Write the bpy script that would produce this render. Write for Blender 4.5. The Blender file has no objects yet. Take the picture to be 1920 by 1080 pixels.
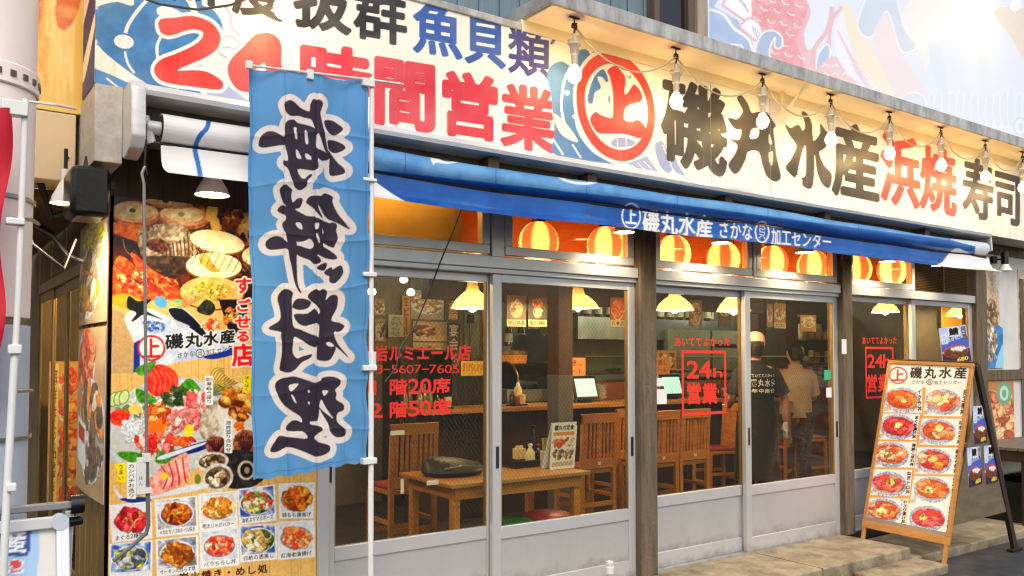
import bpy, math, random
import numpy as np
from mathutils import Vector, Matrix

# ---------------------------------------------------------------- camera, world, sun, exposure
scene = bpy.context.scene
col = scene.collection
FPX = 1584.0                       # focal length in pixels of a 1920 px wide frame
CAM = np.array((0.0, -4.15, 1.46)); YAW = math.radians(35.3); PIT = math.radians(2.0); SHIFT = 0.0385
cam_d = bpy.data.cameras.new('camera'); cam = bpy.data.objects.new('camera', cam_d); col.objects.link(cam)
cam.location = CAM; cam.rotation_euler = (math.pi/2 + PIT, 0, -YAW)
cam_d.sensor_width = 36; cam_d.lens = FPX/1920*36; cam_d.shift_y = SHIFT; cam_d.clip_end = 300; cam_d.clip_start = 0.05
scene.camera = cam

world = bpy.data.worlds.new('World'); scene.world = world; world.use_nodes = True
wn = world.node_tree.nodes; wl = world.node_tree.links
bg = wn['Background']; sky = wn.new('ShaderNodeTexSky'); sky.sky_type = 'NISHITA'; sky.sun_disc = False
SUN_EL, SUN_ROT = math.radians(48), math.radians(200)
sky.sun_elevation = SUN_EL; sky.sun_rotation = SUN_ROT; sky.air_density = 1.4; sky.dust_density = 3.0
wl.new(sky.outputs[0], bg.inputs[0]); bg.inputs[1].default_value = 0.068
sun_d = bpy.data.lights.new('sun', 'SUN'); sun_d.energy = 0.5; sun_d.angle = math.radians(25); sun_d.color = (1, .95, .88)
sun = bpy.data.objects.new('sun', sun_d); col.objects.link(sun)
sdir = Vector((math.sin(SUN_ROT)*math.cos(SUN_EL), math.cos(SUN_ROT)*math.cos(SUN_EL), math.sin(SUN_EL)))
sun.rotation_euler = sdir.to_track_quat('Z', 'Y').to_euler(); sun.location = sdir*20
scene.view_settings.view_transform = 'Standard'; scene.view_settings.look = 'None'
scene.view_settings.exposure = 1.6; scene.view_settings.gamma = 1
cy = scene.cycles
cy.use_denoising = True; cy.denoising_prefilter = 'ACCURATE'; cy.pixel_filter_type = 'BLACKMAN_HARRIS'; cy.filter_width = 1.2; cy.use_adaptive_sampling = True; cy.adaptive_threshold = 0.012
cy.max_bounces = 6; cy.diffuse_bounces = 3; cy.glossy_bounces = 3; cy.transmission_bounces = 4; cy.transparent_max_bounces = 12
cy.sample_clamp_indirect = 4; cy.caustics_reflective = False; cy.caustics_refractive = False

# ---------------------------------------------------------------- the photo's lens, as plain maths (used to measure the place)
_c, _s, _cp, _sp = math.cos(YAW), math.sin(YAW), math.cos(PIT), math.sin(PIT)
RIGHT = np.array((_c, -_s, 0)); FWD = np.array((_s*_cp, _c*_cp, _sp)); UP = np.array((-_s*_sp, -_c*_sp, _cp))
def ray(px, py): return FWD + (px-960)/FPX*RIGHT + ((540-py)/FPX + SHIFT*1920/FPX)*UP
def at(px, py, Y):
    d = ray(px, py); return CAM + (Y-CAM[1])/d[1]*d
def atz(px, py, Z):
    d = ray(px, py); return CAM + (Z-CAM[2])/d[2]*d
def atx(px, py, X):
    d = ray(px, py); return CAM + (X-CAM[0])/d[0]*d
def proj(P):
    v = np.asarray(P, float)-CAM; z = v@FWD
    return np.stack((960+FPX*(v@RIGHT)/z, 540-FPX*((v@UP)/z-SHIFT*1920/FPX)), -1)

# ---------------------------------------------------------------- object helpers
def tag(o, label=None, cat=None, group=None, kind=None):
    if label: o['label'] = label
    if cat: o['category'] = cat
    if group: o['group'] = group
    if kind: o['kind'] = kind
    return o
def thing(name, label, cat, loc=(0, 0, 0), group=None, rz=0):
    o = bpy.data.objects.new(name, None); col.objects.link(o)
    o.location = [float(c) for c in loc]; o.rotation_euler = (0, 0, rz); o.empty_display_size = .05
    return tag(o, label, cat, group)
def copy_tree(o, parent=None):
    c = o.copy(); col.objects.link(c)
    if parent is not None: c.parent = parent
    for ch in list(o.children): copy_tree(ch, c)
    return c
def wloc(o):
    v = Vector((0, 0, 0))
    while o is not None: v += o.location; o = o.parent
    return v
class MB:
    def __init__(s): s.v = []; s.f = []
    def add(s, vs, fs):
        k = len(s.v); s.v += [tuple(map(float, p)) for p in vs]; s.f += [tuple(k+i for i in f) for f in fs]; return s
    def box(s, x0, y0, z0, x1, y1, z1):
        vs = [(x, y, z) for z in (z0, z1) for y in (y0, y1) for x in (x0, x1)]
        return s.add(vs, [(0, 2, 3, 1), (4, 5, 7, 6), (0, 1, 5, 4), (2, 6, 7, 3), (0, 4, 6, 2), (1, 3, 7, 5)])
    def hexa(s, a, b):
        """two quads a, b (4 points each, same order) joined to a solid"""
        return s.add(list(a)+list(b), [(3, 2, 1, 0), (4, 5, 6, 7), (0, 1, 5, 4), (1, 2, 6, 5), (2, 3, 7, 6), (3, 0, 4, 7)])
    def bar(s, p, q, w, d, up=(0, 0, 1)):
        p, q = Vector(p), Vector(q); t = (q-p).normalized(); u = Vector(up)
        if abs(t.dot(u)) > .98: u = Vector((0, 1, 0))
        a = t.cross(u).normalized()*w/2; b = a.cross(t).normalized()*d/2
        return s.hexa([p-a-b, p+a-b, p+a+b, p-a+b], [q-a-b, q+a-b, q+a+b, q-a+b])
    def tube(s, pts, r, n=8, caps=True):
        pts = [Vector(p) for p in pts]; rs = r if hasattr(r, '__len__') else [r]*len(pts)
        k = len(s.v); ref = None
        for i, p in enumerate(pts):
            t = (pts[min(i+1, len(pts)-1)]-pts[max(i-1, 0)]).normalized()
            if ref is None:
                ref = Vector((0, 0, 1)) if abs(t.z) < .9 else Vector((0, 1, 0))
            a = (ref - t*ref.dot(t)).normalized(); b = t.cross(a); ref = a
            for j in range(n):
                w = 2*math.pi*j/n; q = p+(a*math.cos(w)+b*math.sin(w))*rs[i]; s.v.append(tuple(q))
        for i in range(len(pts)-1):
            for j in range(n):
                s.f.append((k+i*n+j, k+i*n+(j+1) % n, k+(i+1)*n+(j+1) % n, k+(i+1)*n+j))
        if caps:
            s.f.append(tuple(k+j for j in range(n))[::-1]); s.f.append(tuple(k+(len(pts)-1)*n+j for j in range(n)))
        return s
    def lathe(s, prof, c=(0, 0, 0), n=20, cap=True):
        k = len(s.v)
        for r, z in prof:
            for j in range(n):
                w = 2*math.pi*j/n; s.v.append((c[0]+r*math.cos(w), c[1]+r*math.sin(w), c[2]+z))
        for i in range(len(prof)-1):
            for j in range(n):
                s.f.append((k+i*n+j, k+i*n+(j+1) % n, k+(i+1)*n+(j+1) % n, k+(i+1)*n+j))
        if cap:
            s.f.append(tuple(k+j for j in range(n))[::-1]); s.f.append(tuple(k+(len(prof)-1)*n+j for j in range(n)))
        return s
    def loft(s, rings, n=14):
        """rings: (centre, half width along a, half depth along b, a, b)"""
        k = len(s.v)
        for c, ra, rb, a, b in rings:
            for j in range(n):
                w = 2*math.pi*j/n; q = Vector(c)+Vector(a)*ra*math.cos(w)+Vector(b)*rb*math.sin(w); s.v.append(tuple(q))
        m = len(rings)
        for i in range(m-1):
            for j in range(n): s.f.append((k+i*n+j, k+i*n+(j+1) % n, k+(i+1)*n+(j+1) % n, k+(i+1)*n+j))
        s.f.append(tuple(k+j for j in range(n))[::-1]); s.f.append(tuple(k+(m-1)*n+j for j in range(n)))
        return s
    def extrude_profile(s, prof, x0, x1):
        """closed (y,z) profile swept along x"""
        n = len(prof)
        vs = [(x0, y, z) for y, z in prof]+[(x1, y, z) for y, z in prof]
        return s.add(vs, [tuple(range(n))[::-1], tuple(range(n, 2*n))]+[(i, (i+1) % n, n+(i+1) % n, n+i) for i in range(n)])
    def build(s, name, mat, parent=None, bevel=0, smooth=True, **kw):
        me = bpy.data.meshes.new(name)
        off = wloc(parent) if parent is not None else Vector((0, 0, 0))
        me.from_pydata([(p[0]-off.x, p[1]-off.y, p[2]-off.z) for p in s.v], [], s.f); me.validate(); me.update()
        import bmesh
        b = bmesh.new(); b.from_mesh(me); bmesh.ops.recalc_face_normals(b, faces=b.faces); b.to_mesh(me); b.free()
        if smooth:
            me.polygons.foreach_set('use_smooth', [True]*len(me.polygons)); me.set_sharp_from_angle(angle=math.radians(38))
        me.materials.append(mat)
        o = bpy.data.objects.new(name, me); col.objects.link(o); o.parent = parent
        if bevel:
            m = o.modifiers.new('bevel', 'BEVEL'); m.width = bevel; m.segments = 2; m.limit_method = 'ANGLE'
        if kw: tag(o, **kw)
        return o

# ---------------------------------------------------------------- materials
def srgb(c): return tuple(((x/255.0+.055)/1.055)**2.4 if x > 10 else x/255.0/12.92 for x in c)
def mat(name, c, rough=.5, metal=0, emit=None, es=0, noise=None, bump=0, bscale=60, spec=.5, grime=None):
    """c: sRGB 0-255. noise: (sRGB second colour, scale, amount[, stretch xyz])"""
    m = bpy.data.materials.new(name); m.use_nodes = True; nt = m.node_tree; N = nt.nodes; L = nt.links
    p = N['Principled BSDF']; lin = srgb(c)+(1,)
    p.inputs['Base Color'].default_value = lin; p.inputs['Roughness'].default_value = rough
    p.inputs['Metallic'].default_value = metal; p.inputs['Specular IOR Level'].default_value = spec
    tc = N.new('ShaderNodeTexCoord')
    if noise:
        c2, sc, amt = noise[:3]
        mp = N.new('ShaderNodeMapping'); L.new(tc.outputs['Object'], mp.inputs[0])
        if len(noise) > 3: mp.inputs['Scale'].default_value = noise[3]
        nz = N.new('ShaderNodeTexNoise'); nz.inputs['Scale'].default_value = sc; nz.inputs['Detail'].default_value = 8; nz.inputs['Roughness'].default_value = .65
        L.new(mp.outputs[0], nz.inputs['Vector'])
        rp = N.new('ShaderNodeValToRGB'); rp.color_ramp.elements[0].position = .5-.22; rp.color_ramp.elements[1].position = .5+.22
        L.new(nz.outputs['Fac'], rp.inputs[0])
        ml = N.new('ShaderNodeMath'); ml.operation = 'MULTIPLY'; ml.inputs[1].default_value = amt; L.new(rp.outputs[0], ml.inputs[0])
        mx = N.new('ShaderNodeMix'); mx.data_type = 'RGBA'
        L.new(ml.outputs[0], mx.inputs['Factor']); mx.inputs['A'].default_value = lin; mx.inputs['B'].default_value = srgb(c2)+(1,)
        L.new(mx.outputs['Result'], p.inputs['Base Color'])
        mr = N.new('ShaderNodeMapRange'); L.new(nz.outputs['Fac'], mr.inputs[0]); mr.inputs[3].default_value = max(rough-.12, .03); mr.inputs[4].default_value = min(rough+.15, 1)
        L.new(mr.outputs[0], p.inputs['Roughness'])
    if grime:
        z0, z1, gc = grime; gm = N.new('ShaderNodeSeparateXYZ'); ge = N.new('ShaderNodeNewGeometry'); L.new(ge.outputs['Position'], gm.inputs[0])
        rg_ = N.new('ShaderNodeMapRange'); L.new(gm.outputs['Z'], rg_.inputs[0]); rg_.inputs[1].default_value = z1; rg_.inputs[2].default_value = z0; rg_.inputs[3].default_value = .0; rg_.inputs[4].default_value = .62
        gn = N.new('ShaderNodeTexNoise'); gn.inputs['Scale'].default_value = 9; gn.inputs['Detail'].default_value = 9; gn.inputs['Roughness'].default_value = .7; L.new(tc.outputs['Object'], gn.inputs['Vector'])
        ga = N.new('ShaderNodeMath'); ga.operation = 'MULTIPLY_ADD'; ga.inputs[1].default_value = 1.6; ga.inputs[2].default_value = -1.0; L.new(gn.outputs['Fac'], ga.inputs[0])
        gs = N.new('ShaderNodeMath'); gs.operation = 'ADD'; gs.use_clamp = True; L.new(ga.outputs[0], gs.inputs[0]); L.new(rg_.outputs[0], gs.inputs[1])
        gx = N.new('ShaderNodeMix'); gx.data_type = 'RGBA'; L.new(gs.outputs[0], gx.inputs['Factor']); gx.inputs['B'].default_value = srgb(gc)+(1,)
        src = p.inputs['Base Color'].links
        if src: L.new(src[0].from_socket, gx.inputs['A'])
        else: gx.inputs['A'].default_value = lin
        L.new(gx.outputs['Result'], p.inputs['Base Color'])
    if bump:
        nb = N.new('ShaderNodeTexNoise'); nb.inputs['Scale'].default_value = bscale; nb.inputs['Detail'].default_value = 5
        L.new(tc.outputs['Object'], nb.inputs['Vector'])
        bp = N.new('ShaderNodeBump'); bp.inputs['Strength'].default_value = bump; bp.inputs['Distance'].default_value = .01
        L.new(nb.outputs['Fac'], bp.inputs['Height']); L.new(bp.outputs[0], p.inputs['Normal'])
    if emit:
        p.inputs['Emission Color'].default_value = srgb(emit)+(1,); p.inputs['Emission Strength'].default_value = es
    return m
def printed(name, rough=.4, translucent=0, spec=.4, bump=0, emis=0):
    m = bpy.data.materials.new(name); m.use_nodes = True; nt = m.node_tree; N = nt.nodes; L = nt.links
    p = N['Principled BSDF']; a = N.new('ShaderNodeAttribute'); a.attribute_name = 'Col'
    L.new(a.outputs['Color'], p.inputs['Base Color']); p.inputs['Roughness'].default_value = rough; p.inputs['Specular IOR Level'].default_value = spec
    if bump:
        tc = N.new('ShaderNodeTexCoord'); nb = N.new('ShaderNodeTexNoise'); nb.inputs['Scale'].default_value = 4; L.new(tc.outputs['Object'], nb.inputs[0])
        bp = N.new('ShaderNodeBump'); bp.inputs['Strength'].default_value = bump; bp.inputs['Distance'].default_value = .02
        L.new(nb.outputs['Fac'], bp.inputs['Height']); L.new(bp.outputs[0], p.inputs['Normal'])
    if translucent:
        t = N.new('ShaderNodeBsdfTranslucent'); L.new(a.outputs['Color'], t.inputs[0])
        mx = N.new('ShaderNodeMixShader'); mx.inputs[0].default_value = translucent
        L.new(p.outputs[0], mx.inputs[1]); L.new(t.outputs[0], mx.inputs[2]); L.new(mx.outputs[0], N['Material Output'].inputs[0])
    if emis:
        L.new(a.outputs['Color'], p.inputs['Emission Color']); p.inputs['Emission Strength'].default_value = emis
    return m
def glass(name, wire=True, tint=(235, 238, 232), refl=.5):
    m = bpy.data.materials.new(name); m.use_nodes = True; nt = m.node_tree; N = nt.nodes; L = nt.links
    N.remove(N['Principled BSDF']); out = N['Material Output']
    tr = N.new('ShaderNodeBsdfTransparent'); tr.inputs[0].default_value = srgb(tint)+(1,)
    gl = N.new('ShaderNodeBsdfGlossy'); gl.inputs['Roughness'].default_value = .015
    lw = N.new('ShaderNodeLayerWeight'); pw = N.new('ShaderNodeMath'); pw.operation = 'POWER'; pw.inputs[1].default_value = 5; L.new(lw.outputs['Facing'], pw.inputs[0])
    fr = N.new('ShaderNodeMath'); fr.operation = 'MULTIPLY_ADD'; fr.inputs[1].default_value = refl; fr.inputs[2].default_value = .022; L.new(pw.outputs[0], fr.inputs[0])
    mx = N.new('ShaderNodeMixShader'); L.new(fr.outputs[0], mx.inputs[0]); L.new(tr.outputs[0], mx.inputs[1]); L.new(gl.outputs[0], mx.inputs[2])
    last = mx.outputs[0]
    if wire:
        tc = N.new('ShaderNodeTexCoord'); sp = N.new('ShaderNodeSeparateXYZ'); L.new(tc.outputs['Object'], sp.inputs[0])
        def mth(op, a, b=None):
            n = N.new('ShaderNodeMath'); n.operation = op
            for i, x in enumerate((a, b)):
                if x is None: continue
                if isinstance(x, (int, float)): n.inputs[i].default_value = x
                else: L.new(x, n.inputs[i])
            return n.outputs[0]
        def lines(s):
            z = mth('MULTIPLY', sp.outputs['Z'], s*.78); q = mth('ADD', sp.outputs['X'], z)
            return mth('LESS_THAN', mth('FRACT', mth('MULTIPLY', q, 36.0)), .06)
        w = mth('MAXIMUM', lines(1), lines(-1))
        df = N.new('ShaderNodeBsdfPrincipled'); df.inputs['Base Color'].default_value = (.25, .22, .17, 1); df.inputs['Metallic'].default_value = .6; df.inputs['Roughness'].default_value = .35
        m2 = N.new('ShaderNodeMixShader'); L.new(mth('MULTIPLY', w, .34), m2.inputs[0]); L.new(last, m2.inputs[1]); L.new(df.outputs[0], m2.inputs[2]); last = m2.outputs[0]
    L.new(last, out.inputs[0]); return m

# ---------------------------------------------------------------- print artwork: shapes and lettering, kept as colours on a fine mesh
_gl = {}
def glyph(ch, off):
    k = (ch, off)
    if k not in _gl:
        c = bpy.data.curves.new('lettering', 'FONT'); c.body = ch; c.offset = off; c.resolution_u = 3
        o = bpy.data.objects.new('lettering', c); col.objects.link(o); bpy.context.view_layer.update()
        me = bpy.data.meshes.new_from_object(o.evaluated_get(bpy.context.evaluated_depsgraph_get()))
        bpy.data.objects.remove(o); bpy.data.curves.remove(c)
        V = np.array([v.co[:2] for v in me.vertices]).reshape(-1, 2); cnt = {}
        for p in me.polygons:
            vs = list(p.vertices)
            for a, b in zip(vs, vs[1:]+vs[:1]):
                if (b, a) in cnt: del cnt[(b, a)]
                else: cnt[(a, b)] = 1
        bpy.data.meshes.remove(me)
        E = np.array([(*V[a], *V[b]) for a, b in cnt]).reshape(-1, 4)
        _gl[k] = E
    return _gl[k]
def smooth_loop(pts, n=5):
    P = np.asarray(pts, float); a, b, c, d = np.roll(P, 1, 0), P, np.roll(P, -1, 0), np.roll(P, -2, 0); out = []
    for t in np.linspace(0, 1, n, endpoint=False):
        out.append(.5*((2*b)+(-a+c)*t+(2*a-5*b+4*c-d)*t*t+(-a+3*b-3*c+d)*t**3))
    return np.stack(out, 1).reshape(-1, 2)
class Art:
    def __init__(s, x0, y0, x1, y1, bgc, ss=2, seed=1):
        s.x0, s.y0, s.ss = x0, y0, ss; s.w, s.h = int((x1-x0)*ss), int((y1-y0)*ss)
        s.a = np.empty((s.h, s.w, 3), np.float32); s.a[:] = bgc; s.rng = np.random.RandomState(seed)
    def noise(s, h, w, cell):
        cell = max(cell*s.ss, 1); r = np.zeros((h, w), np.float32); amp = 1; tot = 0
        for _ in range(3):
            gh, gw = int(h/cell)+3, int(w/cell)+3; g = s.rng.rand(gh, gw).astype(np.float32)
            yy = np.arange(h)/cell; xx = np.arange(w)/cell; iy = yy.astype(int); ix = xx.astype(int)
            fy = (yy-iy)[:, None]; fx = (xx-ix)[None]; fy = fy*fy*(3-2*fy); fx = fx*fx*(3-2*fx)
            r += amp*((g[iy][:, ix]*(1-fx)+g[iy][:, ix+1]*fx)*(1-fy)+(g[iy+1][:, ix]*(1-fx)+g[iy+1][:, ix+1]*fx)*fy)
            tot += amp; amp *= .55; cell = max(cell/2.1, 1)
        return r/tot
    def emask(s, E, wind=False):
        """edges (n,4) in picture units -> (y slice, x slice, mask)"""
        E = (E-np.array((s.x0, s.y0, s.x0, s.y0)))*s.ss
        xa, xb = int(max(min(E[:, 0].min(), E[:, 2].min())-1, 0)), int(min(max(E[:, 0].max(), E[:, 2].max())+2, s.w))
        ya, yb = int(max(min(E[:, 1].min(), E[:, 3].min())-1, 0)), int(min(max(E[:, 1].max(), E[:, 3].max())+2, s.h))
        if xb <= xa or yb <= ya: return None
        Y = np.arange(ya, yb)[:, None]+.5; X1, Y1, X2, Y2 = E.T
        up = (Y1 <= Y) & (Y2 > Y); dn = (Y2 <= Y) & (Y1 > Y); hit = up | dn
        with np.errstate(divide='ignore', invalid='ignore'):
            xi = X1+(Y-Y1)*(X2-X1)/(Y2-Y1)
        r, e = np.nonzero(hit); xc = np.clip(np.ceil(xi[r, e]-.5-xa), 0, xb-xa).astype(int)
        acc = np.zeros((yb-ya, xb-xa+1), np.int32)
        np.add.at(acc, (r, xc), np.where(up[r, e], 1, -1) if wind else 1)
        c = np.cumsum(acc, 1)[:, :-1]
        return slice(ya, yb), slice(xa, xb), (c != 0) if wind else (c % 2 == 1)
    def put(s, m, c, alpha=1.0, tex=None):
        if m is None: return
        ys, xs, k = m; v = s.a[ys, xs]; c = np.array(c, np.float32)
        if tex is not None:
            n = s.noise(k.shape[0], k.shape[1], tex[1])[..., None]; n = np.clip((n-.5)*2.4+.5, 0, 1); cc = c*(1-n)+np.array(tex[0], np.float32)*n
            v[k] = v[k]*(1-alpha)+cc[k]*alpha
        else: v[k] = v[k]*(1-alpha)+c*alpha
    @staticmethod
    def edges(P):
        P = np.asarray(P, float); return np.concatenate((P, np.roll(P, -1, 0)), 1)
    def poly(s, pts, c, z=None, sm=True, holes=(), tex=None, alpha=1, halo=None):
        f = (lambda p: np.asarray(p, float)) if z is None else (lambda p: np.asarray(p, float)/z[0]+np.array(z[1:]))
        g = (lambda p: smooth_loop(f(p))) if sm else f
        E = np.concatenate([s.edges(g(p)) for p in [pts]+list(holes)]); s.fillE(E, c, tex=tex, alpha=alpha, halo=halo)
    def fillE(s, E, c, wind=False, tex=None, alpha=1, halo=None):
        if halo:
            pad = halo[1]+1
            big = s.emask(E, wind)
            if big is None: return
            R = int(round(halo[1]*s.ss)); ys, xs, k = big
            H, W = k.shape; K = np.zeros((H+2*R, W+2*R), bool); hl = np.zeros_like(K); K[R:R+H, R:R+W] = k
            for dy in range(-R, R+1):
                w = int(math.sqrt(R*R-dy*dy))
                row = np.zeros_like(K); src = K[max(0, -dy):K.shape[0]-max(0, dy)]
                cs = np.cumsum(np.pad(src.astype(np.int32), ((0, 0), (w+1, w))), 1)
                d = (cs[:, 2*w+1:]-cs[:, :-(2*w+1)]) > 0
                row[max(0, dy):K.shape[0]-max(0, -dy)] = d[:, :K.shape[1]]; hl |= row
            y0, x0 = ys.start-R, xs.start-R; cy0, cx0 = max(y0, 0), max(x0, 0); cy1, cx1 = min(y0+K.shape[0], s.h), min(x0+K.shape[1], s.w)
            s.put((slice(cy0, cy1), slice(cx0, cx1), hl[cy0-y0:cy1-y0, cx0-x0:cx1-x0]), halo[0])
        s.put(s.emask(E, wind), c, alpha, tex)
    def line(s, pts, w, c, z=None, curve=True):
        P = np.asarray(pts, float)
        if z is not None: P = P/z[0]+np.array(z[1:]); w = w/z[0]
        if curve and len(P) > 2:
            Q = [P[0]]
            for i in range(len(P)-1):
                a, b, cc, d = P[max(i-1, 0)], P[i], P[i+1], P[min(i+2, len(P)-1)]
                for t in np.linspace(0, 1, 7)[1:]: Q.append(.5*((2*b)+(-a+cc)*t+(2*a-5*b+4*cc-d)*t*t+(-a+3*b-3*cc+d)*t**3))
            P = np.array(Q)
        T = np.gradient(P, axis=0); T /= np.maximum(np.linalg.norm(T, axis=1, keepdims=True), 1e-6); Nn = np.stack((-T[:, 1], T[:, 0]), 1)*w/2
        s.fillE(s.edges(np.concatenate((P+Nn, (P-Nn)[::-1]))), c, wind=True)
    def ell(s, cx, cy, rx, ry, c, rot=0, z=None, tex=None, alpha=1, n=28, t0=0, t1=360):
        if z is not None: cx, cy, rx, ry = cx/z[0]+z[1], cy/z[0]+z[2], rx/z[0], ry/z[0]
        t = np.radians(np.linspace(t0, t1, n, endpoint=t1-t0 < 360)); x, y = rx*np.cos(t), ry*np.sin(t); r = math.radians(rot)
        s.fillE(s.edges(np.stack((cx+x*math.cos(r)-y*math.sin(r), cy+x*math.sin(r)+y*math.cos(r)), 1)), c, tex=tex, alpha=alpha)
    def text(s, ch, quad, c, off=.02, halo=None, flip=False, box=(0.02, -.1, .98, .86)):
        """one character in a quad TL,TR,BR,BL"""
        E = glyph(ch, 0.0)
        if len(E) == 0: return
        if ord(ch) < 0x2000: box = (E[:, [0, 2]].min(), E[:, [1, 3]].min()-.04, E[:, [0, 2]].max(), E[:, [1, 3]].max()+.04)
        q = np.asarray(quad, float); P = E.reshape(-1, 2); u = (P[:, 0]-box[0])/(box[2]-box[0]); v = 1-(P[:, 1]-box[1])/(box[3]-box[1])
        if flip: u = 1-u
        u = u[:, None]; v = v[:, None]
        Q = (q[0]*(1-u)+q[1]*u)*(1-v)+(q[3]*(1-u)+q[2]*u)*v
        rr = off*.62*min(np.linalg.norm(q[1]-q[0]), np.linalg.norm(q[3]-q[0])); E2 = Q.reshape(-1, 4)
        if halo: s.fillE(E2, halo[0], wind=True, halo=(halo[0], halo[1]+rr))
        s.fillE(E2, c, wind=True, halo=(c, rr) if rr*s.ss > .6 else None)
    def row(s, st, tl, tr, hl, hr, c, off=.02, gap=.06, halo=None, sk=0):
        """horizontal line of lettering: top-left, top-right points, heights at both ends"""
        tl, tr = np.array(tl, float), np.array(tr, float); n = len(st)
        wd = np.array([.55 if ord(ch) < 0x2000 else 1. for ch in st]); cs = np.concatenate(([0], np.cumsum(wd)))/wd.sum()
        for i, ch in enumerate(st):
            a, b = cs[i]+gap/2/n, cs[i+1]-gap/2/n; p, q = tl+(tr-tl)*a, tl+(tr-tl)*b; ha, hb = hl+(hr-hl)*a, hl+(hr-hl)*b
            s.text(ch, (p, q, q+(sk, hb), p+(sk, ha)), c, off, halo)
    def colm(s, st, top, bot, w, c, off=.02, halo=None):
        """vertical line of lettering"""
        top, bot = np.array(top, float), np.array(bot, float); n = len(st)
        for i, ch in enumerate(st):
            p, q = top+(bot-top)*(i+.04)/n, top+(bot-top)*(i+.96)/n; r = np.array((w/2, 0))
            if ch == 'ー':
                m = (p+q)/2; s.line((p*.9+q*.1, q*.9+p*.1), w*.16, c, curve=False)
            else: s.text(ch, (p-r, p+r, q+r, q-r), c, off, halo)
    def blob(s, cx, cy, rx, ry, c, rot=0, alpha=1, tex=None):
        n = 11; t = np.linspace(0, 2*np.pi, n, endpoint=False); k = 1+.24*(s.rng.rand(n)-.5); x, y = rx*k*np.cos(t), ry*k*np.sin(t); r = math.radians(rot)
        s.fillE(s.edges(smooth_loop(np.stack((cx+x*math.cos(r)-y*math.sin(r), cy+x*math.sin(r)+y*math.cos(r)), 1), 2)), c, tex=tex, alpha=alpha)
    def soften(s, x0, y0, x1, y1, r):
        r = max(int(r*s.ss), 1); xa, xb, ya, yb = [int(v) for v in ((x0-s.x0)*s.ss, (x1-s.x0)*s.ss, (y0-s.y0)*s.ss, (y1-s.y0)*s.ss)]
        xa, ya = max(xa, 0), max(ya, 0); V = s.a[ya:yb, xa:xb]; W = V.copy(); n = 1
        for d in range(-r, r+1):
            if d: W += np.roll(V, d, 0); n += 1
        W /= n; Q = W.copy(); n = 1
        for d in range(-r, r+1):
            if d: Q += np.roll(W, d, 1); n += 1
        V[:] = Q/n
    def scatter(s, cx, cy, rx, ry, pal, n, size, el=2.2, z=None, hi=True, rot=None):
        """a heap of bite-sized pieces"""
        if z is not None: cx, cy, rx, ry, size = cx/z[0]+z[1], cy/z[0]+z[2], rx/z[0], ry/z[0], size/z[0]
        R = s.rng; n = int(n*1.45); size = size*.8
        for _ in range(n):
            t = R.rand()*6.283; r = math.sqrt(R.rand())*.92; x, y = cx+rx*r*math.cos(t), cy+ry*r*math.sin(t)
            c = np.array(pal[R.randint(len(pal))], float)*(.88+.2*R.rand()); a = size*(.6+.7*R.rand()); b = a/(1+(el-1)*R.rand()); ro = R.rand()*180 if rot is None else rot+R.randn()*14
            s.blob(x+a*.05, y+b*.2, a*1.05, b*1.08, c*.62, ro, alpha=.6); s.blob(x, y, a, b, c*.86, ro, tex=(np.minimum(c*1.16+10, 255), a*.45))
            s.blob(x-a*.08, y-b*.22, a*.72, b*.5, np.minimum(c*1.1+8, 255), ro, alpha=.5, tex=(np.minimum(c*1.22+24, 255), a*.3))
            if hi and R.rand() < .5: s.blob(x-a*.2, y-b*.3, a*.26, b*.14, np.minimum(c*.5+140, 255), ro, alpha=.55)
    def grain(s, amt, cell):
        n = s.noise(s.h, s.w, cell)[..., None]-.5; s.a[:] = np.clip(s.a*(1+amt*n), 0, 255)
    def tint(s, c2, cell, amt):
        n = s.noise(s.h, s.w, cell)[..., None]*amt; s.a[:] = s.a*(1-n)+np.array(c2, np.float32)*n
    def sample(s, px, py):
        x = np.clip((px-s.x0)*s.ss-.5, 0, s.w-1.001); y = np.clip((py-s.y0)*s.ss-.5, 0, s.h-1.001)
        A = s.a
        if s.ss > 1:
            B = A.copy(); B[:, :-1] += A[:, 1:]; B[:, -1] += A[:, -1]; C = B.copy(); C[:-1] += B[1:]; C[-1] += B[-1]; A = C/4; x = np.clip(x-.5, 0, None); y = np.clip(y-.5, 0, None)
        ix, iy = x.astype(int), y.astype(int); fx, fy = (x-ix)[..., None], (y-iy)[..., None]
        ix1, iy1 = np.minimum(ix+1, s.w-1), np.minimum(iy+1, s.h-1)
        v = (A[iy, ix]*(1-fx)+A[iy, ix1]*fx)*(1-fy)+(A[iy1, ix]*(1-fx)+A[iy1, ix1]*fx)*fy
        v = np.clip(v, 0, 255)/255.; return np.where(v > .04045, ((v+.055)/1.055)**2.4, v/12.92)
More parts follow.
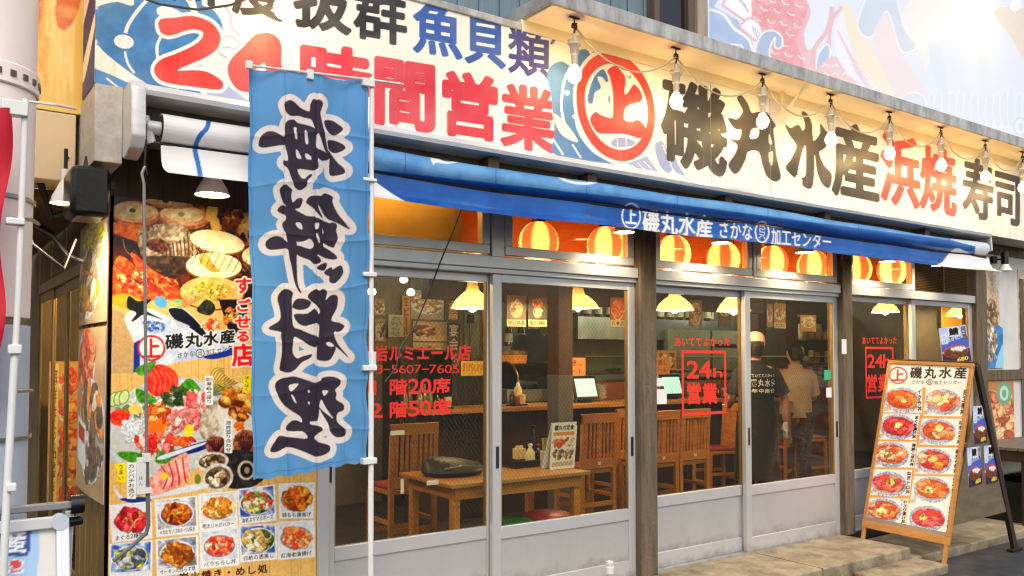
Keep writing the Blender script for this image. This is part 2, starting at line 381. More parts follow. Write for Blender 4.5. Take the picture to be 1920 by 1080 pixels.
def sheet(name, art, P, mt, parent=None, uv=False, ref=None, **kw):
    """P: (nv,nu,3) points, row 0 at the top; colours come from the artwork, by place in the photo or by u,v"""
    nv, nu = P.shape[:2]
    if uv:
        u, v = np.meshgrid(np.linspace(0, 1, nu), np.linspace(0, 1, nv)); c = art.sample(art.x0+u*art.w/art.ss, art.y0+v*art.h/art.ss)
    else:
        q = proj((P if ref is None else ref).reshape(-1, 3)); c = art.sample(q[:, 0], q[:, 1])
    c = c.reshape(-1, 3); off = np.array(wloc(parent)) if parent is not None else np.zeros(3)
    me = bpy.data.meshes.new(name); n = nu*nv; me.vertices.add(n); me.vertices.foreach_set('co', (P.reshape(-1, 3)-off).astype(np.float32).ravel())
    i = np.arange(n).reshape(nv, nu); F = np.stack((i[1:, :-1], i[1:, 1:], i[:-1, 1:], i[:-1, :-1]), -1).reshape(-1, 4); m = len(F)
    me.loops.add(m*4); me.loops.foreach_set('vertex_index', F.astype(np.int32).ravel()); me.polygons.add(m)
    me.polygons.foreach_set('loop_start', np.arange(0, m*4, 4, dtype=np.int32)); me.update(calc_edges=True)
    me.polygons.foreach_set('use_smooth', np.ones(m, bool))
    at_ = me.color_attributes.new('Col', 'FLOAT_COLOR', 'POINT'); at_.data.foreach_set('color', np.concatenate((c, np.ones((n, 1))), 1).astype(np.float32).ravel())
    me.materials.append(mt); o = bpy.data.objects.new(name, me); col.objects.link(o); o.parent = parent
    if kw: tag(o, **kw)
    return o
def rect(O, U, V, nu, nv):
    O, U, V = map(np.asarray, (O, U, V)); u, v = np.meshgrid(np.linspace(0, 1, nu), np.linspace(0, 1, nv))
    return O+u[..., None]*U+v[..., None]*V
def facade_rect(px0, px1, Y, z1, z0, step, nv, X0=None, X1=None):
    """a rectangle on the plane Y whose columns are evenly spaced as seen"""
    xs = np.array([at(p, 500, Y)[0] for p in np.arange(px0, px1+step, step)])
    if X0 is not None: xs[0] = X0
    if X1 is not None: xs[-1] = X1
    zs = np.linspace(z1, z0, nv); X, Z = np.meshgrid(xs, zs); return np.stack((X, np.full_like(X, Y), Z), -1)
# ---------------------------------------------------------------- shared materials
ALU = mat('brushed_aluminium', (206, 206, 209), .38, .5, noise=((182, 180, 178), 3, .5, (1, 1, .25)), bump=.02, bscale=30, grime=(.0, .09, (96, 88, 76)))
ALUB = mat('bronze_aluminium', (160, 126, 74), .4, .5, noise=((120, 92, 54), 6, .6))
PANEL = mat('door_panel_metal', (196, 196, 198), .36, .45, noise=((170, 168, 164), 3.2, .5, (1, 1, .5)), bump=.04, bscale=5, grime=(.10, .20, (116, 108, 96)))
POSTW = mat('weathered_timber', (116, 100, 80), .8, noise=((58, 50, 40), 9, .9, (3, 3, .35)), bump=.5, bscale=40)
DARKM = mat('dark_metal', (30, 29, 28), .5, .4, noise=((60, 52, 44), 14, .4))
BLACKP = mat('black_plastic', (7, 7, 8), .28)
WHITEP = mat('white_plastic', (225, 224, 222), .4, noise=((190, 188, 184), 5, .5))
WALLW = mat('pale_render_wall', (214, 212, 208), .85, noise=((178, 174, 168), 2.5, .7), bump=.2, bscale=90)
BROWNW = mat('brown_grooved_boards', (150, 116, 58), .6, noise=((84, 62, 30), 5, .9, (9, 9, .25)), bump=.25, bscale=25)
CONC = mat('worn_concrete', (172, 158, 130), .85, noise=((88, 78, 62), 5, .95), bump=.7, bscale=48, grime=(-.15, -.012, (58, 52, 42)))
ASPH = mat('wet_asphalt', (62, 64, 68), .55, noise=((34, 34, 36), 9, .8), bump=.8, bscale=140)
WOOD = mat('light_oak', (216, 140, 50), .42, noise=((166, 96, 30), 4, .8, (1, 1, 9)), bump=.06)
WOODT = mat('table_top_wood', (196, 136, 62), .3, noise=((158, 100, 40), 5, .7, (1, 9, 1)))
DWOOD = mat('dark_wood', (58, 38, 24), .55, noise=((30, 20, 14), 5, .7, (6, 6, .5)))
KRAFT = mat('stained_panel_wood', (112, 98, 76), .75, noise=((80, 68, 50), 4, .8, (1, 1, 4)), bump=.15)
IWALL = mat('interior_plaster', (136, 120, 92), .8, noise=((84, 74, 58), 3, .6))
ICEIL = mat('interior_ceiling', (132, 96, 52), .7, noise=((92, 62, 34), 2, .6))
IFLOOR = mat('restaurant_floor', (66, 58, 50), .5, noise=((44, 38, 32), 7, .7))
BRICK = mat('dark_brick_tile', (92, 60, 40), .6, noise=((58, 36, 26), 12, .8))
STEEL = mat('kitchen_steel', (150, 156, 150), .3, .8, noise=((100, 110, 104), 3, .6))
GREENW = mat('kitchen_wall_green', (132, 128, 92), .6, noise=((98, 94, 66), 3, .5))
RUST = mat('rusty_iron', (96, 66, 44), .8, .5, noise=((48, 34, 26), 30, .8))
SOOT = mat('dirty_white_fascia', (196, 196, 196), .75, noise=((70, 66, 58), 3.5, .75, (3, 1, 1)), bump=.25, bscale=50)
SOFF = mat('cream_soffit', (236, 222, 196), .7, noise=((214, 196, 166), 2, .5))
GLASS = glass('wired_glass'); GLASSP = glass('plain_glass', wire=False)
AMBER = glass('amber_film', wire=False, tint=(250, 228, 184)); GLASSS = glass('side_glass', wire=False, refl=.12)
PRINT = printed('printed_panel', .46, spec=.25, bump=.05); PAPER = printed('printed_paper', .5); VINYL = printed('vinyl_awning', .32, translucent=.12)
CLOTH = printed('flag_cloth', .62, translucent=.38, spec=.25)
RUBBER = mat('black_cable', (18, 17, 16), .5); CORD = mat('grey_cord', (188, 182, 170), .6)

# ---------------------------------------------------------------- the ground
m = MB(); xs = [-60, -6, -1, .4, 2, 4, 6.3, 8, 12, 80]; ys = [-60, -8, -2, -.66, .3, 2, 6, 80]
m.add([(x, y, -.14) for y in ys for x in xs], [(j*len(xs)+i, j*len(xs)+i+1, (j+1)*len(xs)+i+1, (j+1)*len(xs)+i) for j in range(len(ys)-1) for i in range(len(xs)-1)])
m.build('street', ASPH, kind='structure')
m = MB(); m.box(.6, -.585, -.2, 6.27, .02, 0.0); m.build('pavement', CONC, bevel=.012, kind='structure')
m = MB(); m.box(5.5, -.86, -.2, 6.3, -.59, -.075); m.box(6.275, -.62, -.2, 12, -.02, -.07); m.build('kerb', CONC, bevel=.012, kind='structure')

m = MB()
for x in (1.6, 2.9, 4.1, 5.15): m.box(x, -.5855, -.14, x+.006, .0, .0012)
for k in range(5): pass
m.build('pavement_joint', mat('grimy_joint', (58, 50, 40), .9), kind='structure')
# ---------------------------------------------------------------- restaurant building
B = thing('restaurant_building', 'seafood restaurant front with sliding glass doors in pale metal frames between timber posts', 'building', (.7, 0, 0))
# shell of the dining room
m = MB(); m.box(.8, .06, -.1, 12, 6.6, .012); m.build('floor', IFLOOR, B)
m = MB(); m.box(.8, .1, 2.62, 12, 6.6, 2.7); m.build('ceiling', ICEIL, B)
m = MB(); m.box(.78, 6.0, 0, 12, 6.1, 2.62); m.box(11.9, .1, 0, 12, 6.0, 2.62); m.build('interior_wall', IWALL, B)
m = MB(); m.box(.80, 3.6, 0.012, 5.2, 3.7, 2.62); m.box(5.2, 3.6, 0.012, 5.3, 6.0, 2.62); m.build('partition_wall', IWALL, B)
# corner wall with grooved boards on the alley side, and the wall behind the food poster
m = MB(); m.box(.72, 0, -.14, 1.70, .08, 2.6)
m.build('front_wall', mat('dark_brown_boards', (86, 66, 42), .65, noise=((50, 36, 22), 5, .9, (14, 1, .3)), bump=.3, bscale=20), B)
m = MB()
for k in range(10): m.box(.708+.004*(k % 2), .004+.082*k, -.14, .72, .004+.082*k+.076, 2.6)
m.build('board_cladding', BROWNW, B)
m = MB(); m.box(.722, .08, -.14, .80, .82, 2.6); m.box(.722, 2.68, -.14, .80, 6, 2.6); m.box(.722, .82, 1.96, .80, 2.68, 2.6); m.build('alley_wall', mat('dim_ochre_wall', (128, 104, 66), .8, noise=((84, 66, 40), 3, .7)), B)
for x0, x1 in ((3.95, 4.105), (6.246, 6.382)):
    m = MB(); m.box(x0, -.05, 0.0, x1, .1, 2.5); m.build('timber_post', POSTW, B, bevel=.006)
m = MB(); m.box(8.47, -.05, -.07, 8.66, .1, 2.5); m.build('timber_post', POSTW, B, bevel=.006)
m = MB(); m.box(1.70, -.03, -.14, 1.765, .1, 2.5); m.build('door_jamb', ALU, B, bevel=.004)
# header rail and transom lights
for x0, x1 in ((1.765, 3.95), (4.105, 6.246), (6.382, 8.47)):
    m = MB(); m.box(x0, -.035, 1.985, x1, .09, 2.055); m.box(x0, -.02, 1.955 if x0 < 6.3 else 1.984, x1, .075, 1.985); m.build('header_rail', ALU, B, bevel=.004)
    m = MB(); m.box(x0, .0, -.02 if x0 < 4 else .0, x1, .09, .012); m.build('sill_track', ALU, B)
def transom(x0, x1, z0, z1, glassm, n):
    f = MB(); w = .055
    f.box(x0, -.015, z0, x1, .04, z0+w); f.box(x0, -.015, z1-w, x1, .04, z1)
    f.box(x0, -.015, z0+w, x0+w, .04, z1-w); f.box(x1-w, -.015, z0+w, x1, .04, z1-w)
    o = f.build('transom_window', ALU, B, bevel=.003)
    g = MB(); g.box(x0+w, .008, z0+w, x1-w, .014, z1-w); g.build('pane', glassm, o)
for x0, x1, gm in ((1.79, 2.77, AMBER), (2.88, 3.93, AMBER), (4.125, 5.15, AMBER), (5.2, 6.225, AMBER)):
    transom(x0, x1, 2.07, 2.47, gm, 1)
transom(6.4, 7.42, 2.062, 2.47, AMBER, 1)
for x in (2.78, 5.16): m = MB(); m.box(x, -.02, 2.055, x+(.09 if x < 3 else .03), .07, 2.5); m.build('mullion', ALU, B, bevel=.003)
m = MB(); m.box(7.44, .03, 2.06, 8.45, .05, 2.46)
for k in range(26): m.add([(7.46, .028, 2.075+.0148*k), (8.43, .028, 2.075+.0148*k), (8.43, -.004, 2.066+.0148*k), (7.46, -.004, 2.066+.0148*k), (7.46, .026, 2.077+.0148*k), (8.43, .026, 2.077+.0148*k), (8.43, -.004, 2.069+.0148*k), (7.46, -.004, 2.069+.0148*k)], [(0, 1, 2, 3), (7, 6, 5, 4), (3, 2, 6, 7), (0, 3, 7, 4), (1, 5, 6, 2)])
m.box(7.44, -.01, 2.058, 8.45, .03, 2.07); m.box(7.93, -.008, 2.07, 7.945, .028, 2.46)
m.build('louvre_vent', mat('bronze_louvre', (120, 92, 48), .4, .7), B)
m = MB(); m.box(1.7, .1, 2.5, 12, .2, 2.7); m.box(.72, -.02, 2.5, 12, .1, 2.62); m.build('lintel', POSTW, B)

def sliding_door(x0, x1, y, zg, handle_side, zt=1.955, zb=0.012):
    f = MB(); st = .062; t = .035
    f.box(x0, y, zb, x0+st, y+t, zt); f.box(x1-st, y, zb, x1, y+t, zt)
    f.box(x0+st, y+.001, zt-.05, x1-st, y+t-.001, zt); f.box(x0+st, y+.001, zg-.075, x1-st, y+t-.001, zg)
    f.box(x0+st, y+.001, zb, x1-st, y+t-.001, .115)
    d = f.build('sliding_door', ALU, B, bevel=.003)
    p = MB(); p.box(x0+st, y+.012, .115, x1-st, y+.024, zg-.075); p.build('kick_panel', PANEL, d)
    g = MB(); g.box(x0+st, y+.015, zg, x1-st, y+.021, zt-.05); g.build('glass_pane', GLASS, d)
    for xb in (x0+st-.004, x1-st-.006): s = MB(); s.box(xb, y+.004, zg, xb+.01, y+.031, zt-.05); s.build('glazing_bead', ALUB, d)
    hx = x0+st/2 if handle_side < 0 else x1-st/2
    h = MB(); h.box(hx-.012, y-.002, .80, hx+.012, y+.004, .93); ho = h.build('handle', mat('handle_recess', (70, 72, 78), .3, .8), d, bevel=.002)
    h = MB(); h.box(hx-.017, y-.004, .79, hx-.012, y+.003, .94); h.box(hx+.012, y-.004, .79, hx+.017, y+.003, .94); h.build('handle_rim', ALU, d)
    return d
D1 = sliding_door(1.765, 2.85, .045, .46, -1); D2 = sliding_door(2.80, 3.95, .0, .455, -1)
h = MB(); h.box(3.907, -.002, .80, 3.931, .004, .93); h.build('handle', bpy.data.materials['handle_recess'], D2, bevel=.002)
D3 = sliding_door(4.105, 5.15, .045, .50, -1); D4 = sliding_door(5.075, 6.246, .0, .50, -1)
D5 = sliding_door(6.382, 7.44, .045, .50, 1, 1.984); D6 = sliding_door(7.38, 8.47, .0, .50, 1, 1.984)
h = MB(); h.box(6.203, -.002, .80, 6.227, .004, .93); h.build('handle', bpy.data.materials['handle_recess'], D4, bevel=.002)

# red lettering stuck on the glass: cut film, 0.4 mm proud
RED = mat('red_film', (226, 44, 28), .5)
def cut_letters(name, specs, Y, parent, mt, thick=.0008):
    """specs: (char, quad in picture units, boldness) laid on the pane at Y"""
    mb = MB()
    for ch, q, off in specs:
        c = bpy.data.curves.new('lettering', 'FONT'); c.body = ch; c.resolution_u = 3
        o = bpy.data.objects.new('lettering', c); col.objects.link(o); bpy.context.view_layer.update()
        me = bpy.data.meshes.new_from_object(o.evaluated_get(bpy.context.evaluated_depsgraph_get())); bpy.data.objects.remove(o); bpy.data.curves.remove(c)
        V = np.array([v.co[:2] for v in me.vertices]); box = (.02, -.1, .98, .86) if ord(ch) >= 0x2000 else (V[:, 0].min(), V[:, 1].min()-.02, V[:, 0].max(), V[:, 1].max()+.02)
        W = np.array([at(p[0], p[1], Y) for p in q]); u = ((V[:, 0]-box[0])/(box[2]-box[0]))[:, None]; v = (1-(V[:, 1]-box[1])/(box[3]-box[1]))[:, None]
        P = (W[0]*(1-u)+W[1]*u)*(1-v)+(W[3]*(1-u)+W[2]*u)*v
        F_ = [tuple(p.vertices) for p in me.polygons]; bpy.data.meshes.remove(me)
        mb.add(P, F_); rr = off*.62*min(np.linalg.norm(W[1]-W[0]), np.linalg.norm(W[3]-W[0]))
        if rr > .0008:                                   # heavier strokes: the same cut-out again, nudged all round
            for k in range(8): mb.add(P+np.array((rr*math.cos(k*math.pi/4), -.00005*(k+1), rr*math.sin(k*math.pi/4))), F_)
    return mb.build(name, mt, parent, smooth=False)
def line_specs(st, tl, tr, hl, hr, off, gap=.08):
    tl, tr = np.array(tl, float), np.array(tr, float); n = len(st); out = []
    wd = np.array([.6 if ord(c) < 0x2000 else 1. for c in st]); cs = np.concatenate(([0], np.cumsum(wd)))/wd.sum()
    for i, ch in enumerate(st):
        if ch == ' ': continue
        a, b = cs[i]+gap/2/n, cs[i+1]-gap/2/n; p, q = tl+(tr-tl)*a, tl+(tr-tl)*b; ha, hb = hl+(hr-hl)*a, hl+(hr-hl)*b
        if ch == '-': p, q, ha, hb = p+(0, ha*.44), q+(0, hb*.44), ha*.16, hb*.16
        out.append((ch, (p, q, q+(0, hb), p+(0, ha)), off))
    return out
L1 = line_specs('小岩ルミエール店', (676, 648), (884, 646), 30, 30, .06)
L1 += line_specs('03-5607-7605', (690, 684), (862, 683), 17, 17, .02)
L1 += line_specs('1', (690, 714), (706, 713), 28, 28, .05)+line_specs('階20席', (728, 711), (846, 708), 30, 28, .06)+line_specs('2', (690, 756), (718, 755), 28, 28, .06)+line_specs('階50席', (728, 754), (846, 748), 30, 29, .06)
cut_letters('red_lettering', L1, .0585, D1, RED)
L3 = line_specs('あいててよかった', (1264, 632), (1370, 631), 18, 18, .035)+line_specs('24', (1287, 676), (1334, 676), 34, 34, .05)+line_specs('h', (1337, 690), (1355, 690), 18, 18, .04)+line_specs('営業', (1286, 718), (1346, 719), 40, 38, .06)
o = cut_letters('red_lettering', L3, .0585, D3, RED)
def frame_on(quad_out, w, Y, parent):
    q = [at(*p, Y) for p in quad_out]; x0, x1 = q[0][0], q[1][0]; z1, z0 = q[0][2], q[3][2]; mb = MB()
    y0, y1 = Y-.0005, Y
    mb.box(x0, y0, z0, x0+w, y1, z1); mb.box(x1-w, y0, z0, x1, y1, z1); mb.box(x0+w, y0, z1-w, x1-w, y1, z1); mb.box(x0+w, y0, z0, x1-w, y1, z0+w)
    mb.build('red_border', RED, parent, smooth=False)
frame_on(((1278, 657), (1361, 657), (1361, 777), (1278, 780)), .02, .0585, D3)
L5 = line_specs('あいててよかった', (1616, 631), (1682, 631), 15, 14, .035)+line_specs('24h', (1626, 664), (1670, 664), 26, 26, .05)+line_specs('営業', (1624, 702), (1668, 702), 34, 33, .06)
cut_letters('red_lettering', L5, .0585, D5, RED)
frame_on(((1622, 650), (1675, 650), (1675, 748), (1622, 748)), .02, .0585, D5)
# small stickers and tape on the glass
STK = mat('white_sticker', (225, 225, 225), .5); BLU = mat('teal_sticker', (60, 170, 130), .5); TAPE = mat('aged_tape', (176, 160, 128), .6)
def sticker(name, px0, py0, px1, py1, Y, mt, parent):
    a, b = at(px0, py0, Y), at(px1, py1, Y); MB().box(a[0], Y-.0012, b[2], b[0], Y-.0004, a[2]).build(name, mt, parent, smooth=False)
sticker('sticker', 1231, 709, 1244, 724, .059, STK, D3); sticker('sticker', 1231, 730, 1250, 757, .059, STK, D3)
sticker('sticker', 1545, 694, 1558, 712, .0145, BLU, D4); sticker('sticker', 1549, 727, 1559, 745, .0145, STK, D4)
for q in ((732, 808, 758, 815), (751, 898, 757, 925), (800, 901, 822, 908), (735, 1015, 756, 1023), (617, 1034, 642, 1041), (616, 918, 623, 948)): sticker('tape_strip', *q, .059, TAPE, D1)
m = MB(); a = at(1578, 636, -.051); b = at(1587, 664, -.051); m.box(a[0], -.053, b[2], b[0], -.0505, a[2]); m.build('notice_card', STK, B)

# right-hand end wall and upper storey
m = MB(); m.box(8.66, .0, -.14, 14, .12, 2.75); m.build('end_wall', WALLW, B)
m = MB(); m.box(8.66, -.03, 1.225, 14, 0, 1.33); m.box(9.44, -.026, -.07, 9.52, 0, 2.28); m.box(8.66, -.026, -.07, 8.72, 0, 2.28); m.build('wall_batten', POSTW, B, bevel=.004)
UW = mat('blue_grey_cladding', (112, 132, 142), .6, .2, noise=((84, 102, 112), 5, .6, (4, 1, .3)))
m = MB(); x = .6
while x < 5.2: m.box(x, .0, 3.3, x+.075, .03, 6); m.box(x+.075, .012, 3.3, x+.15, .03, 6); x += .15
m.box(.6, .03, 3.3, 12, .2, 6); m.box(.6, .0, 2.62, 12, .1, 3.3)
m.build('upper_wall', UW, B)
a = at(1222, 40, -.0)[0]; b = at(1272, 60, -.0)[0]
m = MB(); m.box(a, -.06, 3.3, b, -.002, 6); m.build('dark_window', mat('dark_window_glass', (38, 34, 32), .15), B)
m = MB(); m.box(b, -.1, 3.3, b+.22, -.002, 6); m.box(a-.05, -.08, 3.3, a, -.002, 6); m.build('window_frame', mat('brown_timber', (104, 88, 72), .7, noise=((64, 52, 42), 6, .8, (5, 5, .4))), B, bevel=.006)

# alley side: glazed doors of the side entrance
for (y0, y1, xo) in ((.83, 1.45, .728), (1.4, 2.05, .739), (2.0, 2.67, .728)):
    f = MB(); f.box(xo, y0, 0, xo+.01, y0+.05, 1.9); f.box(xo, y1-.05, 0, xo+.01, y1, 1.9); f.box(xo+.001, y0+.05, 1.84, xo+.009, y1-.05, 1.9); f.box(xo+.001, y0+.05, 0, xo+.009, y1-.05, .3)
    d = f.build('side_door', ALUB, B, bevel=.003); g = MB(); g.box(xo+.003, y0+.05, .3, xo+.006, y1-.05, 1.84); g.build('glass_pane', GLASSS, d)
m = MB(); m.box(.715, .82, 1.9, .8, 2.68, 1.965); m.box(.715, .82, 2.3, .8, 2.68, 2.34)
for y in (.82, 1.4, 2.0, 2.62): m.box(.716, y, 1.965, .8, y+.05, 2.3)
m.build('side_header', ALUB, B, bevel=.004)
m = MB(); m.box(.735, .87, 1.97, .75, 2.62, 2.295); m.build('side_transom_panel', mat('ochre_panel', (216, 184, 96), .5, noise=((170, 134, 56), 4, .6)), B)

# ---------------------------------------------------------------- the concrete ledge above the sign
E_ = thing('canopy_ledge', 'stained pale ledge projecting above the long sign, with the bare bulbs hung along it', 'ledge', (2.8, -.3, 3.36))
m = MB(); m.box(2.8, -.575, 3.385, 12, -.555, 3.475); m.box(2.8, -.555, 3.395, 2.82, 0, 3.47); m.build('fascia', SOOT, E_, bevel=.004)
m = MB(); m.box(2.82, -.555, 3.385, 12, -.298, 3.40); m.build('soffit', SOFF, E_)
m = MB(); m.box(2.82, -.555, 3.40, 12, 0, 3.466); m.build('deck', CONC, E_)
m = MB(); a = at(1462, 250, -.3); m.bar((a[0], -.33, 3.385), (a[0], -.33, 3.18), .02, .02); m.bar((a[0], -.33, 3.2), (a[0], -.52, 3.384), .015, .015); m.build('bracket', SOFF, E_)
# ---------------------------------------------------------------- the long signboard
CREAM = (240, 232, 220); RD = (214, 40, 46); NAVY = (30, 30, 34); SBLUE = (44, 116, 186)
S = thing('main_signboard', 'long cream signboard with large red, black and blue lettering, above the awning', 'sign', (.59, 0, 2.6))
A = Art(150, -260, 1960, 480, CREAM)
Z5 = (5.4, 160, 0)
A.poly([(103, 95), (200, 40), (330, 20), (490, 48), (520, -160), (1150, -160), (1180, 40), (1290, 95), (1370, 200), (1392, 300), (1340, 380), (1150, 560), (900, 660), (760, 780), (900, 880), (960, 945), (720, 908), (600, 835), (400, 695), (200, 535), (103, 410), (60, 250)], SBLUE, Z5, tex=((36, 96, 160), 30))
for p in ([(70, 680), (290, 770), (480, 862), (460, 960), (60, 960)], [(690, 890), (880, 870), (965, 950), (740, 930)], [(915, 880), (1130, 905), (1235, 990), (1000, 960)]): A.poly(p, SBLUE, Z5, sm=False)
A.poly([(1190, 915), (1400, 930), (1450, 870), (1640, 1010), (1900, 1060), (1640, 1100), (1300, 1010)], (150, 160, 205), Z5, sm=False)
WL = (232, 228, 226)
for pts, w in (([(640, -20), (520, 120), (440, 240), (405, 335)], 38), ([(400, 520), (430, 640), (498, 742)], 24), ([(212, 790), (300, 860), (370, 910)], 20), ([(770, 360), (725, 470), (735, 600)], 30), ([(1010, -60), (1080, 30), (1110, 150)], 70), ([(480, 48), (400, 10), (200, 20), (90, 80)], 16)): A.line(pts, w, WL, Z5)
A.ell(390, 422, 102, 70, WL, 12, Z5); A.poly([(725, 90), (790, 58), (880, 80), (980, 130), (1000, 160), (760, 160)], WL, Z5)
GL = (140, 145, 190)
for pts, w in (([(1400, 50), (1470, 150), (1490, 285), (1620, 410)], 30), ([(1400, 365), (1500, 385), (1560, 440), (1520, 490), (1400, 480), (1360, 540), (1440, 588)], 22), ([(1720, 185), (1590, 200), (1560, 260), (1655, 322)], 22), ([(1760, 40), (1840, 90), (1780, 150)], 20)): A.line(pts, w, GL, Z5)
A.poly([(1080, 680), (1160, 635), (1250, 700)], (190, 195, 210), Z5, sm=False)
A.poly([(740, 240), (760, 200), (810, 185), (900, 180), (1000, 165), (1090, 163), (1200, 190), (1300, 250), (1360, 340), (1365, 420), (1320, 510), (1200, 590), (1080, 640), (930, 713), (1080, 711), (1200, 720), (1310, 765), (1390, 830), (1390, 885), (1340, 907), (1220, 897), (1050, 872), (880, 850), (760, 810), (702, 740), (705, 670), (770, 600), (900, 550), (1060, 480), (1150, 420), (1192, 360), (1180, 318), (1100, 297), (1000, 315), (900, 350), (820, 357), (760, 320)], (226, 40, 36), Z5, halo=(WL, 7))
A.poly([(427, 128), (434, 110), (456, 88), (475, 68), (490, 62), (512, 64), (527, 82), (529, 130), (548, 150), (545, 176), (528, 178), (520, 200), (496, 200), (494, 178), (450, 170), (432, 150)], (226, 40, 46), holes=[[(496, 118), (496, 150), (466, 150), (478, 132)]])
def big(ch, tl, tr, br, bl, c, off, halo=None): A.text(ch, (tl, tr, br, bl), c, off, halo)
big('度', (436, -84), (532, -66), (532, 42), (436, 24), NAVY, .06); big('抜', (552, -54), (657, -38), (657, 66), (552, 48), NAVY, .06); big('群', (664, -35), (762, -18), (762, 88), (664, 70), NAVY, .05)
big('鮮', (320, -110), (425, -92), (425, 16), (320, 0), NAVY, .05)
big('魚', (775, -4), (866, 12), (866, 113), (775, 97), (26, 70, 160), .055); big('貝', (871, 22), (949, 35), (949, 130), (871, 117), (30, 66, 150), .06); big('類', (953, 44), (1032, 56), (1032, 150), (953, 138), (44, 44, 112), .045)
for ch, q, o_ in (('時', ((560, 76), (694, 98), (694, 228), (560, 206)), .075), ('間', ((698, 100), (819, 120), (819, 250), (698, 230)), .07), ('営', ((826, 130), (935, 147), (935, 266), (826, 250)), .075), ('業', ((940, 154), (1042, 170), (1042, 290), (940, 274)), .06)): big(ch, *q, (206, 40, 56), o_)
Z3 = (2.7, 960, 0); B1 = (52, 112, 176)
A.poly([(178, 390), (196, 335), (250, 310), (300, 330), (330, 262), (375, 250), (398, 290), (350, 330), (318, 450), (318, 600), (345, 690), (420, 780), (520, 830), (300, 800), (205, 770), (215, 660), (195, 480)], B1, Z3, tex=((70, 110, 170), 16))
A.poly([(205, 575), (270, 620), (335, 718), (250, 680)], CREAM, Z3); A.line([(300, 330), (262, 420), (250, 540), (265, 620)], 12, CREAM, Z3); A.line([(205, 700), (260, 785)], 9, CREAM, Z3); A.line([(305, 730), (350, 800)], 9, CREAM, Z3)
for c_, r_ in (((278, 470), 13), ((318, 590), 12)): A.ell(*c_, r_, r_, CREAM, 0, Z3)
A.poly([(195, 215), (230, 170), (262, 168), (225, 200), (205, 225)], (70, 80, 120), Z3)
for p in ([(360, 200), (390, 210), (378, 218)], [(450, 220), (480, 225), (466, 248)], [(570, 258), (600, 270), (588, 282)], [(405, 262), (425, 262), (412, 270)]): A.poly(p, (70, 90, 130), Z3, sm=False)
Z6 = (4.5, 1060, 80)
cc = at(1060+437/4.5, 80+543/4.5, -.3); th = np.linspace(0, 2*np.pi, 72, endpoint=False)
ring = lambda r, rz=None: proj(np.stack((cc[0]+r*np.cos(th), np.full(72, -.3), cc[2]+(rz or r)*np.sin(th)), 1))
A.fillE(A.edges(ring(.352, .358)), CREAM); A.fillE(A.edges(ring(.328, .335)), (222, 48, 36)); A.fillE(A.edges(ring(.262, .266)), CREAM)
A.poly([(188, 490), (205, 390), (250, 280), (320, 225), (362, 310), (345, 332), (310, 290), (270, 295), (300, 380), (250, 420), (228, 512)], (60, 112, 168), Z6)
A.poly([(385, 845), (430, 805), (520, 805), (592, 840), (560, 872), (430, 882)], (140, 150, 190), Z6); A.line([(438, 806), (440, 880)], 6, CREAM, Z6); A.line([(512, 806), (516, 880)], 6, CREAM, Z6)
A.ell(545, 290, 14, 8, (90, 100, 130), -60, Z6); A.ell(370, 480, 8, 36, (100, 110, 140), 0, Z6)
A.poly([(355, 240), (390, 205), (430, 198), (480, 250), (508, 310), (498, 425), (522, 430), (560, 372), (585, 353), (630, 400), (650, 460), (630, 500), (570, 510), (510, 545), (493, 600), (500, 655), (560, 668), (612, 653), (660, 690), (680, 740), (660, 790), (620, 806), (540, 780), (470, 765), (400, 765), (290, 765), (240, 720), (210, 655), (225, 610), (260, 586), (300, 612), (388, 637), (402, 600), (402, 430), (380, 300)], (222, 44, 36), Z6)
A.poly([(755, 860), (790, 830), (830, 845), (870, 960), (905, 1060), (860, 1100), (800, 1040), (765, 940)], (130, 150, 195), Z6); A.poly([(860, 905), (905, 920), (960, 1040), (1010, 1120), (930, 1090), (880, 1000)], (130, 150, 195), Z6)
A.poly([(520, 1020), (690, 955), (740, 1030), (790, 1090), (600, 1060)], (140, 158, 200), Z6, sm=False)
for k in range(4): A.line([(560+50*k, 1030-16*k), (620+55*k, 1085-8*k)], 7, CREAM, Z6)
A.line([(820, 860), (870, 980), (910, 1080)], 8, CREAM, Z6); A.line([(790, 720), (810, 700), (790, 790)], 14, (160, 170, 195), Z6)
Z7 = (4.0, 1230, 130); BK = (46, 40, 34)
A.poly([(540, 368), (565, 365), (605, 375), (640, 340), (648, 300), (610, 225), (618, 197), (648, 200), (690, 260), (718, 325), (770, 318), (830, 322), (880, 390), (897, 425), (880, 452), (890, 540), (902, 640), (935, 790), (925, 830), (885, 840), (830, 800), (800, 720), (768, 618), (692, 618), (670, 680), (620, 770), (580, 780), (543, 715), (590, 640), (610, 570), (556, 522), (622, 528), (640, 455), (600, 450), (560, 410)], BK, Z7, holes=[[(716, 452), (770, 442), (764, 510), (706, 518)], [(850, 480), (872, 560), (848, 550)], [(846, 630), (876, 620), (870, 720), (850, 690)]])
A.poly([(968, 412), (1010, 440), (1068, 415), (1100, 460), (1118, 430), (1110, 380), (1090, 330), (1105, 313), (1140, 340), (1170, 410), (1176, 490), (1186, 535), (1230, 478), (1232, 408), (1282, 470), (1330, 500), (1265, 590), (1225, 625), (1260, 720), (1318, 790), (1300, 886), (1250, 862), (1210, 770), (1190, 640), (1186, 780), (1172, 880), (1140, 895), (1102, 870), (1095, 825), (1060, 792), (1035, 810), (973, 740), (1010, 680), (1052, 590), (1040, 545), (1000, 490)], BK, Z7, holes=[[(1112, 575), (1062, 780), (1118, 800), (1126, 640)]])
big('磯', (1242, 138), (1362, 172), (1362, 334), (1242, 306), BK, .06); big('産', (1562, 222), (1648, 246), (1650, 382), (1562, 364), BK, .075)
R2 = (216, 60, 50)
